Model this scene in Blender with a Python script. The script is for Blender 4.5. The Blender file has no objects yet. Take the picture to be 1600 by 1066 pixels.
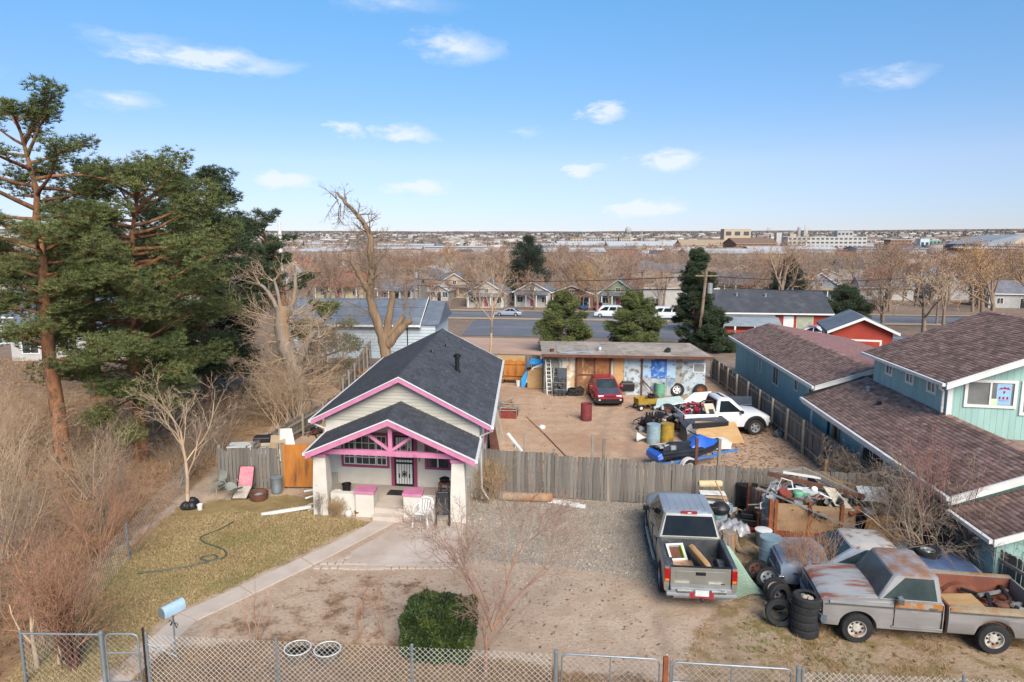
import bpy, math, random
import numpy as np
from mathutils import Vector, Matrix
S=bpy.context.scene; C=S.collection
R=math.radians; PI=math.pi
# ---------------------------------------------------------------- camera, sky, sun, exposure
cam=bpy.data.objects.new('camera',bpy.data.cameras.new('camera')); C.objects.link(cam)
cam.data.lens=24.0; cam.data.sensor_width=36.0; cam.data.clip_start=0.3; cam.data.clip_end=30000
cam.location=(0,0,9.6); cam.rotation_euler=(R(90)-math.atan(159/1067),0,0); S.camera=cam
SUN_AZ=R(163); SUN_EL=R(38)
W=bpy.data.worlds.new('World'); S.world=W; W.use_nodes=True
def build_world():
    nt=W.node_tree; N=nt.nodes; Lk=nt.links
    for n in list(N): N.remove(n)
    def nd(t,**k):
        n=N.new(t)
        for a,b in k.items(): setattr(n,a,b)
        return n
    def mth(op,a,b=None,c=None,clamp=False):
        n=nd('ShaderNodeMath',operation=op,use_clamp=clamp)
        for i,v in enumerate((a,b,c)):
            if v is None: continue
            if isinstance(v,(int,float)): n.inputs[i].default_value=v
            else: Lk.new(v,n.inputs[i])
        return n.outputs[0]
    out=nd('ShaderNodeOutputWorld'); bg=nd('ShaderNodeBackground'); bg.inputs[1].default_value=0.098
    sky=nd('ShaderNodeTexSky',sky_type='NISHITA',sun_disc=False,sun_elevation=SUN_EL,sun_rotation=SUN_AZ,altitude=1600,air_density=0.8,dust_density=0.35,ozone_density=3.0)
    hs=nd('ShaderNodeHueSaturation'); hs.inputs['Saturation'].default_value=0.98; hs.inputs['Hue'].default_value=0.499; hs.inputs['Value'].default_value=1.0
    tc=nd('ShaderNodeTexCoord'); sp=nd('ShaderNodeSeparateXYZ'); Lk.new(tc.outputs['Generated'],sp.inputs[0])
    # elevation tint multiplied into the sky colour, dimmest at the horizon, same all round
    cr=nd('ShaderNodeValToRGB'); E=cr.color_ramp.elements; E[0].position=0.0; E[0].color=(.48,.43,.49,1); E[1].position=1.0; E[1].color=(.74,.98,1.0,1)
    for p_,c_ in ((.04,(.51,.46,.51,1)),(.2,(.78,.68,.65,1)),(.34,(.70,.78,.79,1)),(.6,(.66,1.0,1.03,1))): q=E.new(p_); q.color=c_
    Lk.new(mth('MULTIPLY',mth('ARCSINE',sp.outputs[2]),1/R(30),clamp=True),cr.inputs[0])
    ml=nd('ShaderNodeMix',data_type='RGBA',blend_type='MULTIPLY'); ml.inputs[0].default_value=1.0; Lk.new(sky.outputs[0],ml.inputs[6]); Lk.new(cr.outputs[0],ml.inputs[7]); Lk.new(ml.outputs[2],hs.inputs['Color'])
    az=mth('ARCTAN2',sp.outputs[0],sp.outputs[1]); el=mth('ARCSINE',sp.outputs[2])
    cb=nd('ShaderNodeCombineXYZ'); Lk.new(az,cb.inputs[0]); Lk.new(mth('MULTIPLY',el,2.6),cb.inputs[1])
    nz=nd('ShaderNodeTexNoise'); nz.inputs['Scale'].default_value=26; nz.inputs['Detail'].default_value=7; nz.inputs['Roughness'].default_value=0.62; Lk.new(cb.outputs[0],nz.inputs['Vector'])
    n2=nd('ShaderNodeTexNoise'); n2.inputs['Scale'].default_value=7; n2.inputs['Detail'].default_value=4; Lk.new(cb.outputs[0],n2.inputs['Vector'])
    # cumulus wisps: azimuth, elevation, half widths in degrees, density
    CL=[(-23.2,12.9,7.2,1.0,1.0),(-29,9.6,3.2,.8,.55),(-4.4,14.8,4.0,1.5,.75),(-8.8,8.3,2.8,.8,1.0),(-13.2,8.5,1.8,.65,.9),(7.3,10,2.2,1.0,1.3),
        (5.9,5.7,2.0,.6,1.6),(12.4,6.3,3.6,.95,1.4),(-18.2,4.6,2.5,.8,1.7),(-7.6,4.3,3.2,.8,1.8),(11,2.4,3.8,.8,1.8),(28.5,11.2,3.2,.9,.5),(-28,13.6,4,.8,.4),(1,8.6,1.6,.45,.35),
        (-41,11,6,1.2,.5),(48,8,7,1.3,.6),(-58,7,6,1.2,.6),(40,4,4,.8,.6),(75,10,9,2,.7),(-80,12,9,2,.7),(120,14,12,3,.7),(-130,9,12,2.5,.7),(172,12,12,2.5,.7),(-9,17.8,6,1.1,.35),(20,21,8,1.4,.5),(-22,24,9,1.5,.5)]
    # ragged edges: the cloud outlines are pushed about by two noises
    n3=nd('ShaderNodeTexNoise'); n3.inputs['Scale'].default_value=13; n3.inputs['Detail'].default_value=6; n3.inputs['Roughness'].default_value=.65; Lk.new(cb.outputs[0],n3.inputs['Vector'])
    s3=nd('ShaderNodeSeparateColor'); Lk.new(n3.outputs['Color'],s3.inputs[0])
    az0,el0=az,el
    az=mth('ADD',az0,mth('MULTIPLY',mth('SUBTRACT',s3.outputs[0],.5),.13)); el=mth('ADD',el0,mth('MULTIPLY',mth('SUBTRACT',s3.outputs[1],.5),.040))
    acc=None
    for a,e,wa,we,dn in CL:
        dx=mth('MULTIPLY',mth('SUBTRACT',az,R(a)),1/R(wa)); dy=mth('MULTIPLY',mth('SUBTRACT',el,R(e)),1/R(we))
        d=mth('SQRT',mth('ADD',mth('MULTIPLY',dx,dx),mth('MULTIPLY',dy,dy)))
        w=mth('MULTIPLY',mth('SUBTRACT',1.0,d,clamp=True),dn)
        acc=w if acc is None else mth('MAXIMUM',acc,w)
    dens=mth('MULTIPLY',acc,mth('MULTIPLY',mth('SUBTRACT',mth('ADD',nz.outputs[0],mth('MULTIPLY',n2.outputs[0],.4)),.42),4.6),clamp=True)
    dens=mth('MULTIPLY',mth('POWER',dens,1.1),.8,clamp=True)
    mx=nd('ShaderNodeMix',data_type='RGBA'); Lk.new(dens,mx.inputs[0]); Lk.new(hs.outputs[0],mx.inputs[6]); mx.inputs[7].default_value=(4.3,4.6,5.1,1)
    Lk.new(mx.outputs[2],bg.inputs[0]); Lk.new(bg.outputs[0],out.inputs[0])
build_world()
sun=bpy.data.objects.new('sun',bpy.data.lights.new('sun','SUN')); C.objects.link(sun)
sun.data.energy=2.85; sun.data.angle=R(38); sun.data.color=(1.0,0.91,0.80)
_sd=Vector((math.sin(SUN_AZ)*math.cos(SUN_EL),math.cos(SUN_AZ)*math.cos(SUN_EL),math.sin(SUN_EL)))
sun.rotation_euler=_sd.to_track_quat('Z','Y').to_euler(); sun.location=(20,-30,60)
vs=S.view_settings; S.display_settings.display_device='sRGB'; vs.view_transform='Standard'; vs.look='None'; vs.gamma=1; vs.use_curve_mapping=False; vs.exposure=1.1
try: S.cycles.max_bounces=6; S.cycles.diffuse_bounces=3; S.cycles.glossy_bounces=3; S.cycles.transparent_max_bounces=8
except Exception: pass
# ---------------------------------------------------------------- helpers
rnd=random.Random(7)
def U(a,b): return rnd.uniform(a,b)
def link(o,parent=None):
    C.objects.link(o)
    if parent is not None: o.parent=parent
    return o
def tag(o,label=None,cat=None,group=None,kind=None):
    for k,v in (('label',label),('category',cat),('group',group),('kind',kind)):
        if v: o[k]=v
    return o
def thing(name,label,cat,loc=(0,0,0),rz=0.0,group=None):
    o=bpy.data.objects.new(name,None); o.empty_display_size=.2; C.objects.link(o); o.location=loc; o.rotation_euler=(0,0,rz)
    return tag(o,label,cat,group)
def mesh_obj(name,me,parent=None,loc=None,rot=None):
    o=bpy.data.objects.new(name,me); C.objects.link(o)
    if parent is not None: o.parent=parent
    if loc is not None: o.location=loc
    if rot is not None: o.rotation_euler=rot
    return o
def copy_tree(o,parent=None):
    c=o.copy(); C.objects.link(c); c.parent=parent
    for ch in o.children: copy_tree(ch,c)
    return c
def place(o,loc,rz=0,label=None,group=None,sc=None):
    c=copy_tree(o); c.location=loc; c.rotation_euler=(0,0,rz)
    if sc: c.scale=(sc,)*3 if isinstance(sc,(int,float)) else sc
    if label: c['label']=label
    if group: c['group']=group
    return c
def T(x=0,y=0,z=0,rx=0,ry=0,rz=0): return Matrix.Translation((x,y,z))@Matrix.Rotation(rz,4,'Z')@Matrix.Rotation(ry,4,'Y')@Matrix.Rotation(rx,4,'X')
class MB:
    def __init__(s,f=None): s.v=[]; s.f=[]; s.m=[]; s.fn=f; s.X=None
    def add(s,vs,fs,m=0):
        n=len(s.v)
        if s.X is not None: vs=[tuple(s.X@Vector(p)) for p in vs]
        s.v.extend(vs)
        for f in fs: s.f.append([i+n for i in f]); s.m.append(m)
        return s
    def bx(s,x0,x1,y0,y1,z0,z1,m=0):
        return s.add([(x0,y0,z0),(x1,y0,z0),(x1,y1,z0),(x0,y1,z0),(x0,y0,z1),(x1,y0,z1),(x1,y1,z1),(x0,y1,z1)],
            [(3,2,1,0),(4,5,6,7),(0,1,5,4),(1,2,6,5),(2,3,7,6),(3,0,4,7)],m)
    def cb(s,cx,cy,cz,sx,sy,sz,m=0): return s.bx(cx-sx/2,cx+sx/2,cy-sy/2,cy+sy/2,cz-sz/2,cz+sz/2,m)
    def poly(s,pts,m=0): return s.add(list(pts),[tuple(range(len(pts)))],m)
    def beam(s,a,b,w,h,m=0,up=(0,0,1)):
        a=Vector(a); b=Vector(b); d=(b-a).normalized(); u=Vector(up)
        if abs(d.dot(u))>.98: u=Vector((0,1,0))
        r=d.cross(u).normalized(); q=r.cross(d)
        vs=[]
        for p in (a,b):
            for i,j in ((-1,-1),(1,-1),(1,1),(-1,1)): vs.append(tuple(p+r*(i*w/2)+q*(j*h/2)))
        return s.add(vs,[(0,1,2,3),(7,6,5,4),(0,4,5,1),(1,5,6,2),(2,6,7,3),(3,7,4,0)],m)
    def loft(s,rings,m=0,closed=True,cap=True):
        n=len(rings[0]); vs=[p for r in rings for p in r]; fs=[]
        for k in range(len(rings)-1):
            for i in range(n if closed else n-1):
                j=(i+1)%n; fs.append((k*n+i,k*n+j,(k+1)*n+j,(k+1)*n+i))
        if cap: fs.append(tuple(reversed(range(n)))); fs.append(tuple((len(rings)-1)*n+i for i in range(n)))
        return s.add(vs,fs,m)
    def tube(s,path,r,n=6,m=0,cap=True,closed=False):
        P=[Vector(p) for p in path]; rr=r if isinstance(r,(list,tuple)) else [r]*len(P)
        rings=[]; u=None
        for i,p in enumerate(P):
            if closed: d=P[(i+1)%len(P)]-P[i-1]
            else: d=P[min(i+1,len(P)-1)]-P[max(i-1,0)]
            if d.length<1e-9: d=Vector((0,0,1))
            d.normalize()
            if u is None: u=d.cross(Vector((0,0,1)) if abs(d.z)<.9 else Vector((1,0,0))).normalized()
            else:
                u=(u-d*u.dot(d)); u=u.normalized() if u.length>1e-6 else d.orthogonal().normalized()
            w=d.cross(u)
            rings.append([tuple(p+u*(rr[i]*math.cos(2*PI*k/n))+w*(rr[i]*math.sin(2*PI*k/n))) for k in range(n)])
        if closed: rings.append(rings[0]); cap=False
        return s.loft(rings,m,True,cap)
    def lathe(s,prof,n=16,c=(0,0,0),ax='z',m=0,cap=True):
        rings=[]
        for r,h in prof:
            g=[]
            for k in range(n):
                a=2*PI*k/n; x,y=r*math.cos(a),r*math.sin(a)
                g.append((c[0]+x,c[1]+y,c[2]+h) if ax=='z' else ((c[0]+x,c[1]-h,c[2]+y) if ax=='y' else (c[0]+h,c[1]+x,c[2]+y)))
            rings.append(g)
        return s.loft(rings,m,True,cap)
    def prism(s,pts,d,m=0):   # polygon pts (3D) extruded along vector d
        n=len(pts); q=[tuple(Vector(p)+Vector(d)) for p in pts]
        return s.add(list(pts)+q,[tuple(reversed(range(n))),tuple(range(n,2*n))]+[(i,(i+1)%n,n+(i+1)%n,n+i) for i in range(n)],m)
    def mesh(s,name,mats,smooth=None):
        v=[s.fn(*p) for p in s.v] if s.fn else s.v
        me=bpy.data.meshes.new(name); me.from_pydata(v,[],s.f)
        mats=mats if isinstance(mats,(list,tuple)) else [mats]
        for k in mats: me.materials.append(k)
        if len(mats)>1: me.polygons.foreach_set('material_index',s.m)
        me.update()
        if smooth is not None:
            me.polygons.foreach_set('use_smooth',[True]*len(me.polygons))
            try: me.set_sharp_from_angle(angle=R(smooth))
            except Exception: pass
        return me
    def build(s,name,mats,parent=None,smooth=None,loc=None,rot=None,bevel=None,label=None):
        o=mesh_obj(name,s.mesh(name,mats,smooth),parent,loc,rot)
        if bevel:
            b=o.modifiers.new('bevel','BEVEL'); b.width=bevel; b.segments=2; b.limit_method='ANGLE'; b.angle_limit=R(35)
        if label: o['label']=label
        return o
def npmesh(name,V,F,mat,smooth=False):
    """V (n,3) array, F (m,3|4) int array"""
    me=bpy.data.meshes.new(name); V=np.ascontiguousarray(V,dtype=np.float32); F=np.ascontiguousarray(F,dtype=np.int32)
    me.vertices.add(len(V)); me.vertices.foreach_set('co',V.ravel()); k=F.shape[1]
    me.loops.add(F.size); me.loops.foreach_set('vertex_index',F.ravel()); me.polygons.add(len(F))
    me.polygons.foreach_set('loop_start',np.arange(0,F.size,k,dtype=np.int32))
    try: me.polygons.foreach_set('loop_total',np.full(len(F),k,dtype=np.int32))
    except Exception: pass
    if smooth: me.polygons.foreach_set('use_smooth',np.ones(len(F),dtype=bool))
    for q in (mat if isinstance(mat,(list,tuple)) else [mat]): me.materials.append(q)
    me.update(calc_edges=True); me.validate(); return me
# ---------------------------------------------------------------- materials
def srgb(h):
    h=h.lstrip('#'); c=[int(h[i:i+2],16)/255 for i in (0,2,4)]
    return tuple((x/12.92 if x<=.04045 else ((x+.055)/1.055)**2.4) for x in c)
MATS={}
def M(name,c1,c2=None,scale=3.0,rough=.8,metal=0.0,island=0.0,bump=0.0,bscale=None,det=5,stretch=None,c3=None,c3s=1.2,c3t=(.55,.68),spec=.5,emit=None,coat=0,backf=False,thr=(.35,.65),coord='Object'):
    """noise blend of c1,c2 (+ patches of c3), per-piece brightness change, fine bump"""
    if name in MATS: return MATS[name]
    m=bpy.data.materials.new(name); m.use_nodes=True; nt=m.node_tree; N=nt.nodes; Lk=nt.links
    b=N['Principled BSDF']; b.inputs['Roughness'].default_value=rough; b.inputs['Metallic'].default_value=metal
    try: b.inputs['Specular IOR Level'].default_value=spec; b.inputs['Coat Weight'].default_value=coat
    except Exception: pass
    tc=N.new('ShaderNodeTexCoord'); vec=tc.outputs[coord]
    if stretch:
        mp=N.new('ShaderNodeMapping'); mp.inputs['Scale'].default_value=stretch; Lk.new(vec,mp.inputs[0]); vec=mp.outputs[0]
    col=None
    def noise(sc,d=det):
        n=N.new('ShaderNodeTexNoise'); n.inputs['Scale'].default_value=sc; n.inputs['Detail'].default_value=d; n.inputs['Roughness'].default_value=.6; Lk.new(vec,n.inputs['Vector']); return n.outputs[0]
    def ramp(v,a,bb):
        n=N.new('ShaderNodeMapRange'); n.inputs[1].default_value=a; n.inputs[2].default_value=bb; Lk.new(v,n.inputs[0]); return n.outputs[0]
    def mix(f,a,bb):
        n=N.new('ShaderNodeMix'); n.data_type='RGBA'; Lk.new(f,n.inputs[0])
        for i,q in ((6,a),(7,bb)):
            if isinstance(q,tuple): n.inputs[i].default_value=(*q[:3],1)
            else: Lk.new(q,n.inputs[i])
        return n.outputs[2]
    if c2 is None: c2=tuple(min(1,x*1.12) for x in c1)
    col=mix(ramp(noise(scale),*thr),tuple(c1),tuple(c2))
    if c3 is not None: col=mix(ramp(noise(c3s,7),*c3t),col,tuple(c3))
    if island:
        g=N.new('ShaderNodeNewGeometry'); oi=N.new('ShaderNodeObjectInfo')
        ad=N.new('ShaderNodeMath'); ad.operation='ADD'; Lk.new(g.outputs['Random Per Island'],ad.inputs[0]); Lk.new(oi.outputs['Random'],ad.inputs[1])
        fr=N.new('ShaderNodeMath'); fr.operation='FRACT'; Lk.new(ad.outputs[0],fr.inputs[0])
        mr=N.new('ShaderNodeMapRange'); mr.inputs[3].default_value=1-island; mr.inputs[4].default_value=1+island; Lk.new(fr.outputs[0],mr.inputs[0])
        hv=N.new('ShaderNodeHueSaturation'); Lk.new(col,hv.inputs['Color']); Lk.new(mr.outputs[0],hv.inputs['Value']); col=hv.outputs[0]
    Lk.new(col,b.inputs['Base Color'])
    if bump:
        bp=N.new('ShaderNodeBump'); bp.inputs['Strength'].default_value=bump; bp.inputs['Distance'].default_value=.02; Lk.new(noise(bscale or scale*6,6),bp.inputs['Height']); Lk.new(bp.outputs[0],b.inputs['Normal'])
    MATS[name]=m; return m
c=srgb
TX=dict(
 stucco=M('stucco_cream',c('#cfcabf'),c('#c3bdb0'),1.2,.9,bump=.3,bscale=60,c3=c('#a79f8a'),c3s=.9,c3t=(.6,.85)),
 siding=M('siding_cream',c('#b5b1a4'),c('#a9a597'),2,.8,c3=c('#a8a08c'),c3s=1.6,c3t=(.62,.8),stretch=(1,1,6),island=.03),
 pink=M('pink_trim',c('#c47f9e'),c('#b8708f'),3,.6,c3=c('#9c5a76'),c3s=2,c3t=(.6,.8)),
 pinkdark=M('rose_frame',c('#9a4468'),c('#8a3a58'),3,.6),
 white=M('white_paint',c('#d8d8d4'),c('#cbcac5'),2,.55,c3=c('#b5b0a5'),c3s=1.5,c3t=(.62,.85)),
 shingle=M('charcoal_shingle',c('#3d4046'),c('#4a4d54'),1.5,.95,island=.22,bump=.25,bscale=90,c3=c('#55575c'),c3s=3,c3t=(.55,.8)),
 brownsh=M('brown_shingle',c('#97776a'),c('#7c6155'),1.5,.95,island=.34,bump=.25,bscale=90,c3=c('#a58b7f'),c3s=4,c3t=(.5,.75)),
 redsh=M('faded_red_shingle',c('#8d6460'),c('#80605c'),2,.95,island=.1),
 underlay=M('roof_underlay',c('#2b2a2a'),None,2,.95),
 teal=M('teal_siding',c('#92b0ae'),c('#88a8a7'),1.5,.75,island=.05,stretch=(2,2,.4),c3=c('#9bb9b4'),c3s=1.3,c3t=(.5,.8)),
 concrete=M('concrete',c('#bdb0a3'),c('#b0a295'),1.4,.95,bump=.3,bscale=45,c3=c('#c2b6a9'),c3s=.9,c3t=(.5,.75)),
 slab=M('patio_concrete',c('#b7a89b'),c('#ab9a8b'),.9,.95,bump=.3,bscale=45,c3=c('#c4b9ae'),c3s=.5,c3t=(.48,.7)),
 dark=M('dark_metal',c('#1b1b1d'),c('#26262a'),4,.5),
 black=M('black_plastic',c('#141416'),c('#1e1e20'),4,.45),
 rubber=M('tyre_rubber',c('#1d1d1e'),c('#2a2a2b'),6,.85,bump=.2),
 glass=M('dark_glass',(.008,.010,.012),(.014,.017,.019),2,.08,spec=.22),
 glassg=M('green_glass',(.02,.036,.038),(.05,.07,.07),1.2,.1,spec=.35),
 winglass=M('window_glass',(.035,.045,.05),(.08,.085,.085),.9,.08,spec=.7),
 winpale=M('curtained_glass',(.12,.13,.13),(.2,.2,.19),1.4,.1,spec=.6),
 weath=M('weathered_board',c('#66615b'),c('#7d766d'),1.5,.95,island=.26,stretch=(9,9,.9),bump=.4,bscale=9,c3=c('#55504a'),c3s=2.2,c3t=(.52,.75)),
 weath2=M('weathered_tan_board',c('#85796b'),c('#9a8c7a'),1.5,.95,island=.2,stretch=(9,9,.9),bump=.4,bscale=9),
 ply=M('plywood_orange',c('#b5762f'),c('#a5662a'),1.2,.75,stretch=(4,4,.7),c3=c('#6d4526'),c3s=.9,c3t=(.52,.72)),
 plyd=M('plywood_weathered',c('#9c8062'),c('#8a6d50'),1.5,.9,stretch=(.8,.8,4),c3=c('#6d5a48'),c3s=1.4,c3t=(.5,.72)),
 plyt=M('plywood_tan',c('#b5946a'),c('#a58459'),1.3,.85,stretch=(1,4,3)),
 rustb=M('rusty_steel',c('#7a4126'),c('#8f5030'),4,.9,c3=c('#4c2c20'),c3s=2,c3t=(.5,.7),bump=.3),
 rustd=M('dark_rust',c('#54362a'),c('#6b4635'),4,.9,bump=.3),
 redrust=M('red_primer_rust',c('#6e2f28'),c('#82392e'),3,.85,c3=c('#50302a'),c3s=2),
 galv=M('galvanised',c('#8f979b'),c('#7d868a'),5,.5,metal=.5),
 wire=M('chain_wire',c('#cfcec8'),c('#bbb9b2'),5,.6),
 chrome=M('chrome',c('#b9bdc0'),c('#9da2a6'),6,.22,metal=.9),
 alum=M('dull_aluminium',c('#a9acab'),c('#8f9392'),3,.5,metal=.5),
 tan=M('tan_board',c('#b59f82'),c('#a48d70'),2,.9),
 wood=M('raw_lumber',c('#a5845c'),c('#8d6f4d'),2,.9,island=.25,stretch=(6,6,1)),
 wgrey=M('grey_lumber',c('#7d7468'),c('#92887a'),2,.95,island=.25,stretch=(5,5,1)),
 blue=M('blue_plastic',c('#1f4f9c'),c('#2a5cae'),3,.4),
 tarp=M('blue_tarp',c('#2c8fd0'),c('#3aa0dc'),3,.45),
 bluegr=M('blue_grey_drum',c('#8ea5ae'),c('#7c939c'),3,.6,c3=c('#8b6a50'),c3s=2.2,c3t=(.58,.72)),
 yellow=M('yellow_drum',c('#a58a2e'),c('#8a6e28'),3,.6,c3=c('#6d4026'),c3s=2,c3t=(.5,.68)),
 green=M('green_paint',c('#6aa184'),c('#5c937a'),3,.6,c3=c('#7d5c3c'),c3s=2,c3t=(.55,.7)),
 red=M('red_paint',c('#a3222c'),c('#93202a'),3,.5),
 whitepl=M('white_plastic',c('#dcdcd8'),c('#cfcfcb'),3,.45),
 greypl=M('grey_plastic',c('#8c8f90'),c('#7b7e80'),3,.6),
 bark=M('grey_brown_bark',c('#7d6a58'),c('#8d7a66'),3,.95,bump=.5,bscale=14,c3=c('#5d4d40'),c3s=2.5,c3t=(.5,.7)),
 palebark=M('pale_dead_wood',c('#96887a'),c('#7b6f62'),2.2,.9,bump=.8,bscale=7,c3=c('#a9793f'),c3s=.8,c3t=(.56,.7),stretch=(3,3,.6)),
 pinebark=M('orange_pine_bark',c('#9a6a47'),c('#7f573d'),3,.95,bump=.8,bscale=7,c3=c('#54402f'),c3s=2.6,c3t=(.46,.62),stretch=(1.6,1.6,.7)),
 pinebarkd=M('brown_pine_bark',c('#6d5546'),c('#5b473a'),3,.95,bump=.6,bscale=10,c3=c('#83553a'),c3s=2,c3t=(.5,.7)),
 twig=M('bare_twig',c('#937865'),c('#a3866f'),2,.95,island=.25),
 twigr=M('reddish_twig',c('#8c6b57'),c('#9c7a64'),2,.95,island=.25),
 twigp=M('pale_twig',c('#bba386'),c('#a88f75'),2,.95,island=.2),
 farcrown=M('winter_crown',c('#86705f'),c('#93796a'),.15,.95,island=.3),
 farcrown2=M('winter_crown_red',c('#8f6b56'),c('#826452'),.15,.95,island=.3),
 needle=M('pine_needle',c('#4f5a30'),c('#616a3a'),.5,.8,island=.45,c3=c('#7b7c48'),c3s=.7,c3t=(.5,.68)),
 needled=M('dark_needle',c('#35432b'),c('#425033'),.5,.7,island=.35),
 boxleaf=M('clipped_leaf',c('#2b3a18'),c('#38491e'),1.2,.6,island=.4,c3=c('#55622a'),c3s=2,c3t=(.52,.7)),
 straw=M('dry_grass',c('#9a865f'),c('#ac966e'),.5,.95,island=.35,c3=c('#7f7a4c'),c3s=.35,c3t=(.5,.68)),
 weed=M('dead_weed',c('#8d6f50'),c('#a3855f'),.7,.95,island=.35),
 leaf=M('fallen_leaf',c('#8b6544'),c('#7a5a40'),.8,.95,island=.4),
 stone=M('gravel_stone',c('#9d9285'),c('#8b8176'),.8,.95,island=.4,c3=c('#b5a795'),c3s=1.2,c3t=(.5,.7)),
 asphalt=M('asphalt',c('#5d6068'),c('#666970'),.4,.95,c3=c('#74757a'),c3s=.1,c3t=(.5,.7)),
 brick=M('red_brick',c('#8d5c4a'),c('#7a4d3e'),3,.9,island=.25),
 blackgrill=M('iron_black',c('#18181a'),c('#202022'),3,.6),
)
# ---------------------------------------------------------------- ground
def inpoly(px,py,poly):
    ins=np.zeros(px.shape,bool); d=np.full(px.shape,1e9); n=len(poly)
    for i in range(n):
        x1,y1=poly[i]; x2,y2=poly[(i+1)%n]
        c_=((y1>py)!=(y2>py))&(px<(x2-x1)*(py-y1)/(y2-y1+1e-12)+x1); ins^=c_
        t=np.clip(((px-x1)*(x2-x1)+(py-y1)*(y2-y1))/((x2-x1)**2+(y2-y1)**2+1e-12),0,1)
        d=np.minimum(d,np.hypot(px-x1-t*(x2-x1),py-y1-t*(y2-y1)))
    return ins,d
def zone(px,py,poly,soft):
    i,d=inpoly(px,py,poly); return np.clip(.5+np.where(i,d,-d)/(2*soft),0,1)
Z_LAWN=[(-12.0,23.6),(-10.0,24.6),(-7.4,24.8),(-6.9,22.9),(-5.3,22.5),(-4.9,22.2),(-8.9,16.3),(-9.2,12.5),(-10.9,12.5),(-11.4,15.7),(-12.2,19.5)]
Z_GRAV=[(-1.6,24.7),(6.5,23.7),(6.6,18.2),(4.2,18.0),(1.5,19.0),(-.6,19.4),(-1.6,19.2),(-1.5,22)]
Z_LIT=[(-60,4),(-10.9,4),(-10.9,14),(-12.3,19.5),(-12.5,25),(-12,58),(-60,58)]
Z_FRONT=[(-9,14.6),(-6,15.3),(-3,15.0),(-1.5,15.0),(1.2,14.0),(6,13.4),(8,4),(-9,4)]
Z_RIGHT=[(6.4,24.4),(14,22),(14,4),(3.2,4),(3.2,12.6),(4.5,15.6),(6.1,17.6)]
Z_BACK=[(-1.2,25.1),(13.4,22.9),(14.3,47.5),(-8,47.5),(-12,44),(-12,26),(-8,25.6),(-8,39),(-.6,38)]
def fld(x,y):
    return (np.sin(x*.031+y*.017)+np.sin(x*.011-y*.023+1.3)+np.sin(x*.053+y*.041+2.1)*.5)
def gz(y): return -5*min(1,max(0,(y-50)/90))
def gzv(y): return -5*np.clip((y-50)/90,0,1)
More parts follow.
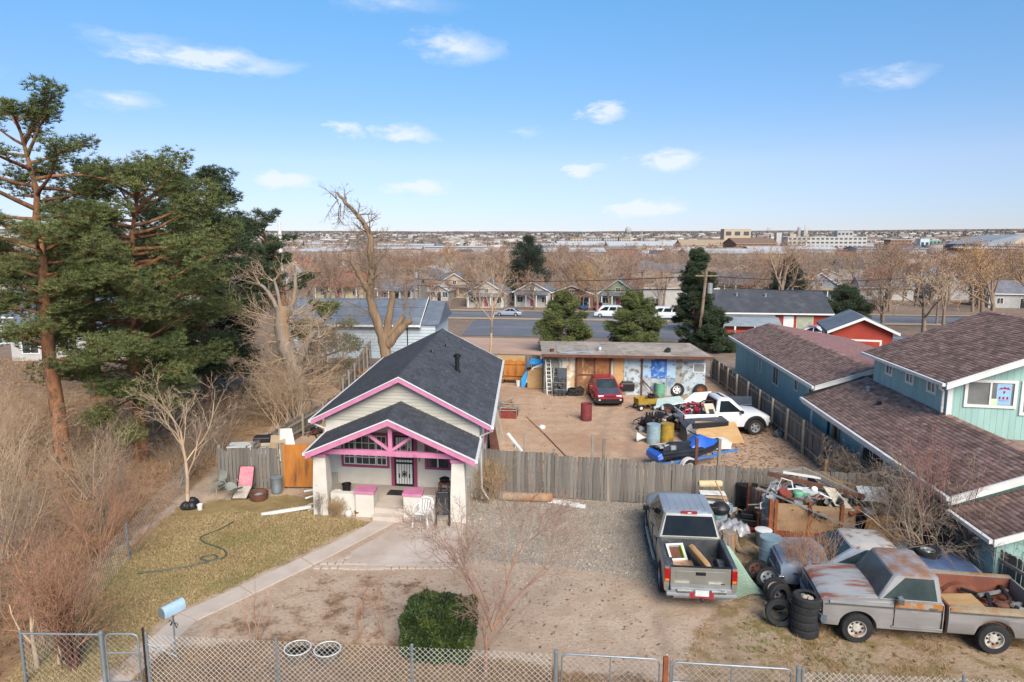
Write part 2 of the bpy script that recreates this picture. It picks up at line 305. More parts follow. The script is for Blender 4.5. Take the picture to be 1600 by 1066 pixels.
def build_ground():
    xs=np.concatenate([-np.geomspace(9000,27,26),np.arange(-26,22,.22),np.geomspace(22.2,9000,26)])
    ys=np.concatenate([[-400,-120,-40,-10],np.arange(2,50,.22),np.arange(52,142,4),np.geomspace(143,9000,40)])
    X,Y=np.meshgrid(xs,ys); x,y=X.ravel(),Y.ravel(); n=len(x)
    r=np.hypot(x,y)
    z=gzv(y)+np.where(r>1500,(r-1500)*.0155*np.clip((r-1500)/1500,0,1),0.0)   # valley floor, then land that rises slowly to the far plains
    z=z+np.where(r>1800,fld(x*.3,y*.3)*2.0,0)
    V=np.stack([x,y,z],1); nx=len(xs); ny=len(ys)
    i,j=np.meshgrid(np.arange(nx-1),np.arange(ny-1)); a=(j*nx+i).ravel()
    F=np.stack([a,a+1,a+nx+1,a+nx],1)
    m=bpy.data.materials.new('earth'); m.use_nodes=True; nt=m.node_tree; N=nt.nodes; Lk=nt.links; b=N['Principled BSDF']; b.inputs['Roughness'].default_value=.97
    try: b.inputs['Specular IOR Level'].default_value=.2
    except Exception: pass
    me=npmesh('ground',V,F,m)
    wts=dict(lawn=zone(x,y,Z_LAWN,.5),gravel=zone(x,y,Z_GRAV,.5),litter=np.maximum(zone(x,y,Z_LIT,.7),.0),weeds=np.maximum(.75*zone(x,y,[(-12.2,23.8),(-7.8,25.1),(-6.6,24.2),(-8.5,23.5),(-11,22.3),(-12.1,21)],.7),np.maximum(zone(x,y,Z_FRONT,.5),.42*zone(x,y,[(-8.2,14.5),(-7.6,16.6),(-5.5,18.9),(-2.0,18.7),(-1.0,17.6),(-2.5,16.2),(-3,14)],.6))),patchy=zone(x,y,Z_RIGHT,.5),red=zone(x,y,Z_BACK,.4),
        track=np.exp(-((np.minimum(np.abs(x-(3.4+.35*np.sin(y*.22)+.16*(y-13))),np.abs(x-(5.0+.35*np.sin(y*.22)+.12*(y-13))))/.17)**2))*np.clip((19.5-y)/2,0,1)*(y>11)+np.exp(-((np.minimum(np.abs(x-(3.0+.22*(y-26))),np.abs(x-(4.5+.20*(y-26))))/.2)**2))*(y>25.2)*(y<39)*.8,
        far=np.clip((np.hypot(x,y)-52)/6,0,1))
    for k,w in wts.items():
        at=me.attributes.new(k,'FLOAT','POINT'); at.data.foreach_set('value',w.astype(np.float32))
    tc=N.new('ShaderNodeTexCoord'); vec=tc.outputs['Object']
    def noise(sc,d=6,ro=.6):
        q=N.new('ShaderNodeTexNoise'); q.inputs['Scale'].default_value=sc; q.inputs['Detail'].default_value=d; q.inputs['Roughness'].default_value=ro; Lk.new(vec,q.inputs['Vector']); return q.outputs[0]
    def mr(v,a,bb,c0=0.,c1=1.):
        q=N.new('ShaderNodeMapRange'); q.inputs[1].default_value=a; q.inputs[2].default_value=bb; q.inputs[3].default_value=c0; q.inputs[4].default_value=c1; Lk.new(v,q.inputs[0]); return q.outputs[0]
    def mix(f,a,bb):
        q=N.new('ShaderNodeMix'); q.data_type='RGBA'
        if isinstance(f,float): q.inputs[0].default_value=f
        else: Lk.new(f,q.inputs[0])
        for k,v in ((6,a),(7,bb)):
            if isinstance(v,tuple): q.inputs[k].default_value=(*v,1)
            else: Lk.new(v,q.inputs[k])
        return q.outputs[2]
    def mt(op,a,bb):
        q=N.new('ShaderNodeMath'); q.operation=op
        for k,v in ((0,a),(1,bb)):
            if isinstance(v,(int,float)): q.inputs[k].default_value=v
            else: Lk.new(v,q.inputs[k])
        return q.outputs[0]
    def attr(k):
        q=N.new('ShaderNodeAttribute'); q.attribute_name=k; return q.outputs['Fac']
    n1=noise(.35); n2=noise(1.6); n3=noise(9,8,.7); n4=noise(30,5); n5=noise(.09,5)
    def tone(a,bb,cc):   # three-scale tone
        q=mix(mr(n1,.35,.65),srgb(a),srgb(bb)); q=mix(mr(n3,.5,.68),q,srgb(cc)); return q
    def mask(k,am=.9):
        e=mt('ADD',attr(k),mt('MULTIPLY',mt('SUBTRACT',mt('ADD',n2,mt('MULTIPLY',n3,.6)),.8),am)); return mr(e,.4,.6)
    dirt=mix(mr(n2,.42,.66),tone('#b39d88','#bea994','#9c8671'),srgb('#a8917b'))
    dirt=mix(mr(n4,.6,.72),dirt,srgb('#86715f'))
    back=mix(mr(n2,.38,.68),tone('#b89c84','#c4a990','#a2876f'),srgb('#ab8b70'))
    back=mix(mr(n5,.52,.68),back,srgb('#a07c60'))
    col=mix(mask('red'),dirt,back)
    gr=mix(mr(n4,.4,.62),tone('#8f8577','#988d7e','#796f63'),srgb('#b0a494'))
    col=mix(mask('gravel'),col,gr)
    lit=mix(mr(n2,.4,.65),tone('#a5876a','#957857','#b59870'),srgb('#846a50'))
    col=mix(mask('litter',.6),col,lit)
    wd=mix(mr(n2,.4,.65),tone('#96795d','#87694e','#a58b6d'),srgb('#7a5f47'))
    col=mix(mask('weeds',1.1),col,wd)
    lw=mix(mr(n2,.36,.62),tone('#8f7c55','#9b8760','#a8926c'),srgb('#84724c'))
    lw=mix(mr(n1,.5,.8),lw,srgb('#877a50'))
    lw=mix(mr(n5,.5,.66),lw,mix(mr(n3,.4,.6),srgb('#94794f'),srgb('#a08660')))
    col=mix(mask('lawn'),col,lw)
    pt=mix(mr(n2,.48,.6),tone('#a08a72','#ab957c','#8a7256'),srgb('#867350')); 
    col=mix(mask('patchy',1.4),col,pt)
    col=mix(mt('MULTIPLY',attr('track'),mr(n2,.3,.6,.25,.6)),col,srgb('#8d7868'))
    fr=mix(mr(n2,.45,.6),mix(mr(n5,.4,.6),srgb('#8f7d6e'),srgb('#857264')),srgb('#7b6858'))
    col=mix(attr('far'),col,fr)
    Lk.new(col,b.inputs['Base Color'])
    bp=N.new('ShaderNodeBump'); bp.inputs['Strength'].default_value=.7; bp.inputs['Distance'].default_value=.06; Lk.new(mt('ADD',n3,mt('MULTIPLY',n4,.5)),bp.inputs['Height']); Lk.new(bp.outputs[0],b.inputs['Normal'])
    return tag(mesh_obj('ground',me),kind='structure')
build_ground()
# ---- scattered small real pieces
rg=np.random.default_rng(5)
def scatter(poly,n,cond=None):
    P=np.array(poly); lo,hi=P.min(0),P.max(0); out=np.zeros((0,2))
    while len(out)<n:
        q=rg.uniform(lo,hi,(n*3,2)); i,_=inpoly(q[:,0],q[:,1],poly); q=q[i]
        if cond is not None: q=q[cond(q)]
        if len(q)==0: break
        out=np.concatenate([out,q])
    return out[:n]
def stones(name,P,r0,r1,mat,flat=.6):
    n=len(P); r=rg.uniform(r0,r1,n)*(1+rg.exponential(.25,n))
    oct_=np.array([(1,0,0),(-1,0,0),(0,1,0),(0,-1,0),(0,0,1),(0,0,-.4)],float); of=np.array([(0,2,4),(2,1,4),(1,3,4),(3,0,4),(2,0,5),(1,2,5),(3,1,5),(0,3,5)])
    V=oct_[None]*r[:,None,None]*rg.uniform(.6,1.35,(n,6,3)); V[:,:,2]*=flat
    a=rg.uniform(0,6.28,n); ca,sa=np.cos(a)[:,None],np.sin(a)[:,None]
    x=V[:,:,0]*ca-V[:,:,1]*sa+P[:,None,0]; y=V[:,:,0]*sa+V[:,:,1]*ca+P[:,None,1]; z=V[:,:,2]+r[:,None]*.15
    F=(of[None]+(np.arange(n)*6)[:,None,None]).reshape(-1,3)
    return tag(mesh_obj(name,npmesh(name,np.stack([x,y,z],2).reshape(-1,3),F,mat)),kind='stuff')
def blades(name,P,h0,h1,w,mat,lean=.6,per=3,z0=0.):
    P=np.repeat(P,per,0)+rg.normal(0,.03,(len(P)*per,2)); n=len(P); h=rg.uniform(h0,h1,n); a=rg.uniform(0,6.28,n); l=rg.normal(0,lean,(n,2))*h[:,None]
    dx,dy=np.cos(a)*w/2,np.sin(a)*w/2; z=np.full(n,z0)
    A=np.stack([P[:,0]-dx,P[:,1]-dy,z],1); B=np.stack([P[:,0]+dx,P[:,1]+dy,z],1); Cc=np.stack([P[:,0]+l[:,0],P[:,1]+l[:,1],z+h],1)
    V=np.stack([A,B,Cc],1).reshape(-1,3); F=np.arange(n*3).reshape(-1,3)
    return tag(mesh_obj(name,npmesh(name,V,F,mat)),kind='stuff')
def flakes(name,P,s0,s1,mat,z0=.008):
    n=len(P); s=rg.uniform(s0,s1,n); a=rg.uniform(0,6.28,n); ca,sa=np.cos(a),np.sin(a); t=rg.normal(0,.35,(n,4))*s[:,None]
    q=np.array([(-1,-.5),(1,-.6),(1.1,.5),(-.8,.6)]); x=P[:,None,0]+s[:,None]*(q[None,:,0]*ca[:,None]-q[None,:,1]*sa[:,None]); y=P[:,None,1]+s[:,None]*(q[None,:,0]*sa[:,None]+q[None,:,1]*ca[:,None])
    z=z0+s[:,None]*.4+np.abs(t)*.8
    return tag(mesh_obj(name,npmesh(name,np.stack([x,y,z],2).reshape(-1,3),np.arange(n*4).reshape(-1,4),mat)),kind='stuff')
clump=lambda s,t:(lambda q:(np.sin(q[:,0]*s)+np.sin(q[:,1]*s*1.3+q[:,0]*.7*s)+np.sin(q[:,0]*2.3*s-q[:,1]*1.9*s))>t)
stones('gravel_stones',np.concatenate([scatter(Z_GRAV,15000),scatter([(-2,25),(7.2,24.2),(7.2,16.8),(-2,18.2)],4200)]),.013,.029,TX['stone'])
stones('yard_pebbles',scatter([(-8,14),(-5.6,19),(4,18.2),(6,13),(0,12.5)],2600),.010,.022,TX['stone'])
stones('dirt_rubble',scatter(Z_BACK,2600,lambda q:(q[:,0]>-.4)),.015,.04,M('earth_clod',srgb('#9c7a5c'),srgb('#b59a80'),.8,.95,island=.4))
blades('lawn_grass',scatter(Z_LAWN,26000,lambda q:(q[:,1]<23.2+.1*q[:,0]+.9+np.sin(q[:,0]*3)*.2)&((np.sin(q[:,0]*1.1+q[:,1]*.6)+np.sin(q[:,1]*1.7-q[:,0])+rg.normal(0,.9,len(q)))>-1.7)),.02,.06,.02,TX['straw'],.9,3)
blades('green_grass_tufts',scatter(Z_RIGHT,2600,clump(1.1,.9)),.03,.09,.018,M('grass_green',srgb('#5f6a34'),srgb('#76783f'),.6,.9,island=.3),.7,4)
blades('dead_yard_grass',np.concatenate([scatter(Z_RIGHT,7000,clump(.9,.2)),scatter(Z_FRONT,9000,lambda q:(q[:,1]>12.5)&(np.sin(q[:,0]*1.7)+np.sin(q[:,1]*2+q[:,0])>-.6))]),.04,.13,.014,TX['weed'],.9,3)
flakes('fallen_leaves',np.concatenate([scatter([(-30,11),(-11.2,11),(-12.6,25),(-13,50),(-40,50)],22000),scatter(Z_RIGHT,1500),scatter([(-8,13),(-5.5,18.8),(4,17.5),(4,13)],260)]),.018,.045,TX['leaf'])
blades('wild_dry_grass',scatter([(-34,11),(-11.4,11),(-12.8,25),(-13,55),(-45,55)],20000,clump(.5,-.8)),.06,.25,.03,TX['weed'],.6,3)
flakes('yard_debris',scatter([(8,25),(13.2,24),(13.6,34),(9,31),(8,27)],1400),.02,.07,M('debris_bits',srgb('#b09478'),srgb('#8a6a4c'),.8,.9,island=.5))
# ---- walkway, patio slab, street, parking lot
WALK_L=[(-10.1,11.0),(-9.05,13.6),(-8.78,15.0),(-8.62,16.45),(-7.6,17.85),(-6.4,19.55),(-5.2,21.4),(-4.72,22.45),(-4.74,22.95)]
WALK_R=[(-9.25,11.0),(-8.4,13.6),(-8.15,15.0),(-8.02,16.12),(-7.08,17.42),(-5.92,19.1),(-4.68,21.08),(-3.95,22.32),(-3.74,22.95)]
wk=tag(bpy.data.objects.new('path',None),kind='structure'); C.objects.link(wk)
for i in range(len(WALK_L)-1):
    a,b_,c_,d=WALK_L[i],WALK_R[i],WALK_R[i+1],WALK_L[i+1]
    f=.012; q=[(a[0]+(d[0]-a[0])*f,a[1]+(d[1]-a[1])*f),(b_[0]+(c_[0]-b_[0])*f,b_[1]+(c_[1]-b_[1])*f),(b_[0]+(c_[0]-b_[0])*(1-f),b_[1]+(c_[1]-b_[1])*(1-f)),(a[0]+(d[0]-a[0])*(1-f),a[1]+(d[1]-a[1])*(1-f))]
    m=MB(); dz=U(-.008,.008); m.prism([(x,y,-.05) for x,y in q],(0,0,.085+dz)); m.build('paving_slab',TX['concrete'],wk,bevel=.008)
pt=tag(bpy.data.objects.new('patio',None),kind='structure'); C.objects.link(pt)
m=MB(); m.prism([(x,y,-.05) for x,y in [(-3.72,22.42),(-1.62,22.3),(-1.66,20.6),(-1.56,19.05),(-2.6,19.02),(-4.2,19.1),(-4.95,19.15),(-5.0,20.0),(-4.4,20.95)]],(0,0,.077)); m.build('concrete_slab',TX['slab'],pt,bevel=.01)
me=None
for r_ in range(2):
    for k in range(9):
        x=-5.72+k*.235+r_*.1; y=19.02-.0*k+r_*.21
        if r_==1 and k>5: continue
        if me is None:
            mb=MB(); mb.bx(-.1,.1,-.085,.085,-.04,.045); me=mb.mesh('brick',TX['slab'])
        mesh_obj('brick',me,pt,(x+U(-.02,.02),y+U(-.02,.02)-(.06 if r_==0 else 0),U(-.01,.006)),(0,0,U(-.15,.15)))
for r_ in range(2,6):
    for k in range(6-r_+2):
        x=-5.5+r_*.17+k*.22; y=19.0+r_*.21
        if x>-4.98 : continue
        mesh_obj('brick',me,pt,(x,y,U(-.012,.004)),(0,0,U(-.12,.12)))
for k in range(14): mesh_obj('brick',me,pt,(-4.85+k*.236,18.9+.008*k+U(-.02,.02),U(-.015,.002)),(0,0,U(-.1,.1)))
# street and parking (they run across the picture at a slant and lie on the falling ground)
SL=-.23
def strip(name,x0,x1,y0,y1,dz,mat,kind='structure',step=4.0,slx=SL):
    """sheet following the ground; y0,y1 are measured at x=0"""
    V=[];F=[]; nx=max(1,int((x1-x0)/12)); ny=max(1,int((y1-y0)/2))
    for i in range(nx+1):
        x=x0+(x1-x0)*i/nx
        for j in range(ny+1): y=y0+(y1-y0)*j/ny+slx*x; V.append((x,y,gz(y)+dz+.02))
    for i in range(nx):
        for j in range(ny): a=i*(ny+1)+j; F.append((a,a+ny+1,a+ny+2,a+1))
    return tag(mesh_obj(name,npmesh(name,np.array(V),np.array(F),mat)),kind=kind)
TANV=M('tan_verge',srgb('#b0987c'),srgb('#a48a6c'),.3,.95)
strip('parking_lot',-6,46,79,108,.01,TX['asphalt'])
strip('road_verge',-16,150,110,114.5,.05,TANV)
strip('road',-180,220,115,134,.01,TX['asphalt'])
strip('sidewalk',-180,220,136.2,138,.14,TX['concrete'])
strip('kerb',-180,220,134.1,134.5,.14,TX['concrete'])
strip('lawn_strip',-180,220,138.1,141,.03,M('pale_lawn',srgb('#a08d70'),srgb('#8e7a5c'),.3,.95))
for k in range(9): strip('parking_line',21+k*2.8,21.18+k*2.8,79+4.6,88+4.6,.03,TX['white'])
strip('tan_patch',-6,3,60,76,.012,M('sandy_ground',srgb('#b89a86'),srgb('#ad8c76'),.4,.95))
# ---------------------------------------------------------------- roofs and houses (shared)
def shingle_field(name,f,a0,a1,b0,b1,zf,mat,parent,course=.15,tab=.32,along='b',lift=.014):
    """overlapping shingle tabs on one slope. slope runs along a (a0 eave -> a1 ridge), rows run along b. zf(a) gives the plane height; f maps to place"""
    V=[];
    sl=math.hypot(a1-a0,zf(a1)-zf(a0)); nc=int(sl/course); nt_=int(abs(b1-b0)/tab)+1
    s=np.arange(nc)/nc; s2=np.minimum((np.arange(nc)+1.25)/nc,1.0)
    k,t=np.meshgrid(np.arange(nc),np.arange(-1,nt_)); k=k.ravel(); t=t.ravel()
    off=(k%2)*.5+((k*7)%5)*.07
    u0=np.clip((t+off)*tab,0,abs(b1-b0)); u1=np.clip((t+off+1)*tab-.008,0,abs(b1-b0)); ok=u1-u0>.03; k,u0,u1=k[ok],u0[ok],u1[ok]
    sg=1 if b1>b0 else -1
    A0=a0+(a1-a0)*s[k]; A1=a0+(a1-a0)*s2[k]; B0=b0+sg*u0; B1=b0+sg*u1
    z0=np.interp(A0,sorted((a0,a1)),[zf(q) for q in sorted((a0,a1))]); z1=np.interp(A1,sorted((a0,a1)),[zf(q) for q in sorted((a0,a1))])
    l=lift+rg.uniform(0,.007,len(k)); zz=[(A0,B0,z0),(A0,B1,z0),(A0,B0,z0+l),(A0,B1,z0+l),(A1,B0,z1+.003),(A1,B1,z1+.003)]
    P=np.stack([np.stack(q,1) for q in zz],1).reshape(-1,3)
    P=np.array([f(*p) for p in P]) if f else P
    n=len(k)*1; q=np.array([(0,1,3,2),(2,3,5,4)]); F=(q[None]+(np.arange(n)*6)[:,None,None]).reshape(-1,4)
    o=mesh_obj(name,npmesh(name,P,F,mat),parent); o['kind']='stuff'; return o
def frame_fn(ex,ey): return lambda a,b,z:(a*ex[0]+b*ey[0],a*ex[1]+b*ey[1],z)
def window(parent,f,face,p0,p1,z0,z1,pos,frame=None,pane=None,fw=.07,mull=1,rows=0,name='window',d=.05,out=1,muntin=None):
    """face 'a': window spans along a (p0..p1) in plane b=pos ; face 'b': spans along b in plane a=pos. out=+-1 is the outward direction on the other axis"""
    frame=frame or TX['white']; pane=pane or TX['winglass']
    def bxp(m,q0,q1,w0,w1,h0,h1):
        lo,hi=sorted((pos+out*w0,pos+out*w1))
        if face=='a': m.bx(q0,q1,lo,hi,h0,h1)
        else: m.bx(lo,hi,q0,q1,h0,h1)
    m=MB(f)
    bxp(m,p0,p0+fw,.003,d,z0,z1); bxp(m,p1-fw,p1,.003,d,z0,z1); bxp(m,p0+fw,p1-fw,.003,d-.004,z1-fw,z1); bxp(m,p0+fw,p1-fw,.003,d-.004,z0,z0+fw)
    fr=m.build(name,frame,parent)
    n=mull+1; wd=(p1-p0-2*fw); mt_=MB(f); have=False
    for i in range(1,n):
        x=p0+fw+wd*i/n; bxp(mt_,x-fw*.3,x+fw*.3,.004,d-.012,z0+fw,z1-fw); have=True
    for i in range(1,rows+1):
        zz=z0+fw+(z1-z0-2*fw)*i/(rows+1); bxp(mt_,p0+fw,p1-fw,.005,d-.018,zz-fw*.22,zz+fw*.22); have=True
    if have: mt_.build('muntin',muntin or frame,fr)
    m=MB(f); bxp(m,p0+fw,p1-fw,.006,.018,z0+fw,z1-fw); m.build('pane',pane,fr)
    return fr
# ---------------------------------------------------------------- the pink trimmed bungalow
HO=(-7.10,25.25); HX=(.991,-.1355); HY=(.0175,.9998); HW=5.95; HD=12.95
hf=frame_fn(HX,HY)
def hpt(a,b,z=0): p=hf(a,b,z); return (HO[0]+p[0],HO[1]+p[1],z)
house=thing('bungalow','cream stucco bungalow with charcoal roof and bright pink trimmed front porch','house',(HO[0],HO[1],0))
zr=lambda a:4.62-.5*abs(a-HW/2)     # main roof surface
PE0,PE1,PB=.05,5.95,-2.6; PC=(PE0+PE1)/2; zp=lambda a:3.62-.43*abs(a-PC)   # porch roof
m=MB(hf)
for (x0,x1,y0,y1) in ((0,.2,0,HD),(HW-.2,HW,0,HD)): m.bx(x0,x1,y0,y1,0,3.02)
m.bx(.2,HW-.2,0,.2,0,3.02); m.bx(.2,HW-.2,HD-.2,HD,0,3.02)
m.prism([(0.001,HD-.2,3.02),(HW-.001,HD-.2,3.02),(HW/2,HD-.2,4.5)],(0,.199,0)); m.bx(.2,HW-.2,.2,HD-.2,2.9,3.0)
m.build('wall',TX['stucco'],house)
m=MB(hf)      # lapped siding boards of the front gable
z=2.85; k=0
while z<4.44:
    z1=z+.125; aa=lambda q:HW/2-max(0,(4.50-q))/.5
    l0,l1=max(aa(z),.0),max(aa(z1),.0); r0,r1=HW-l0,HW-l1
    if r1-l1<.05: break
    m.add([(l0,-.035,z),(r0,-.035,z),(r1,-.012,z1),(l1,-.012,z1),(l0,.0,z),(r0,.0,z)],[(0,1,2,3),(4,5,1,0)]); z=z1
sd=m.build('siding',TX['siding'],house); sd['kind']='stuff'
m=MB(hf); m.add([(0.02,-.004,2.85),(HW-.02,-.004,2.85),(HW-.02,-.004,3.02),(HW/2,-.004,4.5),(0.02,-.004,3.02)],[(0,1,2,3,4)]); m.build('gable_backing',TX['siding'],house)
def gable_roof(parent,f,a0,ac,a1,zf,b0,b1,th,mat_under,mat_sh,name='roof',course=.15,tab=.32,ridge=True):
    m=MB(f)
    for (s,e) in ((a0,ac),(a1,ac)):
        zs,ze=zf(s),zf(e); pts=[(s,b0,zs),(e,b0,ze),(e,b0,ze-th),(s,b0,zs-th)]
        if s>e: pts=pts[::-1]
        m.prism(pts,(0,b1-b0,0))
    o=m.build(name,mat_under,parent)
    for (s,e) in ((a0,ac),(a1,ac)):
        shingle_field('shingles',f,s,e,b0,b1,zf,mat_sh,o,course,tab)
    if ridge:
        n=int(abs(b1-b0)/.28); V=[];F=[]
        for k in range(n):
            b=b0+(b1-b0)*k/n; b2=b0+(b1-b0)*(k+1.15)/n; i=len(V); h=.032+rnd.uniform(0,.008)
            for bb,hh in ((b,h),(b2,h-.007)):
                bb=min(bb,b1)
                V+= [(ac-.15,bb,zf(ac-.15)+hh-.012),(ac,bb,zf(ac)+hh),(ac+.15,bb,zf(ac+.15)+hh-.012)]
            F+=[(i,i+1,i+4,i+3),(i+1,i+2,i+5,i+4)]
        P=np.array([f(*p) for p in V]) if f else np.array(V)
        q=mesh_obj('ridge_caps',npmesh('ridge_caps',P,np.array(F),mat_sh),o); q['kind']='stuff'
    return o
mr_=gable_roof(house,hf,-.45,HW/2,HW+.45,zr,-.36,HD+.36,.09,TX['underlay'],TX['shingle'])
def rake(parent,f,a0,ac,a1,zf,b,h,mat,drip,t=.05,dz=.0):
    for (s,e) in ((a0,ac),(a1,ac)):
        m=MB(f); m.prism([(s,b,zf(s)-.02-dz),(e,b,zf(e)-.02-dz),(e,b,zf(e)-h-dz),(s,b,zf(s)-h-dz)],(0,-t,0)); fb=m.build('fascia_board',mat,parent)
        m=MB(f); m.prism([(s,b-.003,zf(s)+.018),(e,b-.003,zf(e)+.018),(e,b-.003,zf(e)-.018),(s,b-.003,zf(s)-.018)],(0,-t-.02,0)); m.build('drip_edge',drip,fb)
rake(house,hf,-.45,HW/2,HW+.45,zr,-.362,.19,TX['pink'],TX['white'])
rake(house,hf,-.45,HW/2,HW+.45,zr,HD+.42,.19,TX['pink'],TX['white'])
for a,s in ((-.45,-1),(HW+.45,1)):
    m=MB(hf); z0=zr(-.45); m.bx(min(a,a+s*.11),max(a,a+s*.11),-.4,HD+.36,z0-.12,z0-.015); m.build('gutter',TX['white'],house)
for a,sx in ((-.5,1),(HW+.5,-1)):
    m=MB(hf); z0=zr(-.45); m.tube([(a,-.28,z0-.1),(a,-.28,z0-.2),(a+sx*.47,-.06,z0-.5),(a+sx*.47,-.06,.35),(a+sx*.4,-.35,.12)] if sx<0 else [(a,-.28,z0-.1),(a+.05,-.28,z0-.16),(a+.5,-.05,z0-.42),(a+.5,-.05,.35)],.04,6); m.build('downspout',TX['white'],house,smooth=40)
# porch
porch_roof=gable_roof(house,hf,PE0-.02,PC,PE1+.02,zp,PB,-.03,.08,TX['underlay'],TX['shingle'],'porch_roof')
rake(house,hf,PE0-.02,PC,PE1+.02,zp,PB-.002,.21,TX['pink'],TX['white'])
for a,s in ((PE0-.02,-1),(PE1+.02,1)):
    m=MB(hf); z0=zp(PE0); m.bx(min(a,a+s*.1),max(a,a+s*.1),PB-.03,-.05,z0-.11,z0-.015); m.build('gutter',TX['white'],house)
m=MB(hf); m.tube([(PE0-.08,PB+.1,zp(PE0)-.1),(PE0+.0,PB+.3,zp(PE0)-.2),(PE0+.12,PB+.52,zp(PE0)-.4),(PE0+.12,PB+.52,.2)],.035,6); m.build('downspout',TX['white'],house,smooth=40)
m=MB(hf); m.tube([(PE1+.08,PB+.1,zp(PE0)-.1),(PE1+.1,-.6,zp(PE0)-.3),(PE1+.1,-.3,.5),(PE1+.35,-.45,.15)],.035,6); m.build('downspout',TX['white'],house,smooth=40)
yb=-2.3
m=MB(hf); m.bx(.4,5.55,yb,yb+.14,2.24,2.42); m.build('porch_beam',TX['pink'],house)
m=MB(hf); m.bx(PC-.07,PC+.07,yb+.01,yb+.12,2.42,3.34); m.build('king_post',TX['pink'],house)
for s in (-1,1):
    m=MB(hf); m.beam((PC+s*.07,yb+.06,2.46),(PC+s*.85,yb+.06,3.02),.08,.1); m.build('truss_brace',TX['pink'],house)
for (x0,x1) in ((.16,.70),(5.08,5.62)):
    w=x1-x0; cx=(x0+x1)/2
    m=MB(hf); b0=yb-.06
    m.loft([[(cx-w*s/2,b0+.33-.33*t,z),(cx+w*s/2,b0+.33-.33*t,z),(cx+w*s/2,b0+.33+.33*t,z),(cx-w*s/2,b0+.33+.33*t,z)] for z,s,t in ((0,1,1),(.95,.98,.98),(2.12,.80,.8))]); m.build('column',TX['stucco'],house,bevel=.012)
    m=MB(hf); m.bx(cx-w*.46,cx+w*.46,b0-.0,b0+.62,2.125,2.235); m.build('column_cap',TX['pink'],house)
for (x0,x1) in ((1.70,2.36),(3.42,4.06)):
    m=MB(hf); m.bx(x0,x1,yb-.02,yb+.55,0,.86); m.build('porch_pier',TX['stucco'],house,bevel=.012)
    m=MB(hf); m.bx(x0-.03,x1+.03,yb-.06,yb+.59,.862,.95); m.build('pier_cap',TX['pink'],house)
for (x0,x1) in ((.76,1.70),(4.06,5.04)):
    m=MB(hf); m.bx(x0,x1,yb+.12,yb+.36,0,.78); m.build('porch_parapet',TX['stucco'],house)
for (x0,x1) in ((.2,.42),(5.4,5.6)):
    m=MB(hf); m.bx(x0,x1,yb+.6,-.005,0,.76); m.build('porch_parapet',TX['stucco'],house)
m=MB(hf); m.bx(.42,5.4,yb+.36,-.004,.0,.34); m.bx(2.362,3.418,yb+.05,yb+.36,0,.335); m.build('porch_floor',TX['concrete'],house)
m=MB(hf); m.bx(2.362,3.418,yb-.28,yb+.05,0,.17); m.build('porch_step',TX['concrete'],house)
wb_=window(house,hf,'a',.60,2.48,1.02,2.36,-.0,TX['pinkdark'],TX['winglass'],.09,0,0,d=.06,out=-1)
for x0,x1 in ((.69,1.13),(1.15,1.96),(1.98,2.39)):
    m=MB(hf); 
    for xx in (x0,x1-.035): m.bx(xx,xx+.035,-.05,-.02,1.12,2.27)
    n=3 if x1-x0>.6 else 2
    for i in range(1,n): xx=x0+(x1-x0)*i/n; m.bx(xx-.011,xx+.011,-.045,-.02,1.15,2.25)
    for i in range(5): zz=1.12+1.12*i/4; m.bx(x0+.035,x1-.035,-.047,-.021,zz,zz+.028)
    m.build('muntin',TX['white'],wb_)
window(house,hf,'a',3.86,4.86,1.05,2.2,-.0,TX['pinkdark'],TX['winglass'],.09,1,0,d=.06,out=-1,muntin=TX['white'])
dr=MB(hf); dr.bx(2.56,2.68,-.07,-.003,.34,2.42); dr.bx(3.44,3.56,-.07,-.003,.34,2.42); dr.bx(2.68,3.44,-.066,-.003,2.32,2.42); dr=dr.build('door_frame',TX['pinkdark'],house)
m=MB(hf); m.bx(2.69,3.43,-.03,-.006,.35,2.31); m.build('door',TX['white'],dr)
m=MB(hf)
for (x0,x1,z0,z1) in ((2.69,2.75,.35,2.31),(3.37,3.43,.35,2.31),(2.75,3.37,2.25,2.31),(2.75,3.37,.35,.43),(2.75,3.37,1.38,1.46),(2.75,3.37,1.22,1.28)): m.bx(x0,x1,-.066,-.035,z0,z1)
for i in range(1,6): x=2.75+.62*i/6; m.bx(x-.008,x+.008,-.058,-.042,.43,2.25)
for zc in (.82,1.85):
    for s in (-1,1): m.tube([(3.06+s*.1*math.cos(t),-.05,zc+.12*math.sin(t)) for t in [PI*2*k/10 for k in range(10)]],.012,4,closed=True)
    m.lathe([(.0,-.02),(.07,-.015),(.07,.015),(0,.02)],8,(3.06,-.05,zc),'y')
for zc in (.75,1.75):
    for s in (-.2,.2): m.cb(3.06+s,-.05,zc,.05,.03,.16)
m.build('security_grille',TX['blackgrill'],dr)
m=MB(hf); m.cb(3.65,-.04,1.5,.05,.04,.3); m.build('porch_lamp',TX['yellow'],house)
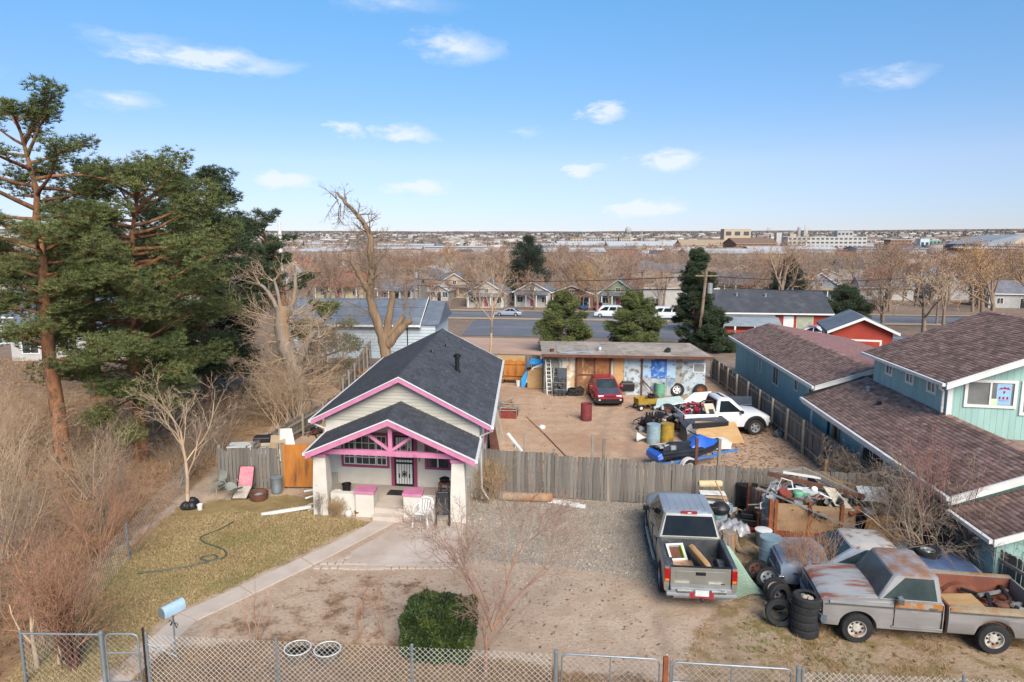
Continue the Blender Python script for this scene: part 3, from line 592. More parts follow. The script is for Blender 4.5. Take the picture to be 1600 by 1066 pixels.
# roof fittings and side wall windows
def rp(a,b): return (a,b,zr(a))
m=MB(hf); a,b=4.62,5.2; m.lathe([(.16,-.1),(.15,.04),(.10,.06),(.10,.62),(.17,.64),(.17,.74),(.09,.8)],12,(a,b,zr(a))); m.build('chimney_pipe',TX['black'],house,smooth=40)
for a,b in ((3.7,9.0),(3.35,6.2)):
    m=MB(hf); m.lathe([(.09,-.08),(.09,.1),(.05,.16)],8,(a,b,zr(a))); m.build('roof_vent',TX['black'],house,smooth=40)
for b0 in (3.0,7.5,10.4): window(house,hf,'b',b0,b0+.9,1.2,2.3,HW+.001,TX['pinkdark'],TX['winglass'],.08,1,out=1)
for b0 in (2.6,6.5): window(house,hf,'b',b0,b0+.9,1.2,2.3,-.001,TX['pinkdark'],TX['winglass'],.08,1,out=-1)
# ---- things on and by the porch
def bucket(name,lab,cat,loc,r,h,mat,handle=True,inside=None,group=None,taper=.8):
    t=thing(name,lab,cat,loc,U(0,3),group)
    m=MB(); m.lathe([(r*taper*.98,0),(r,h),(r*1.05,h),(r*1.05,h-.03*h/.3),(r*.93,h-.01),(r*taper*.9,.03)],14,cap=False); m.lathe([(0.001,.02),(r*taper,.021)],14); m.build('pail',mat,t,smooth=40)
    if handle:
        m=MB(); m.tube([(r*1.04*math.cos(q),.25*r*math.sin(q*2),h*.95-abs(math.sin(q))*r*.55) for q in np.linspace(0,PI,9)],.008,4); m.build('handle',TX['alum'],t)
    return t
p=hpt(1.0,-.9,.34); bucket('planter_pail','black plastic pail on the porch floor beneath the wide grid window','bucket',p,.17,.32,TX['black'])
p=hpt(.72,-1.25,.34)
m=MB()
for k in range(7): m.lathe([(.02,0),(.11,.03),(.13,.1),(.07,.18),(.01,.2)],7,(U(-.1,.1),U(-.08,.08),0))
tag(m.build('plastic_bag',TX['whitepl'],smooth=60,loc=p),'crumpled white plastic bag on porch floor beside the black pail','bag')
p=hpt(2.98,-.75,.342); m=MB(); m.bx(-.42,.42,-.25,.25,0,.015); tag(m.build('doormat',TX['dark'],loc=p,rot=(0,0,-.13)),'dark doormat lying in front of the barred white door','mat')
t=thing('wooden_stool','dark brown wooden stool on the porch under the right window','stool',hpt(4.75,-1.2,.34),-.13)
m=MB(); m.bx(-.2,.2,-.2,.2,.62,.67); m.build('seat',TX['rustd'],t,bevel=.01)
for sx in (-1,1):
    for sy in (-1,1): m=MB(); m.beam((sx*.2,sy*.2,0),(sx*.16,sy*.16,.62),.05,.05); m.build('leg',TX['rustd'],t)
m=MB()
for sx in (-1,1): m.beam((sx*.185,-.18,.25),(sx*.185,.18,.25),.03,.03); m.beam((-.18,sx*.18,.35),(.18,sx*.18,.35),.03,.03)
m.build('stretcher',TX['rustd'],t)
p=hpt(4.75,-1.2,1.01); m=MB(); m.lathe([(.1,0),(.17,.06),(.19,.14),(.15,.16),(.12,.1),(0.01,.09)],14); m.lathe([(.05,.16),(.09,.19),(.02,.22)],10); tag(m.build('cooking_pot',TX['dark'],smooth=40,loc=p),'round dark pot standing on top of the brown stool','pot')
def plastic_chair(lab,loc,rz,mat,group=None,name='garden_chair'):
    t=thing(name,lab,'chair',loc,rz,group)
    m=MB(); m.loft([[(-.21,-.2,.42),(.21,-.2,.42),(.23,.22,.44),(-.23,.22,.44)],[(-.21,-.2,.45),(.21,-.2,.45),(.23,.22,.47),(-.23,.22,.47)]]); m.build('seat',mat,t,bevel=.012)
    m=MB()   # slatted rounded back
    for i in range(-2,3): x=i*.085; m.beam((x,-.2,.46),(x*1.15,-.31,.80-.012*i*i),.05,.018)
    m.tube([(-.25,-.22,.5),(-.25,-.3,.72),(-.17,-.325,.84),(0,-.33,.87),(.17,-.325,.84),(.25,-.3,.72),(.25,-.22,.5)],.025,6); m.build('backrest',mat,t,smooth=40)
    for s in (-1,1):
        m=MB(); m.tube([(s*.25,-.26,.66),(s*.28,-.05,.66),(s*.28,.2,.64),(s*.26,.24,.5)],.024,6); m.build('armrest',mat,t,smooth=40)
        m=MB(); m.beam((s*.25,.24,.46),(s*.28,.27,0),.05,.045); m.build('leg',mat,t)
        m=MB(); m.beam((s*.22,-.2,.46),(s*.25,-.34,0),.05,.045); m.build('leg',mat,t)
    return t
plastic_chair('white plastic garden chair upright on the patio before the porch',(-3.0,21.95,.03),2.85,TX['whitepl'])
t=thing('folded_stroller','folded black stroller frame leaning on the porch front beside white chair','stroller',(-2.35,22.05,.03),.05)
m=MB(); m.tube([(-.22,-.06,.05),(-.24,.12,.6),(-.22,.2,1.05),(-.1,.24,1.2),(.1,.24,1.2),(.22,.2,1.05),(.24,.12,.6),(.22,-.06,.05)],.022,6); m.tube([(-.2,-.2,.06),(-.2,.16,.85)],.018,6); m.tube([(.2,-.2,.06),(.2,.16,.85)],.018,6); m.build('frame',TX['black'],t,smooth=40)
m=MB(); m.loft([[(-.2,.0,.3),(.2,.0,.3),(.2,.06,.3),(-.2,.06,.3)],[(-.22,.1,.7),(.22,.1,.7),(.22,.2,.7),(-.22,.2,.7)],[(-.2,.14,1.08),(.2,.14,1.08),(.2,.24,1.08),(-.2,.24,1.08)]]); m.build('fabric_seat',TX['dark'],t,bevel=.03)
for s in (-1,1):
    for y in (-.2,.02): m=MB(); m.lathe([(.085,-.02),(.09,0),(.085,.02)],12,(s*.24,y,.09),'x'); m.build('wheel',TX['rubber'],t,smooth=40)
# toppled chair and plank by the left column
t=plastic_chair('white plastic garden chair tipped on its side by the left porch column',(-7.45,23.55,.24),.3,TX['whitepl'],name='tipped_chair')
t.rotation_euler=(R(8),R(82),.5)
m=MB(); m.bx(-.85,.85,-.06,.06,0,.1); tag(m.build('white_beam',TX['white'],loc=(-8.0,23.1,.02),rot=(0,-.06,.28),bevel=.01),'white painted beam lying on grass against the tipped white chair','beam')
p=(-6.2,22.72,0)
t=thing('garden_gnome','small pale garden figurine standing by the porch wall','figurine',(-5.72,22.75,0),.3)
m=MB(); m.lathe([(.1,0),(.13,.05),(.13,.14),(.08,.22),(.05,.24)],10); m.build('body',TX['stucco'],t,smooth=50)
m=MB(); m.lathe([(.02,.22),(.07,.25),(.075,.31),(.04,.36),(0.005,.37)],10); m.build('head',TX['siding'],t,smooth=50)
t=thing('clay_pot_stack','stack of tipped clay pots beside the small figurine','pots',(-5.4,22.8,0),.3)
for k,(x,y,z,ry) in enumerate(((0,0,0,0),(.02,.01,.16,.3),(.2,-.02,.08,1.4))):
    m=MB(); m.X=T(x,y,z,0,ry); m.lathe([(.08,0),(.12,.15),(.13,.15),(.13,.18),(.1,.18),(.07,.03)],12); m.build('pot',TX['rustb'],t,smooth=40)
# ---------------------------------------------------------------- wooden fences
BM=[]
for k in range(7):
    w=(.135,.13,.14,.125,.138,.115,.15)[k]; h=1.0; m=MB(); d=(.0,.02,.01,.03,.0,.015,.04)[k]
    m.prism([(-w/2,-.01,0),(w/2,-.01,0),(w/2,-.01,h-d),(w/2-.03,-.01,h),(-w/2+.02,-.01,h),(-w/2,-.01,h-d*.5)],(0,.022,0)); BM.append(m.mesh('board',TX['weath']))
def plank_fence(name,lab,A,B,h,step=.142,jit=.05,gap=None,rails=True,post_step=2.4,ph=.15,back=1,mesh=None,hf_=None,group=None,lean=.006):
    A=Vector((*A,0)); B=Vector((*B,0)); L=(B-A).length; d=(B-A)/L; ang=math.atan2(d.y,d.x)
    t=thing(name,lab,'fence',tuple(A),ang,group); n=int(L/step)
    for i in range(n):
        x=(i+.5)*step
        if gap and any(g0<x<g1 for g0,g1 in gap): continue
        hh=(hf_(x) if hf_ else h)+U(-jit,jit)*.45+(U(-.35,-.08) if rnd.random()<.03 else 0)
        o=mesh_obj('board',(mesh or BM)[rnd.randrange(7)],t,(x+U(-.006,.006),U(-.008,.008),.02+U(0,.03)),(U(-.012,.012),U(-lean,lean),0)); o.scale=(step/.142,1,hh)
    if rails:
        for z in (.35,h*.82):
            k=0
            while k*2.4<L-.1:
                m=MB(); m.bx(k*2.4,min(L,k*2.4+2.39),.04*back-.025,.04*back+.025,z-.045,z+.045); m.build('rail',TX['wgrey'],t); k+=1
    k=0
    while k*post_step<L:
        m=MB(); m.cb(0,0,(h+ph)/2,.1,.1,h+ph); m.build('post',TX['wgrey'],t,loc=(k*post_step+.05,.115*back,0),rot=(U(-.02,.02),U(-.02,.02),0)); k+=1
    return t
plank_fence('plank_fence','long grey weathered board fence between the gravel drive and the dirt back yard',(-1.08,24.88),(12.7,22.62),1.68,hf_=lambda x:1.72 if x<2.9 else (1.62 if x<5.5 else 1.55),post_step=2.3,ph=-.05)
for (x,y,h,mt,lab) in ((.45,25.15,2.25,'weath2','thin tan post rising behind the front board fence nearest the house'),(3.0,24.75,2.35,'wgrey','grey post rising behind the board fence, left one of a close pair'),(3.42,24.7,2.2,'wgrey','grey post rising behind the board fence, right one of a close pair'),
    (6.72,24.05,2.45,'rustd','tall rusty pipe post standing against the board fence in front of the jet ski'),(7.62,24.2,2.35,'weath2','pale wooden post standing by the jet ski trailer wheel'),(1.6,24.55,1.85,'weath2','split tan post set into the board fence near the house end'),(3.55,24.15,1.8,'weath2','pair of tan gate posts in the middle of the board fence'),(8.0+1.2,25.0,1.0,'wood','short sawn stump post in the back yard behind the fence'),(12.0,25.2,1.25,'wood','short wooden post stub at the far right behind the board fence')):
    m=MB(); m.prism([(-.05,-.05,0),(.05,-.05,0),(.05,.05,0),(-.05,.05,0)],(U(-.04,.04),U(-.04,.04),h)); m.bx(-.07,.07,-.07,.07,-.02,.06); tag(m.build('fence_post',TX[mt],loc=(x,y,0)),lab,'post')
plank_fence('plank_fence','short dark weathered board fence left of the orange plywood gate',(-11.35,25.3),(-8.98,25.42),1.62,post_step=2.25)
t=thing('plywood_gate','orange stained plywood gate panel beside the left corner of the bungalow','gate',(-8.85,25.42,0),0)
m=MB(); m.bx(0,1.42,-.012,.012,.08,1.78); m.build('panel',TX['ply'],t)
for x in (-.06,1.36): m=MB(); m.cb(x,.09,.9,.1,.1,1.8); m.build('post',TX['weath2'],t)
m=MB(); m.cb(1.3,-.03,.75,.04,.03,.2); m.build('latch',TX['dark'],t)
# boundary fence of dog-ear pickets between back yard and the teal house
PM=[]
for k in range(7):
    w=.135; m=MB(); m.prism([(-w/2,-.01,0),(w/2,-.01,0),(w/2,-.01,.96),(w/2-.035,-.01,1),(-w/2+.035,-.01,1),(-w/2,-.01,.96)],(0,.02,0)); PM.append(m.mesh('picket',TX['weath']))
_bm=BM
plank_fence('picket_fence','grey dog ear picket fence running back along the teal house',(12.95,23.4),(13.95,47.2),1.5,step=.15,mesh=PM,post_step=2.1,ph=.08,back=1,jit=.02)
for k,y in enumerate((27.6,31.4,35.0)):
    pass
t=None
plank_fence('plank_fence','dark old board fence behind the shed side of the back yard',(-5.0,47.6),(2.0,46.6),1.6,step=.16,post_step=2.0)
plank_fence('plank_fence','tan old board fence with leaning boards beside the big dead tree',(-9.6,37.5),(-11.0,52),1.75,step=.17,jit=.25,post_step=2.4,back=-1,lean=.05)
m_=plank_fence('board_fence','low tan board fence on the left edge of the side yard beneath the dead trunks',(-11.4,25.4),(-9.7,37.4),1.0,step=.16,jit=.08,back=-1)
plank_fence('plank_fence','dark board fence at the right behind the rusty pickup bed',(12.55,22.6),(13.1,14.2),1.5,step=.15,post_step=2.2,back=-1)
# ---------------------------------------------------------------- chain link fences
def chain_panel(parent,L,z0,z1,s=.078,r=.005,x0=0.):
    h=z1-z0; A=[];B=[]
    n=int((L+h)/s)+1
    for sg in (1,-1):
        for i in range(n+1):
            c0=i*s-h   # line x=c0+(z) for sg=1
            t0=max(0,-c0); t1=min(h,L-c0)
            if t1-t0<.02: continue
            a=(c0+t0,t0); b=(c0+t1,t1)
            if sg<0: a=(a[0],h-a[1]); b=(b[0],h-b[1])
            A.append((x0+a[0],.003*sg,z0+a[1])); B.append((x0+b[0],.003*sg,z0+b[1]))
    A=np.array(A);B=np.array(B); o=mesh_obj('chain_mesh',npmesh('chain_mesh',*segs(A,B,np.full(len(A),r),np.full(len(A),r),3),TX['wire']),parent); o['kind']='stuff'; return o
def segs(A,B,ra,rb,n=4):
    """frusta between points A and B -> V,F (quads)"""
    A=np.asarray(A,float);B=np.asarray(B,float);ra=np.asarray(ra,float);rb=np.asarray(rb,float)
    d=B-A; d=d/np.maximum(np.linalg.norm(d,axis=1,keepdims=True),1e-9)
    ref=np.where(np.abs(d[:,2:3])<.9,np.array([[0,0,1.]]),np.array([[1.,0,0]])); u=np.cross(d,ref); u/=np.maximum(np.linalg.norm(u,axis=1,keepdims=True),1e-9); w=np.cross(d,u)
    k=np.arange(n)*2*PI/n; c_,s_=np.cos(k)[None,:,None],np.sin(k)[None,:,None]
    ring=u[:,None,:]*c_+w[:,None,:]*s_
    V=np.concatenate([A[:,None,:]+ring*ra[:,None,None],B[:,None,:]+ring*rb[:,None,None]],1).reshape(-1,3)
    i=np.arange(n); q=np.stack([i,(i+1)%n,n+(i+1)%n,n+i],1); F=(q[None]+(np.arange(len(A))*2*n)[:,None,None]).reshape(-1,4)
    return V,F
def pole(parent,x,h,r=.03,mat=None,name='post',y=0): m=MB(); m.lathe([(r,-.1),(r,h),(r*1.2,h),(r*1.1,h+.03),(.005,h+.05)],8,(x,y,0)); return m.build(name,mat or TX['galv'],parent,smooth=40)
def chain_fence(name,lab,A,B,posts,top=1.2,rail=False,s=.12,r=.0052):
    A=Vector((*A,0));B=Vector((*B,0)); d=B-A; t=thing(name,lab,'fence',tuple(A),math.atan2(d.y,d.x)); L=d.length
    chain_panel(t,L,.04,top,s,r)
    for q in posts: pole(t,q*L,top+.03)
    if rail: m=MB(); m.tube([(0,0,top),(L,0,top)],.022,6); m.build('top_rail',TX['galv'],t,smooth=40)
    return t
chain_fence('chain_link_fence','chain link fence along the front of the yard between walk gate and drive gate',(-7.86,13.57),(.82,12.9),(0,.33,.665),1.2)
chain_fence('chain_link_fence','short chain link fence with top rail left of the walk gate',(-10.6,13.62),(-8.86,13.58),(0,),1.2,True,.14,.0017)
chain_fence('chain_link_fence','chain link fence at the lower right corner past the drive gate',(5.75,12.38),(12.5,11.9),(.0,.45,.97),1.15)
chain_fence('chain_link_fence','chain link fence running back through the brush left of the lawn',(-10.65,13.7),(-12.5,25.2),(.0,.5,.98),1.1,False,.17,.0022)
def tube_gate(name,lab,A,B,h,mids,wr_=.004):
    A=Vector((*A,0));B=Vector((*B,0)); d=B-A; L=d.length; t=thing(name,lab,'gate',tuple(A),math.atan2(d.y,d.x))
    m=MB(); c_=.1; m.tube([(.04,0,.1),(.04,0,h-c_),(.04+c_*.3,0,h-c_*.3),(.04+c_,0,h),(L-.04-c_,0,h),(L-.04-c_*.3,0,h-c_*.3),(L-.04,0,h-c_),(L-.04,0,.1)],.02,6,closed=True); m.build('frame',TX['galv'],t,smooth=40)
    for z in mids: m=MB(); m.tube([(.05,0,z),(L-.05,0,z)],.017,6); m.build('cross_bar',TX['galv'],t,smooth=40)
    m=MB(); m.tube([(L/2,0,.1),(L/2,0,h)],.015,6); 
    if L>1.3: m.build('upright',TX['galv'],t,smooth=40)
    chain_panel(t,L-.1,.12,h-.02,.13,wr_,.05)
    return t
pole(thing('gate_post','stout galvanised hinge post at the left of the walk gate','post',(-8.83,13.57,0)),0,1.25,.045)
tube_gate('walk_gate','rounded pipe gate with latch across the concrete walk',(-8.78,13.57),(-8.0,13.57),1.22,(.78,),.0017)
t=thing('gate_latch_post','black latch post with prop pipe beside the walk gate','post',(-7.93,13.58,0)); m=MB(); m.lathe([(.022,0),(.022,1.3),(.03,1.31),(.02,1.36)],8); m.build('pipe',TX['dark'],t); m=MB(); m.tube([(.05,0,1.0),(.62,.12,.62)],.02,6); m.tube([(.05,.03,.95),(.62,.17,.57)],.014,6); m.build('prop_pipe',TX['galv'],t)
pole(thing('gate_post','galvanised post where the chain link meets the drive gate','post',(.9,12.88,0)),0,1.25,.045)
tube_gate('drive_gate','left half of the wide galvanised drive gate',(.98,12.87),(3.02,12.67),1.22,(.2,),.002)
tube_gate('drive_gate','right half of the wide galvanised drive gate past the rusty post',(3.2,12.65),(5.58,12.41),1.18,(.75,.2),.0022)
t=thing('rusty_gate_post','rust red channel post between the two halves of the drive gate','post',(3.1,12.66,0)); m=MB(); m.bx(-.05,.05,-.04,.04,0,1.28); m.build('channel',TX['rustb'],t,bevel=.008); m=MB(); m.tube([(.1,0,0),(.1,0,1.2)],.018,6); m.build('stop_pipe',TX['galv'],t)
pole(thing('gate_post','galvanised post at the right end of the drive gate','post',(5.66,12.39,0)),0,1.22,.04)
# mailbox
t=thing('mailbox','pale blue mailbox on a scrolled iron post beside the walk','mailbox',(-7.72,14.45,0),-.5)
m=MB(); m.tube([(0,0,0),(0,0,1.2)],.022,6); m.build('post',TX['galv'],t)
m=MB()
for s in (-1,1): m.tube([(s*(.02+.1*(1-k/9)*abs(math.cos(.55*k)) ),0,.85+.2*k/9+.04*math.sin(.7*k)) for k in range(10)],.011,4); m.tube([(s*.11+s*.05*math.cos(q),0,.92+.06*math.sin(q)) for q in np.linspace(0,5.2,9)],.01,4)
m.build('scroll_bracket',TX['blackgrill'],t)
m=MB(); rr=[(-.11,.0),(.11,0),(.11,.12),(.09,.19),(.045,.235),(0,.245),(-.045,.235),(-.09,.19),(-.11,.12)]; m.loft([[(x,-.26,1.2+z) for x,z in rr],[(x,.26,1.2+z) for x,z in rr]]); m.build('box',M('pale_blue_paint',srgb('#a8c3d2'),srgb('#98b5c6'),4,.5,c3=srgb('#7d97a5'),c3s=3),t,smooth=50)
m=MB(); m.loft([[(x*.97,-.275,1.2+z*.97) for x,z in rr],[(x*.97,-.261,1.2+z*.97) for x,z in rr]]); m.build('door',TX['galv'],t)
# round tubs behind the front fence
for k,(x,y) in enumerate(((-4.95,14.55),(-4.25,14.5))):
    t=thing('round_tub','weathered tub with white rim behind the chain link fence, '+('left one of two' if k==0 else 'right one of two'),'tub',(x,y,0),.2,'white rimmed tubs behind the front fence')
    m=MB(); m.lathe([(.25,0),(.30,.27),(.27,.27),(.22,.05)],18,cap=False); m.lathe([(.01,.16),(.27,.16)],18); m.build('basin',M('mossy_tub',srgb('#5f5648'),srgb('#75695a'),4,.8),t,smooth=40)
    m=MB(); m.tube([(.30*math.cos(q),.30*math.sin(q),.27) for q in np.linspace(0,2*PI,20)[:-1]],.013,6,closed=True); m.build('rim',TX['whitepl'],t,smooth=50)
# hose on the lawn
m=MB(); pts=[(-9.55,22.2),(-9.75,21.6),(-10.1,21.0),(-9.75,20.55),(-9.0,20.1),(-8.75,19.6),(-9.1,19.35),(-9.45,19.5),(-9.2,19.75),(-8.95,19.5),(-9.4,19.1),(-10.2,18.75),(-11.0,18.55)]
pp=[]
for i in range(len(pts)-1):
    p0,p1,p2,p3=(Vector((*pts[max(0,min(len(pts)-1,i+k))],.03)) for k in (-1,0,1,2))
    for q in (0,.25,.5,.75): pp.append(.5*((2*p1)+(p2-p0)*q+(2*p0-5*p1+4*p2-p3)*q*q+(-p0+3*p1-3*p2+p3)*q**3))
m.tube(pp,.024,6); tag(m.build('garden_hose',M('hose_green',srgb('#3d463a'),srgb('#495243'),4,.6),smooth=50),'grey green garden hose looped across the dry lawn','hose')
# ---- along the left fence
def metal_chair(lab,loc,rz,mat,up=True):
    t=thing('metal_patio_chair',lab,'chair',loc,rz)
    m=MB(); m.lathe([(.01,.42),(.2,.43),(.22,.45)],12); m.build('seat',mat,t,smooth=40)
    m=MB(); m.loft([[(-.2,-.2,.5),(.2,-.2,.5),(.2,-.18,.5),(-.2,-.18,.5)],[(-.23,-.28,.7),(.23,-.28,.7),(.23,-.26,.7),(-.23,-.26,.7)],[(-.17,-.32,.88),(.17,-.32,.88),(.17,-.3,.88),(-.17,-.3,.88)]]); m.build('backrest',mat,t,bevel=.008)
    for sx in (-1,1):
        for sy in (-1,1): m=MB(); m.tube([(sx*.18,sy*.16,.43),(sx*.24,sy*.25,0)],.013,5); m.build('leg',mat,t)
        m=MB(); m.tube([(sx*.22,-.24,.62),(sx*.26,0,.64),(sx*.24,.2,.6),(sx*.22,.22,.43)],.014,5); m.build('armrest',mat,t)
    return t
pg=M('grey_green_metal',srgb('#8b9086'),srgb('#7d8278'),4,.6)
metal_chair('grey metal patio chair at the corner of the dark board fence',(-11.15,24.75,0),2.6,pg)
q=metal_chair('grey metal patio chair tipped forward beside the upright one',(-10.75,24.6,.12),.9,pg); q.rotation_euler=(.75,.1,.9)
t=thing('lounge_chair','reclined lounge chair with pink and grey webbing against the dark fence','lounge chair',(-10.15,24.75,0),.0)
m=MB(); m.tube([(-.28,-.5,.06),(-.28,.1,.3),(-.28,.42,1.0),(.28,.42,1.0),(.28,.1,.3),(.28,-.5,.06)],.022,6,closed=False); m.tube([(-.32,-.35,0),(-.32,.3,.35)],.02,6); m.tube([(.32,-.35,0),(.32,.3,.35)],.02,6); m.build('frame',TX['dark'],t,smooth=40)
m=MB(); m.loft([[(-.26,.12,.33),(.26,.12,.33),(.26,.15,.32),(-.26,.15,.32)],[(-.26,.42,.99),(.26,.42,.99),(.26,.45,.98),(-.26,.45,.98)]]); m.build('back_webbing',M('pink_web',srgb('#c56b78'),srgb('#d48a90'),7,.9,stretch=(1,1,1)),t)
m=MB(); m.loft([[(-.26,-.48,.09),(.26,-.48,.09),(.26,-.48,.06),(-.26,-.48,.06)],[(-.26,.1,.33),(.26,.1,.33),(.26,.1,.30),(-.26,.1,.30)]]); m.build('seat_webbing',M('grey_web',srgb('#b7aea3'),srgb('#a39a8e'),7,.9),t)
t=thing('trash_can','galvanised ribbed trash can standing at the end of the dark fence','trash can',(-8.98,24.95,0))
m=MB(); m.lathe([(.17,0),(.2,.1),(.195,.12),(.205,.3),(.2,.32),(.215,.6),(.22,.62)],16); m.build('barrel',TX['galv'],t,smooth=30)
m=MB(); m.lathe([(.235,.62),(.235,.66),(.15,.71),(.02,.72)],16); m.build('lid',TX['galv'],t,smooth=30)
t=thing('fire_pit','rust red round fire bowl on the grass by the trash can','fire bowl',(-9.45,24.35,0)); m=MB(); m.lathe([(.3,0),(.33,.1),(.36,.28),(.33,.28),(.28,.06)],18,cap=False); m.lathe([(.01,.1),(.3,.1)],18); m.build('bowl',TX['rustd'],t,smooth=40)
m=MB(); m.lathe([(.02,.1),(.18,.16),(.12,.22),(.02,.24)],7); m.build('ashes',TX['greypl'],t)
bucket('small_pail','small white pail beside the leaning bare tree','bucket',(-11.2,23.35,0),.1,.2,TX['whitepl'])
m=MB()
for k in range(5): m.lathe([(.03,0),(.17,.04),(.2,.14),(.12,.26),(.02,.31)],7,(U(-.3,.3),U(-.2,.2),U(-.05,.05)))
tag(m.build('trash_bag',TX['dark'],smooth=50,loc=(-11.5,23.6,0)),'dark filled trash bag by the small white pail','trash bag')
# ---------------------------------------------------------------- vehicles (local x forward, y left, z up)
def arch_z(x,axles,R_,zb,zc):
    z=zb
    for a in axles:
        d=abs(x-a)
        if d<R_: z=max(z,zc+math.sqrt(R_*R_-d*d))
    return z
def body_shell(xs,w,zs,zt,zb,bulge=.03,nose=None):
    """rings across the car at every x: w half width, zs shoulder height, zt centre height, zb lower edge"""
    rings=[]
    for x,W_,s_,t_,b_ in zip(xs,w,zs,zt,zb):
        b_=min(b_,s_-.04); md=b_+(s_-b_)*.5
        half=[(W_-.05,b_),(W_-.005,b_+.05*(s_-b_)),(W_+bulge*.6,md),(W_,s_-.07*min(1,(s_-b_)*2)),(W_-.035,s_-.015),(W_-.10,s_+(t_-s_)*.25),(W_*.55,s_+(t_-s_)*.86),(0,t_)]
        rings.append([(x,y,z) for y,z in half]+[(x,-y,z) for y,z in reversed(half[:-1])])
    return rings
def wheel(parent,x,y,r,w,rimm,tyre=None,style='disc',rr=.62,hub=None):
    s=1 if y>0 else -1; we=bpy.data.objects.new('wheel',None); C.objects.link(we); we.parent=parent; we.location=(x,y,r)
    m=MB(); m.lathe([(r*rr,-w/2),(r*.93,-w/2),(r*.985,-w*.4),(r,-w*.25),(r,w*.25),(r*.985,w*.4),(r*.93,w/2),(r*rr,w/2),(r*rr*.97,0)],22,(0,0,0),'y',cap=False); 
    for k in range(22):
        a=2*PI*k/22; m.X=Matrix.Rotation(a,4,'Y'); m.bx(-.008,.008,-w*.38,w*.38,r*.98,r*1.003)
    m.X=None; m.build('tyre',tyre or TX['rubber'],we,smooth=35)
    m=MB(); o=-s*w*.42; sg=-s   # lathe 'y' uses -h
    m.lathe([(r*rr,-s*w*.1),(r*rr,-s*(w*.46)),(r*rr*.9,-s*(w*.44)),(r*rr*.82,-s*w*.22),(r*rr*.45,-s*w*.18),(r*rr*.38,-s*w*.32),(r*rr*.2,-s*w*.34),(.005,-s*w*.34)],20,(0,0,0),'y'); rim=m.build('rim',rimm,we,smooth=35)
    m=MB()
    nh={'disc':8,'spoke':6,'alloy':5}[style]
    for k in range(nh):
        a=2*PI*k/nh; R2=r*rr*.63; hx=.11*rr*r/.25
        m.lathe([(r*rr*(.13 if style!='alloy' else .17),-s*(w*.22)),(r*rr*(.13 if style!='alloy' else .17),-s*(w*.245)),(.003,-s*(w*.245))],8,(R2*math.cos(a),0,R2*math.sin(a)),'y')
    m.build('rim_hole',TX['dark'],rim)
    return we
def bil(c00,c10,c11,c01,s,t):
    a,b,c_,d=map(Vector,(c00,c10,c11,c01)); return (a*(1-s)+b*s)*(1-t)+(d*(1-s)+c_*s)*t
def glass_patch(c00,c10,c11,c01,poly,off=.008):
    pts=[bil(c00,c10,c11,c01,s,t) for s,t in poly]; n=(Vector(c10)-Vector(c00)).cross(Vector(c01)-Vector(c00)).normalized()
    m=MB(); m.prism([tuple(p+n*(off-.02)) for p in pts],tuple(n*.02)); return m
def greenhouse(t,xb0,xb1,wb,zb,xt0,xt1,wt,zt,paint,glass,sides,wind=((.06,.10),(.94,.10),(.92,.9),(.08,.9)),rear=((.08,.12),(.92,.12),(.9,.88),(.1,.88)),roofm=None,trim=None,name='cab',roof_name='roof',dome=.04,ribs=0):
    """x..0 rear, x..1 front; glass quads sit proud of the pillars"""
    rb=lambda x0,x1,w,z,c_:[(x0,-w+c_,z),(x0+c_,-w,z),(x1-c_,-w,z),(x1,-w+c_,z),(x1,w-c_,z),(x1-c_,w,z),(x0+c_,w,z),(x0,w-c_,z)]
    m=MB(); m.loft([rb(xb0,xb1,wb,zb,.03),rb(xt0,xt1,wt,zt,.05)],cap=False); cab=m.build(name,paint,t,smooth=30)
    m=MB(); m.loft([rb(xt0-.01,xt1+.01,wt+.012,zt-.03,.06),rb(xt0+.0,xt1-.0,wt+.005,zt+.005,.07),rb(xt0+.07,xt1-.09,wt-.07,zt+dome*.8,.1),rb(xt0+.3,xt1-.3,wt-.3,zt+dome,.12)])
    for k in range(ribs): y=-wt*.7+2*wt*.7*k/(ribs-1); m.bx(xt0+.12,xt1-.2,y-.018,y+.018,zt+dome*.55,zt+dome*.98+.006)
    roof=m.build(roof_name,roofm or paint,t,smooth=40)
    q=glass_patch((xb1,-wb,zb),(xb1,wb,zb),(xt1,wt,zt),(xt1,-wt,zt),wind); q.build('windscreen',glass,t)
    q=glass_patch((xb0,wb,zb),(xb0,-wb,zb),(xt0,-wt,zt),(xt0,wt,zt),rear); q.build('rear_window',glass,t)
    for s in (-1,1):
        for pl in sides:
            if s<0: q=glass_patch((xb0,-wb,zb),(xb1,-wb,zb),(xt1,-wt,zt),(xt0,-wt,zt),pl)
            else: q=glass_patch((xb1,wb,zb),(xb0,wb,zb),(xt0,wt,zt),(xt1,wt,zt),[(1-a,b) for a,b in pl])
            q.build('side_window',glass,t)
    return cab
def lp(x,tab):
    xs,ys=zip(*tab); return np.interp(x,xs,ys)
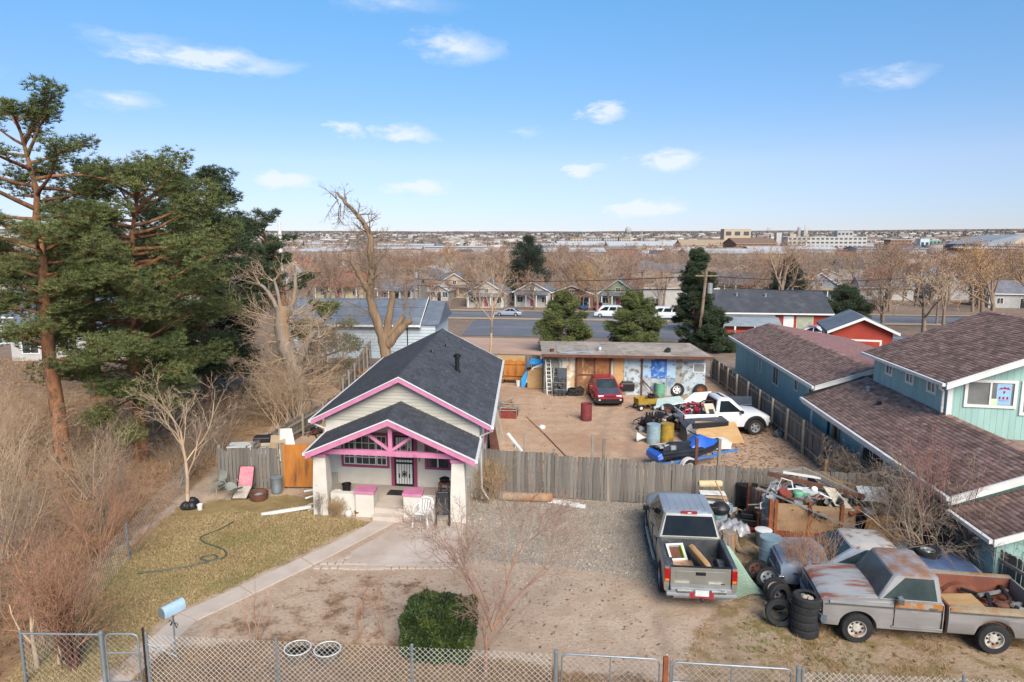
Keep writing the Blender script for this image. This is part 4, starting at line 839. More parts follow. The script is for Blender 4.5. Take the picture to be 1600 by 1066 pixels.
def vehicle_body(t,L0,L1,W_,tab_w,tab_zs,tab_zt,axles,ar,zb,zc,paint,name='body',step=.06):
    xs=np.arange(L0,L1+step/2,step); xs=np.unique(np.concatenate([xs,[a+q*ar for a in axles for q in (-.999,-.9,-.7,.7,.9,.999)],[L0,L1]])); xs=xs[(xs>=L0)&(xs<=L1)]
    w=lp(xs,tab_w); zs=lp(xs,tab_zs); zt=lp(xs,tab_zt); zbv=[arch_z(x,axles,ar,zb,zc) for x in xs]
    m=MB(); m.loft(body_shell(xs,w,zs,zt,zbv)); 
    o=m.build(name,paint,t,smooth=38)
    m=MB(); y=W_-.34
    for a in axles: m.bx(a-ar,a+ar,-y,y,zb+.02,zc+ar*.9)
    m.bx(L0+.1,L1-.1,-y,y,zb-.04,zb+.06); m.build('underbody',TX['dark'],t)
    return o
def bed(t,x0,x1,W_,zt,zb,axle,ar,zc,paint,inner,wall=.08,zfloor=.72,rail=None):
    """open load bed from x0 (tail) to x1 (cab)"""
    xs=np.unique(np.concatenate([np.arange(x0,x1,.06),[axle+q*ar for q in (-.999,-.9,-.7,.7,.9,.999)],[x0,x1]])); xs=xs[(xs>=x0)&(xs<=x1)]
    for s in (-1,1):
        rings=[]
        for x in xs:
            b_=arch_z(x,(axle,),ar,zb,zc); md=(b_+zt)/2
            rings.append([(x,s*y,z) for y,z in ((W_-.04,b_),(W_-.005,b_+.04),(W_+.02,md),(W_,zt-.09),(W_-.015,zt-.02),(W_-.035,zt),(W_-.035-wall,zt),(W_-.035-wall,b_))])
        if s<0: rings=[list(reversed(r)) for r in rings]
        m=MB(); m.loft(rings); q=m.build('bed_side',paint,t,smooth=38)
        m=MB(); m.bx(x0+.02,x1-.01,s*(W_-.06)-.055,s*(W_-.06)+.055,zt+.001,zt+.018); m.build('bed_rail',rail or inner,q)
    yi=W_-.035-wall-.003
    m=MB(); m.bx(x0+.03,x1-.02,-yi,yi,zfloor-.05,zfloor)
    for k in range(9): y=-yi*.9+yi*1.8*k/8; m.bx(x0+.05,x1-.05,y-.035,y+.035,zfloor,zfloor+.012)
    m.build('bed_floor',inner,t)
    m=MB(); m.bx(x1-.06,x1-.004,-yi,yi,zfloor,zt-.02); m.build('bed_front',inner,t)
    for s in (-1,1):
        m=MB(); y0,y1=sorted((s*yi,s*(yi-.2))); 
        m.loft([[(x,y0,zfloor),(x,y1,zfloor),(x,y1,zfloor+h),(x,y0,zfloor+h)] for x,h in ((axle-.46,.02),(axle-.3,.17),(axle-.12,.24),(axle+.12,.24),(axle+.3,.17),(axle+.46,.02))]); m.build('wheel_housing',inner,t,smooth=30)
        m=MB(); y0,y1=sorted((s*(yi-.001),s*(yi-.012))); m.bx(x0+.04,x1-.06,y0,y1,zfloor,zt-.03); m.build('bed_liner_wall',inner,t)
    m=MB(); m.bx(x0,x0+.05,-(W_-.16),W_-.16,zfloor-.1,zt-.005); m.bx(x0-.012,x0,-(W_-.3),W_-.3,zfloor+.05,zt-.1); tg=m.build('tailgate',paint,t,bevel=.012)
    return tg
def mirror(t,x,y,z,mat,s):
    m=MB(); m.beam((x,s*y,z-.02),(x+.02,s*(y+.12),z+.02),.05,.04); m.loft([[(x-.05,s*(y+.08),z-.07),(x-.05,s*(y+.27),z-.07),(x-.05,s*(y+.27),z+.1),(x-.05,s*(y+.08),z+.1)],[(x+.06,s*(y+.1),z-.05),(x+.06,s*(y+.25),z-.05),(x+.06,s*(y+.25),z+.08),(x+.06,s*(y+.1),z+.08)]]); m.build('mirror',mat,t,bevel=.012)
def head(d): return math.atan2(d[1],d[0])
PAINT=lambda n,a,b=None,**k:M(n,srgb(a),srgb(b or a),2.5,k.pop('rough',.32),coat=k.pop('coat',.4),**k)
pewter=PAINT('pewter_paint','#8d8b84','#858379',metal=.35); 
pewroof=M('faded_clearcoat',srgb('#8b929a'),srgb('#99a2ab'),.7,.42,metal=.2,c3=srgb('#b9c3cc'),c3s=1.1,c3t=(.58,.64))
def taillamp(t,x,y,z0,z1,s,parts=(('red',.0,1.),),w=.14,d=.03):
    o=MB(); y0,y1=sorted((s*(y),s*(y-w))); o.bx(x-d,x+.08,y0,y1,z0,z1); o=o.build('tail_light',M('tail_lens',srgb('#a01818'),srgb('#8c1212'),5,.2),t,bevel=.012)
    m=MB(); m.bx(x-d-.004,x-d+.01,y0+.02,y1-.02,z0+.02,z0+(z1-z0)*.22); m.build('reverse_lens',M('amber_lens',srgb('#c98340'),srgb('#b8702f'),5,.2),o)
# ---- silver crew pickup, nose away from the street
t=thing('pickup_truck','pewter grey four door pickup with tailgate toward the front, clutter in its open bed','pickup truck',(5.17,19.35,0),0)
t.rotation_euler=(0,0,R(84.6)); sp=t
Lr,Lf=-2.78,2.92; W_=.93
vehicle_body(t,-.86,3.08,W_,((-.86,.92),(1.2,.93),(2.4,.92),(2.85,.86),(3.08,.72)),((-.86,1.14),(.95,1.14),(1.1,1.13),(2.6,1.07),(3.08,.92)),((-.86,1.16),(.95,1.17),(1.3,1.22),(2.4,1.22),(2.8,1.17),(3.08,.97)),(2.02,),.44,.42,.40,pewter)
tg=bed(t,-2.66,-.88,W_,1.14,.46,-1.75,.44,.40,pewter,M('bed_liner',srgb('#34373a'),srgb('#4a4d50'),3,.55,c3=srgb('#6d7173'),c3s=2.5,c3t=(.55,.75)),.09,.66,M('bed_rail_cap',srgb('#3c4044'),srgb('#52575b'),4,.5))
greenhouse(t,-.84,1.62,.875,1.13,-.60,.98,.70,1.77,pewter,TX['glass'],[[(.07,.1),(.40,.1),(.40,.86),(.15,.86)],[(.44,.1),(.93,.1),(.70,.88),(.44,.88)]],rear=((.05,.08),(.95,.08),(.95,.9),(.05,.9)),roofm=pewroof,dome=.05,ribs=6)
for s in (-1,1):
    for x in (2.02,-1.75): wheel(t,x,s*.83,.39,.25,TX['alum'],style='alloy')
    mirror(t,1.1,.88,1.22,TX['black'],s)
    taillamp(t,-2.66,.93,.74,1.1,s)
    m=MB(); m.tube([(-.75,s*.97,.42),(1.45,s*.97,.42)],.05,6); m.build('running_board',TX['alum'],t,smooth=40)
    for x in (1.22,.12,-.83): m=MB(); y0,y1=sorted((s*.915,s*.952)); m.bx(x-.006,x+.006,y0,y1,.5,1.12); m.build('door_seam',TX['dark'],t)
    for x in (.55,-.45): m=MB(); y0,y1=sorted((s*.945,s*.965)); m.bx(x-.22,x-.05,y0,y1,1.0,1.04); m.build('door_handle',TX['black'],t)
    m=MB(); m.bx(2.86,3.06,min(s*.5,s*.82),max(s*.5,s*.82),.72,.86); m.build('headlight',TX['chrome'],t,bevel=.02)
m=MB(); m.bx(-2.80,-2.62,-.78,.78,.50,.64); m.bx(-2.92,-2.78,-.9,.9,.46,.56); m.build('rear_bumper',TX['greypl'],t,bevel=.03)
m=MB(); m.bx(-2.93,-2.80,-.62,-.25,.565,.62); m.bx(-2.93,-2.80,.25,.62,.565,.62); m.bx(-2.935,-2.91,-.72,.72,.43,.47); m.build('bumper_trim',TX['chrome'],t)
m=MB(); m.bx(-2.945,-2.93,-.17,.17,.5,.66); m.build('licence_plate',M('plate_white',srgb('#c9ccc9'),srgb('#b9bdba'),9,.5),t)
m=MB(); m.bx(-2.94,-2.925,-.30,-.2,.5,.6); m.bx(-2.94,-2.925,.2,.30,.5,.6); m.bx(-2.94,-2.925,-.3,.3,.44,.48); m.build('bumper_reflector',TX['red'],t)
m=MB(); m.bx(-2.682,-2.66,-.13,.13,.93,1.03); m.build('tailgate_handle',TX['black'],tg,bevel=.015)
m=MB(); m.bx(-2.667,-2.6,-.76,.76,1.136,1.16); m.build('top_cap',TX['black'],tg)
m=MB(); m.bx(-2.676,-2.66,-.62,-.52,.7,.73); m.build('badge',TX['black'],tg)
m=MB(); m.bx(-.66,-.58,-.22,.22,1.79,1.84); bl=m.build('brake_light',TX['red'],t); m=MB(); m.bx(-.665,-.65,-.05,.05,1.80,1.83); m.build('lens',TX['whitepl'],bl)
m=MB(); m.lathe([(.04,0),(.05,.05),(.02,.09)],8,(-2.98,0,.38)); m.beam((-2.98,0,.38),(-2.7,0,.38),.06,.05); m.build('tow_hitch',TX['dark'],t)
# things lying in its bed
B0=sp.rotation_euler.z
def inbed(x,y,z): return tuple(Matrix.Translation(sp.location)@Matrix.Rotation(B0,4,'Z')@Vector((x,y,z)))
m=MB(); m.bx(-.62,.62,-.36,.36,0,.012); tag(m.build('cardboard_sheet',M('tan_card',srgb('#b6977b'),srgb('#a6866a'),2,.9,c3=srgb('#8d6d54'),c3s=4),loc=inbed(-1.95,.36,.69),rot=(.0,0,B0)),'flat tan sheet lying in the left of the silver truck bed','sheet')
t=thing('padded_board','long tan padded board with rounded ends standing on edge in the truck bed','board',inbed(-1.75,-.16,.70),B0)
rr=[(.62*math.cos(a)*(1 if abs(math.cos(a))>.0 else 1),.22*math.sin(a)) for a in np.linspace(0,2*PI,21)[:-1]]; rr=[(max(-.62,min(.62,x*1.25)),max(-.2,min(.2,y*1.25))) for x,y in rr]
m=MB(); m.X=T(0,0,.24,R(62),R(0),.22)
m.loft([[(x*.95,y*.95,-.05) for x,y in rr],[(x,y,-.03) for x,y in rr],[(x,y,.05) for x,y in rr],[(x*.93,y*.86,.08) for x,y in rr],[(x*.88,y*.76,.06) for x,y in rr]]); m.build('rim_board',M('light_tan_foam',srgb('#c99f6d'),srgb('#b98e5e'),3,.9),t,smooth=40)
m=MB(); m.X=T(0,0,.24,R(62),0,.22); m.loft([[(x*.87,y*.74,.063) for x,y in rr],[(x*.87,y*.74,.07) for x,y in rr]]); m.build('worn_face',M('olive_foam',srgb('#8d7340'),srgb('#7a6236'),2.5,.9,c3=srgb('#a88a5a'),c3s=3),t)
t=thing('framed_box','white framed box with lime green sides tilted in the truck bed near the cab','box',inbed(-1.2,.42,.70),B0)
m=MB(); m.X=T(0,0,.14,0,R(-32),.2)
for (a,b_,c_,d) in ((-.27,.27,-.25,-.19),(-.27,.27,.19,.25),(-.27,-.21,-.19,.19),(.21,.27,-.19,.19)): m.bx(a,b_,c_,d,-.1,.06)
m.build('frame',TX['whitepl'],t)
m=MB(); m.X=T(0,0,.14,0,R(-32),.2)
m.bx(-.21,.21,-.188,-.158,-.08,.075)
m.build('green_strip',M('lime_paint',srgb('#8cc63a'),srgb('#7fb52f'),5,.5),t)
m=MB(); m.X=T(0,0,.14,0,R(-32),.2); m.bx(-.21,.21,-.158,.158,-.08,-.03); m.build('inner_panel',TX['rustd'],t)
# ---- rusty old single cab pickup, nose left
rustp=M('rust_streaked_silver',srgb('#9a9b9a'),srgb('#8c8d8d'),1.6,.5,metal=.15,c3=srgb('#8a4630'),c3s=1.15,c3t=(.57,.63),stretch=(.8,1.5,1.3))
rusthood=M('rust_hood',srgb('#a3a4a4'),srgb('#949697'),1.6,.55,metal=.1,c3=srgb('#8c563f'),c3s=1.5,c3t=(.46,.60),stretch=(.55,2.3,1))
greyp=M('faded_grey_paint',srgb('#76726f'),srgb('#8b8784'),1.3,.5,c3=srgb('#9d958d'),c3s=1.6,c3t=(.56,.7),stretch=(.5,1,1.8))
rustroof=M('rust_speckled_roof',srgb('#9b9a9d'),srgb('#8d8c90'),2.2,.5,metal=.1,c3=srgb('#8f6a50'),c3s=1.9,c3t=(.44,.62))
ford=thing('old_pickup_truck','old two tone silver single cab pickup streaked with rust on hood and doors','pickup truck',(9.68,15.9,0),R(171.3)); t=ford; ford.scale=(.97,.97,.97)
fa,ra=1.32,-1.78; W_=.97
vehicle_body(t,-.62,2.14,W_,((-.62,.95),(1.0,.97),(1.9,.96),(2.14,.94)),((-.62,1.17),(.7,1.16),(2.0,1.08),(2.14,1.02)),((-.62,1.18),(.7,1.20),(1.3,1.20),(2.0,1.14),(2.14,1.05)),(fa,),.45,.40,.38,greyp)
m=MB(); m.loft([[(x,-y,z-.03) ,(x,-y,z),(x,-y*.5,zc_),(x,0,zc_+.012),(x,y*.5,zc_),(x,y,z),(x,y,z-.03)] for x,y,z,zc_ in ((.62,.86,1.185,1.215),(1.2,.86,1.175,1.215),(1.8,.85,1.135,1.175),(2.08,.84,1.085,1.115),(2.16,.83,1.04,1.06))]); m.build('hood',rusthood,t,smooth=40)
bi=M('red_oxide_bed',srgb('#7d4a38'),srgb('#6f4032'),2,.8,c3=srgb('#94664e'),c3s=1.5,c3t=(.52,.7))
tg=bed(t,-3.02,-.72,W_,1.13,.44,ra,.45,.38,greyp,bi,.08,.70,M('rail_ochre',srgb('#a08f74'),srgb('#8f8068'),2,.6,c3=srgb('#9a6a3a'),c3s=2,c3t=(.48,.65)))
greenhouse(t,-.60,.86,.89,1.17,-.52,.50,.78,1.75,rustp,TX['glassg'],[[(.08,.05),(.94,.05),(.74,.93),(.12,.93)]],wind=((.03,.03),(.95,.04),(.95,.94),(.05,.94)),roofm=rustroof,dome=.06)
for s in (-1,1):
    for x in (fa,ra): wheel(t,x,s*.86,.375,.26,M('white_spoke_rim',srgb('#b9b4aa'),srgb('#a59f94'),4,.5,c3=srgb('#7a5238'),c3s=6,c3t=(.55,.7)),style='disc',rr=.6)
    m=MB(); y0,y1=sorted((s*.985,s*1.0)); m.bx(-.60,2.1,y0,y1,.99,1.015); m.bx(-3.0,-.75,y0,y1,.99,1.015); m.build('chrome_strip',TX['chrome'],t)
    m=MB(); m.bx(-.60,.55,y0-.003*s,y1+.002,.52,.55) if s>0 else m.bx(-.60,.55,y0,y1+.003,.52,.55); m.build('rocker_trim',TX['alum'],t)
    m=MB(); y0,y1=sorted((s*.962,s*.993)); m.bx(.50,.514,y0,y1,.52,1.15); m.build('door_seam',TX['dark'],t); m=MB(); m.bx(-.585,-.57,y0,y1,.5,1.15); m.build('door_seam',TX['dark'],t)
    for (xa,xb,z0,z1,mt) in ((.53,2.0,1.03,1.10,rustp),(-3.0,-.75,1.03,1.115,MATS['rail_ochre'])): m=MB(); m.bx(xa,xb,y0,y1-.003*s if s>0 else y1,z0,z1); m.build('upper_panel',mt,t)
    m=MB(); m.bx(-.45,-.28,min(s*.975,s*1.01),max(s*.975,s*1.01),1.04,1.075); m.build('door_handle',TX['chrome'],t)
    m=MB(); y0,y1=sorted((s*.945,s*.985)); m.bx(-.57,.5,y0,y1,1.03,1.16); m.build('door_panel_rust',M('ochre_rust',srgb('#9a9488'),srgb('#8e887e'),2,.6,c3=srgb('#a2682f'),c3s=2.2,c3t=(.47,.55)),t)
    mirror(t,.42,.9,1.24,TX['chrome'],s)
    m=MB(); m.bx(2.08,2.19,min(s*.62,s*.86),max(s*.62,s*.86),.72,.95); hl=m.build('headlight_bezel',TX['chrome'],t,bevel=.015); m=MB(); m.lathe([(.09,-.2),(.095,.0),(.02,.01)],12,(2.19,s*.74,.84),'x'); m.build('lamp',TX['winpale'],hl,smooth=40)
    taillamp(t,-3.02,.97,.72,1.05,s,w=.1)
m=MB(); m.bx(2.10,2.165,-.6,.6,.70,.98); gr_=m.build('grille',TX['dark'],t)
m=MB()
for k in range(5): z=.72+.055*k; m.bx(2.16,2.185,-.6,.6,z,z+.022)
for k in range(9): y=-.58+1.16*k/8; m.bx(2.162,2.19,y-.01,y+.01,.71,.97)
m.bx(2.15,2.2,-.88,.88,.965,1.0); m.build('grille_bar',TX['chrome'],gr_)
m=MB(); m.loft([[(2.05,y*1.0,.5),(2.28-abs(y)**3*.1,y,.5),(2.30-abs(y)**3*.1,y,.6),(2.28-abs(y)**3*.1,y,.68),(2.05,y,.68)] for y in (-1,-.9,-.6,0,.6,.9,1)]); m.build('front_bumper',M('worn_chrome_blue',srgb('#7f8c9b'),srgb('#9aa4ae'),4,.35,metal=.7,c3=srgb('#75584a'),c3s=3,c3t=(.6,.7)),t,smooth=30)
m=MB(); m.bx(-3.22,-3.05,-.95,.95,.5,.62); m.build('rear_bumper',greyp,t,bevel=.02)
m=MB()

FZ=R(171.3)
def infb(x,y,z): return tuple(Matrix.Translation(ford.location)@Matrix.Rotation(FZ,4,'Z')@Vector((x,y,z)))
m=MB(); m.bx(-.5,.5,-.42,.42,0,.02); tag(m.build('plywood_sheet',TX['plyt'],loc=infb(-1.3,.1,.78),rot=(0,.06,FZ+.05)),'tan plywood sheet lying in the rusty pickup bed behind the cab','plywood')
t=thing('scrap_parts','heap of dark metal rods and car parts at the back of the rusty pickup bed','scrap metal',infb(-2.3,.0,.715),FZ)
for k in range(9):
    m=MB(); x,y,a=U(-.4,.4),U(-.5,.5),U(0,3); l=U(.25,.55); m.beam((x-math.cos(a)*l,y-math.sin(a)*l,.05+U(0,.15)),(x+math.cos(a)*l,y+math.sin(a)*l,.05+U(0,.2)),U(.03,.09),U(.03,.07)); m.build('rod',(TX['dark'],TX['rustd'],TX['alum'])[k%3],t)
m=MB(); m.lathe([(.1,0),(.16,.04),(.16,.16),(.08,.2),(.02,.2)],10,(.1,.2,.02)); m.build('brake_drum',TX['rustd'],t,smooth=30)
# ---- old blue car behind it, nose left
bluep=M('chalky_blue_paint',srgb('#7b8694'),srgb('#8993a0'),.9,.6,c3=srgb('#9aa1ae'),c3s=1.2,c3t=(.5,.7))
bluedk=M('deep_blue_paint',srgb('#46587a'),srgb('#526485'),1.2,.55,c3=srgb('#66768f'),c3s=2,c3t=(.5,.7))
wr=M('peeling_white_roof',srgb('#b3b0aa'),srgb('#a3a09b'),1.6,.7,c3=srgb('#7d6354'),c3s=1.3,c3t=(.5,.56))
t=thing('old_blue_car','derelict blue two door car with peeling white roof beside the rusty pickup','car',(9.95,18.05,0),R(172.5)); bc=t
vehicle_body(t,-2.75,2.5,.93,((-2.75,.80),(-2.4,.88),(-1,.93),(1.2,.93),(2.2,.9),(2.5,.82)),((-2.75,.74),(-2.2,.84),(-1.2,.88),(.6,.88),(1.6,.88),(2.3,.84),(2.5,.72)),((-2.75,.78),(-2.3,.88),(-1.2,.92),(.8,.96),(1.6,.97),(2.2,.90),(2.5,.76)),(1.62,-1.55),.38,.26,.30,bluep)
m=MB(); m.loft([[(x,-y,z-.03),(x,-y,z),(x,-y*.5,zc_),(x,0,zc_+.03),(x,y*.5,zc_),(x,y,z),(x,y,z-.03)] for x,y,z,zc_ in ((.78,.78,.925,.965),(1.5,.78,.935,.975),(2.1,.76,.90,.94),(2.44,.72,.80,.84))]); m.build('hood',bluep,t,smooth=40)
m=MB(); m.loft([[(x,-y,z-.03),(x,-y,z),(x,0,z+.03),(x,y,z),(x,y,z-.03)] for x,y,z in ((-1.25,.74,.925),(-2.1,.74,.90),(-2.6,.72,.83))]); m.build('trunk_lid',bluedk,t,smooth=40)
greenhouse(t,-1.0,1.32,.80,.90,-.55,.62,.64,1.32,bluep,TX['glassg'],[[(.18,.08),(.46,.08),(.46,.88),(.27,.88)],[(.49,.08),(.90,.08),(.69,.9),(.49,.9)]],wind=((.04,.05),(.96,.05),(.96,.95),(.04,.95)),roofm=wr,dome=.05)
for s in (-1,1):
    for x in (1.62,-1.55): wheel(t,x,s*.80,.32,.2,TX['alum'])
    m=MB(); m.lathe([(.09,-.03),(.1,0),(.02,.02)],12,(2.47,s*.62,.64),'x'); m.lathe([(.09,-.03),(.1,0),(.02,.02)],12,(2.49,s*.4,.64),'x'); m.build('headlight',TX['winpale'],t,smooth=40)
    m=MB(); y0,y1=sorted((s*.93,s*.955)); m.bx(-2.5,2.2,y0,y1,.62,.645); m.build('side_trim',TX['chrome'],t)
    m=MB(); m.bx(-.2,-.05,min(s*.93,s*.965),max(s*.93,s*.965),.74,.77); m.build('door_handle',TX['chrome'],t)
m=MB(); m.bx(2.40,2.56,-.88,.88,.40,.50); m.build('front_bumper',TX['chrome'],t,bevel=.02)
m=MB(); m.bx(-2.86,-2.7,-.82,.82,.42,.52); m.build('rear_bumper',TX['chrome'],t,bevel=.02)
m=MB(); m.bx(2.36,2.50,-.3,.3,.54,.74); m.build('grille',TX['dark'],t)
def loose_tyre(lab,loc,rot,r=.33,w=.2,rim=None,name='tyre',group=None,fill=None):
    t=thing(name,lab,'tyre',loc,0,group); t.rotation_euler=rot
    m=MB(); m.lathe([(r*.60,-w*.42),(r*.9,-w/2),(r*.985,-w*.38),(r,-w*.2),(r,w*.2),(r*.985,w*.38),(r*.9,w/2),(r*.60,w*.42)],22,cap=False)
    m.lathe([(r*.60,-w*.42),(r*.8,-w*.3),(r*.9,0),(r*.8,w*.3),(r*.60,w*.42)],22,cap=False)
    for k in range(22): m.X=Matrix.Rotation(2*PI*k/22,4,'Z'); m.bx(r*.98,r*1.003,-.008,.008,-w*.38,w*.38)
    m.X=None; m.build('tread',TX['rubber'],t,smooth=35)
    if rim:
        m=MB(); m.lathe([(r*.61,-w*.4),(r*.62,w*.4),(r*.55,w*.36),(r*.5,w*.12),(r*.25,w*.16),(r*.2,w*.3),(.005,w*.3)],18); q=m.build('rim',rim,t,smooth=35)
        m=MB()
        for k in range(6): a=2*PI*k/6; m.lathe([(r*.1,w*.14),(r*.1,w*.185),(.003,w*.185)],8,(r*.38*math.cos(a),r*.38*math.sin(a),0))
        m.build('rim_hole',TX['dark'],q)
    if fill:
        m=MB()
        for k in range(7): m.lathe([(.02,0),(.07,.03),(.05,.08),(.005,.09)],6,(U(-.1,.1),U(-.1,.1),w*.1))
        m.build('filling',fill,t,smooth=40)
    return t
loose_tyre('car tyre with white rim resting on the trunk of the blue car',(11.55,17.9,1.0),(.05,.03,0),.32,.18,TX['alum'])
pos=['bottom tyre of the stack in front of the rusty pickup','second tyre from the bottom of the stack by the rusty pickup','third tyre from the bottom of the stack by the rusty pickup','fourth tyre up in the stack by the rusty pickup','top tyre of the stack with pale rubble in its centre']
for k in range(5): loose_tyre(pos[k],(7.2+U(-.02,.02),15.6+U(-.02,.02),.10+k*.2),(U(-.03,.03),U(-.03,.03),U(0,3)),.335,.205,fill=TX['stone'] if k==4 else None)
loose_tyre('bare black tyre leaning upright against the front of the tyre stack',(6.72,15.95,.34),(R(78),0,R(-18)),.35,.21)
loose_tyre('black tyre half hidden behind the stack and the leaning one',(7.0,16.75,.33),(R(80),0,R(20)),.34,.2)
loose_tyre('white wheeled tyre leaning third in the row before the blue car',(7.08,17.1,.31),(R(62),0,R(-42)),.34,.2,M('white_rim',srgb('#b5b2aa'),srgb('#a39f96'),4,.5,c3=srgb('#6f4d38'),c3s=5,c3t=(.5,.7)))
loose_tyre('tyre with pale rim leaning second in the row before the blue car',(7.12,17.75,.29),(R(42),0,R(-52)),.33,.2,TX['alum'])
loose_tyre('tyre with rusty rim lying first in the row near the pale blue drum',(7.0,18.35,.24),(R(30),0,R(-60)),.33,.2,TX['rustd'])
# ---------------------------------------------------------------- back yard: shed
SX=(.995,-.10); SY=(.02,1.0); sf=frame_fn(SX,SY); SL_=9.9
shed=thing('shed','long low flat roofed shed with peeling white, rust and blue painted doors','shed',(2.0,42.1,0))
def paint3(n,a,b_,c_,t=(.5,.6),s=1.4,st=None): return M(n,srgb(a),srgb(b_),2.2,.9,c3=srgb(c_),c3s=s*1.7,c3t=(t[0]-.02,t[1]-.01),stretch=st,bump=.3)
pw=paint3('peeling_white','#bcbcb2','#a9a99f','#6f5f50',(.53,.6),1.8,(1,1,.6)); ptan=paint3('peeled_ply','#c1a27c','#ab8a64','#d3cdbd',(.48,.56),1.2,(1,1,.7)); prust=paint3('rust_door','#8a6142','#795036','#b8936c',(.52,.62),2.0,(1,1,.5)); prust2=paint3('rust_door_orange','#a06f45','#8b5d3b','#6a4730',(.5,.62),1.6,(1,1,.6))
ptn2=paint3('tan_ply_panel','#c0996b','#b28b5f','#8d6a48',(.6,.7)); pwb=paint3('peeling_blue_white','#b5c2c9','#a5b4bd','#7b7568',(.53,.62),2.3); plb=paint3('light_blue_paint','#8fb0cd','#a6bfd2','#6f7f90',(.55,.65),2); pdb=paint3('deep_blue_paint_shed','#2f62ac','#3a6fb8','#8fa9c6',(.52,.62),2.6); pgr=paint3('grey_stained','#8f8f8a','#a3a39c','#5f5a54',(.5,.62),1.8)
secs=[(0,.95,pw,0),(.95,1.15,pw,.02),(1.15,1.98,ptan,.03),(2.02,3.08,prust,.06),(3.12,4.1,prust2,.06),(4.12,4.32,pw,.02),(4.34,4.95,ptn2,.04),(4.97,6.0,pwb,.03),(6.12,6.62,plb,.03),(6.64,7.55,pdb,.05),(7.57,8.1,plb,.04),(8.1,8.5,pgr,.03),(8.5,9.9,pwb,.02)]
m=MB(sf); m.bx(.02,SL_-.02,.002,.12,0,2.5); m.bx(0,.12,.12,5,0,2.45); m.bx(SL_-.12,SL_,.12,5,0,2.45); m.bx(.12,SL_-.12,4.9,5,0,2.4); m.build('wall',pgr,shed)
for i,(a,b_,mt,d) in enumerate(secs):
    zt=2.42-.0*i; z0=.02
    if mt in (plb,pdb):
        m=MB(sf); m.bx(a,b_,-d,0,1.12,zt); m.build('door_panel',mt,shed)
        m=MB(sf); m.bx(a,b_,-d-.012,0,z0,1.1); m.build('door_panel',paint3('scuffed_white_blue','#b0b4b2','#9aa0a2','#6f86a0',(.52,.62),1.7),shed)
    else:
        m=MB(sf); m.bx(a,b_,-d,0,z0,zt); pn=m.build('door_panel' if d>.025 else 'wall_panel',mt,shed)
        if mt in (prust,prust2):
            m=MB(sf); m.bx(a,b_,-d-.025,-d-.001,1.2,1.3); m.bx(a,a+.07,-d-.025,-d-.001,.03,2.4); m.build('door_batten',TX['rustd'],pn)
for a in (2.0,4.11,6.05): m=MB(sf); m.bx(a-.04,a+.05,-.14,-.07,0,2.5); m.build('post',TX['rustd'],shed)
m=MB(sf); m.beam((6.1,-.1,1.0),(7.0,-.75,.05),.07,.05); m.build('brace',TX['rustd'],shed)
m=MB(sf); m.prism([(-.15,-.75,2.56),(SL_+.2,-.75,2.56),(SL_+.2,5.1,2.50),(-.15,5.1,2.50)],(0,0,.06)); rf=m.build('roof',M('weathered_roll_roof',srgb('#8b7f73'),srgb('#9a8e81'),1.2,.95,c3=srgb('#6d625a'),c3s=1.3,c3t=(.5,.65),stretch=(.5,1.6,1)),shed)
k=0; x=-.15
while x<SL_+.1:   # felt sheets with lapped edges
    for (y0,y1) in ((-.76,1.2),(1.15,3.2),(3.15,5.1)):
        m=MB(sf); w=U(.9,1.05); x1=min(x+w,SL_+.2); z=2.622-(y0+.75)*.0102; m.prism([(x,y0,z),(x1,y0,z+U(0,.012)),(x1,y1,z-.02+U(0,.01)),(x,y1,z-.02)],(0,0,.008)); m.build('roofing_sheet',M('roll_roof_sheet',srgb('#94887b'),srgb('#a2968a'),1.2,.95,island=.16,c3=srgb('#786d63'),c3s=1.6,c3t=(.5,.68)),rf)
    x=x1+.005 if x1<SL_+.19 else 99
m=MB(sf); m.bx(-.18,SL_+.22,-.79,-.755,2.46,2.63); m.build('fascia_board',TX['rustd'],shed)
def sp_(a,b_,z): p=sf(a,b_,z); return (2.0+p[0],42.1+p[1],z)
m=MB(); m.lathe([(.2,0),(.2,.16),(.14,.26),(.02,.3)],12); tag(m.build('roof_ventilator',TX['alum'],smooth=40,loc=sp_(3.55,.9,2.62)),'silver dome ventilator lying on the shed roof','vent')
m=MB(); m.cb(0,0,.1,.5,.3,.2); m.cb(.1,0,.23,.2,.2,.08); tag(m.build('metal_box',TX['dark'],loc=sp_(7.75,.8,2.62),rot=(0,0,1.1),bevel=.03),'dark metal box lying on the right end of the shed roof','box')
m=MB(); m.lathe([(.1,0),(.15,.16),(.16,.18),(.12,.16),(.02,.05)],10); tag(m.build('roof_pot',TX['rustd'],smooth=40,loc=sp_(.5,.2,2.62)),'small brown pot on the left end of the shed roof','pot')
m=MB(); m.loft([[(x,-.2,.01+.03*math.sin(x*5)),(x,.2,.03+.02*math.cos(x*7)),(x,.2,.045),(x,-.2,.03+.03*math.sin(x*5))] for x in np.linspace(-1.1,1.1,9)]); tag(m.build('roof_scrap_sheet',M('pale_sheet',srgb('#a3a9b3'),srgb('#8f959f'),2,.6),loc=sp_(2.0,.0,2.63),rot=(0,0,.12)),'pale grey loose sheet lying on the shed roof','sheet')
m=MB(); m.beam((-.3,0,0),(.3,.1,.25),.12,.06); tag(m.build('roof_duct',TX['greypl'],loc=sp_(1.5,.2,2.68)),'small grey duct elbow on the shed roof','duct')
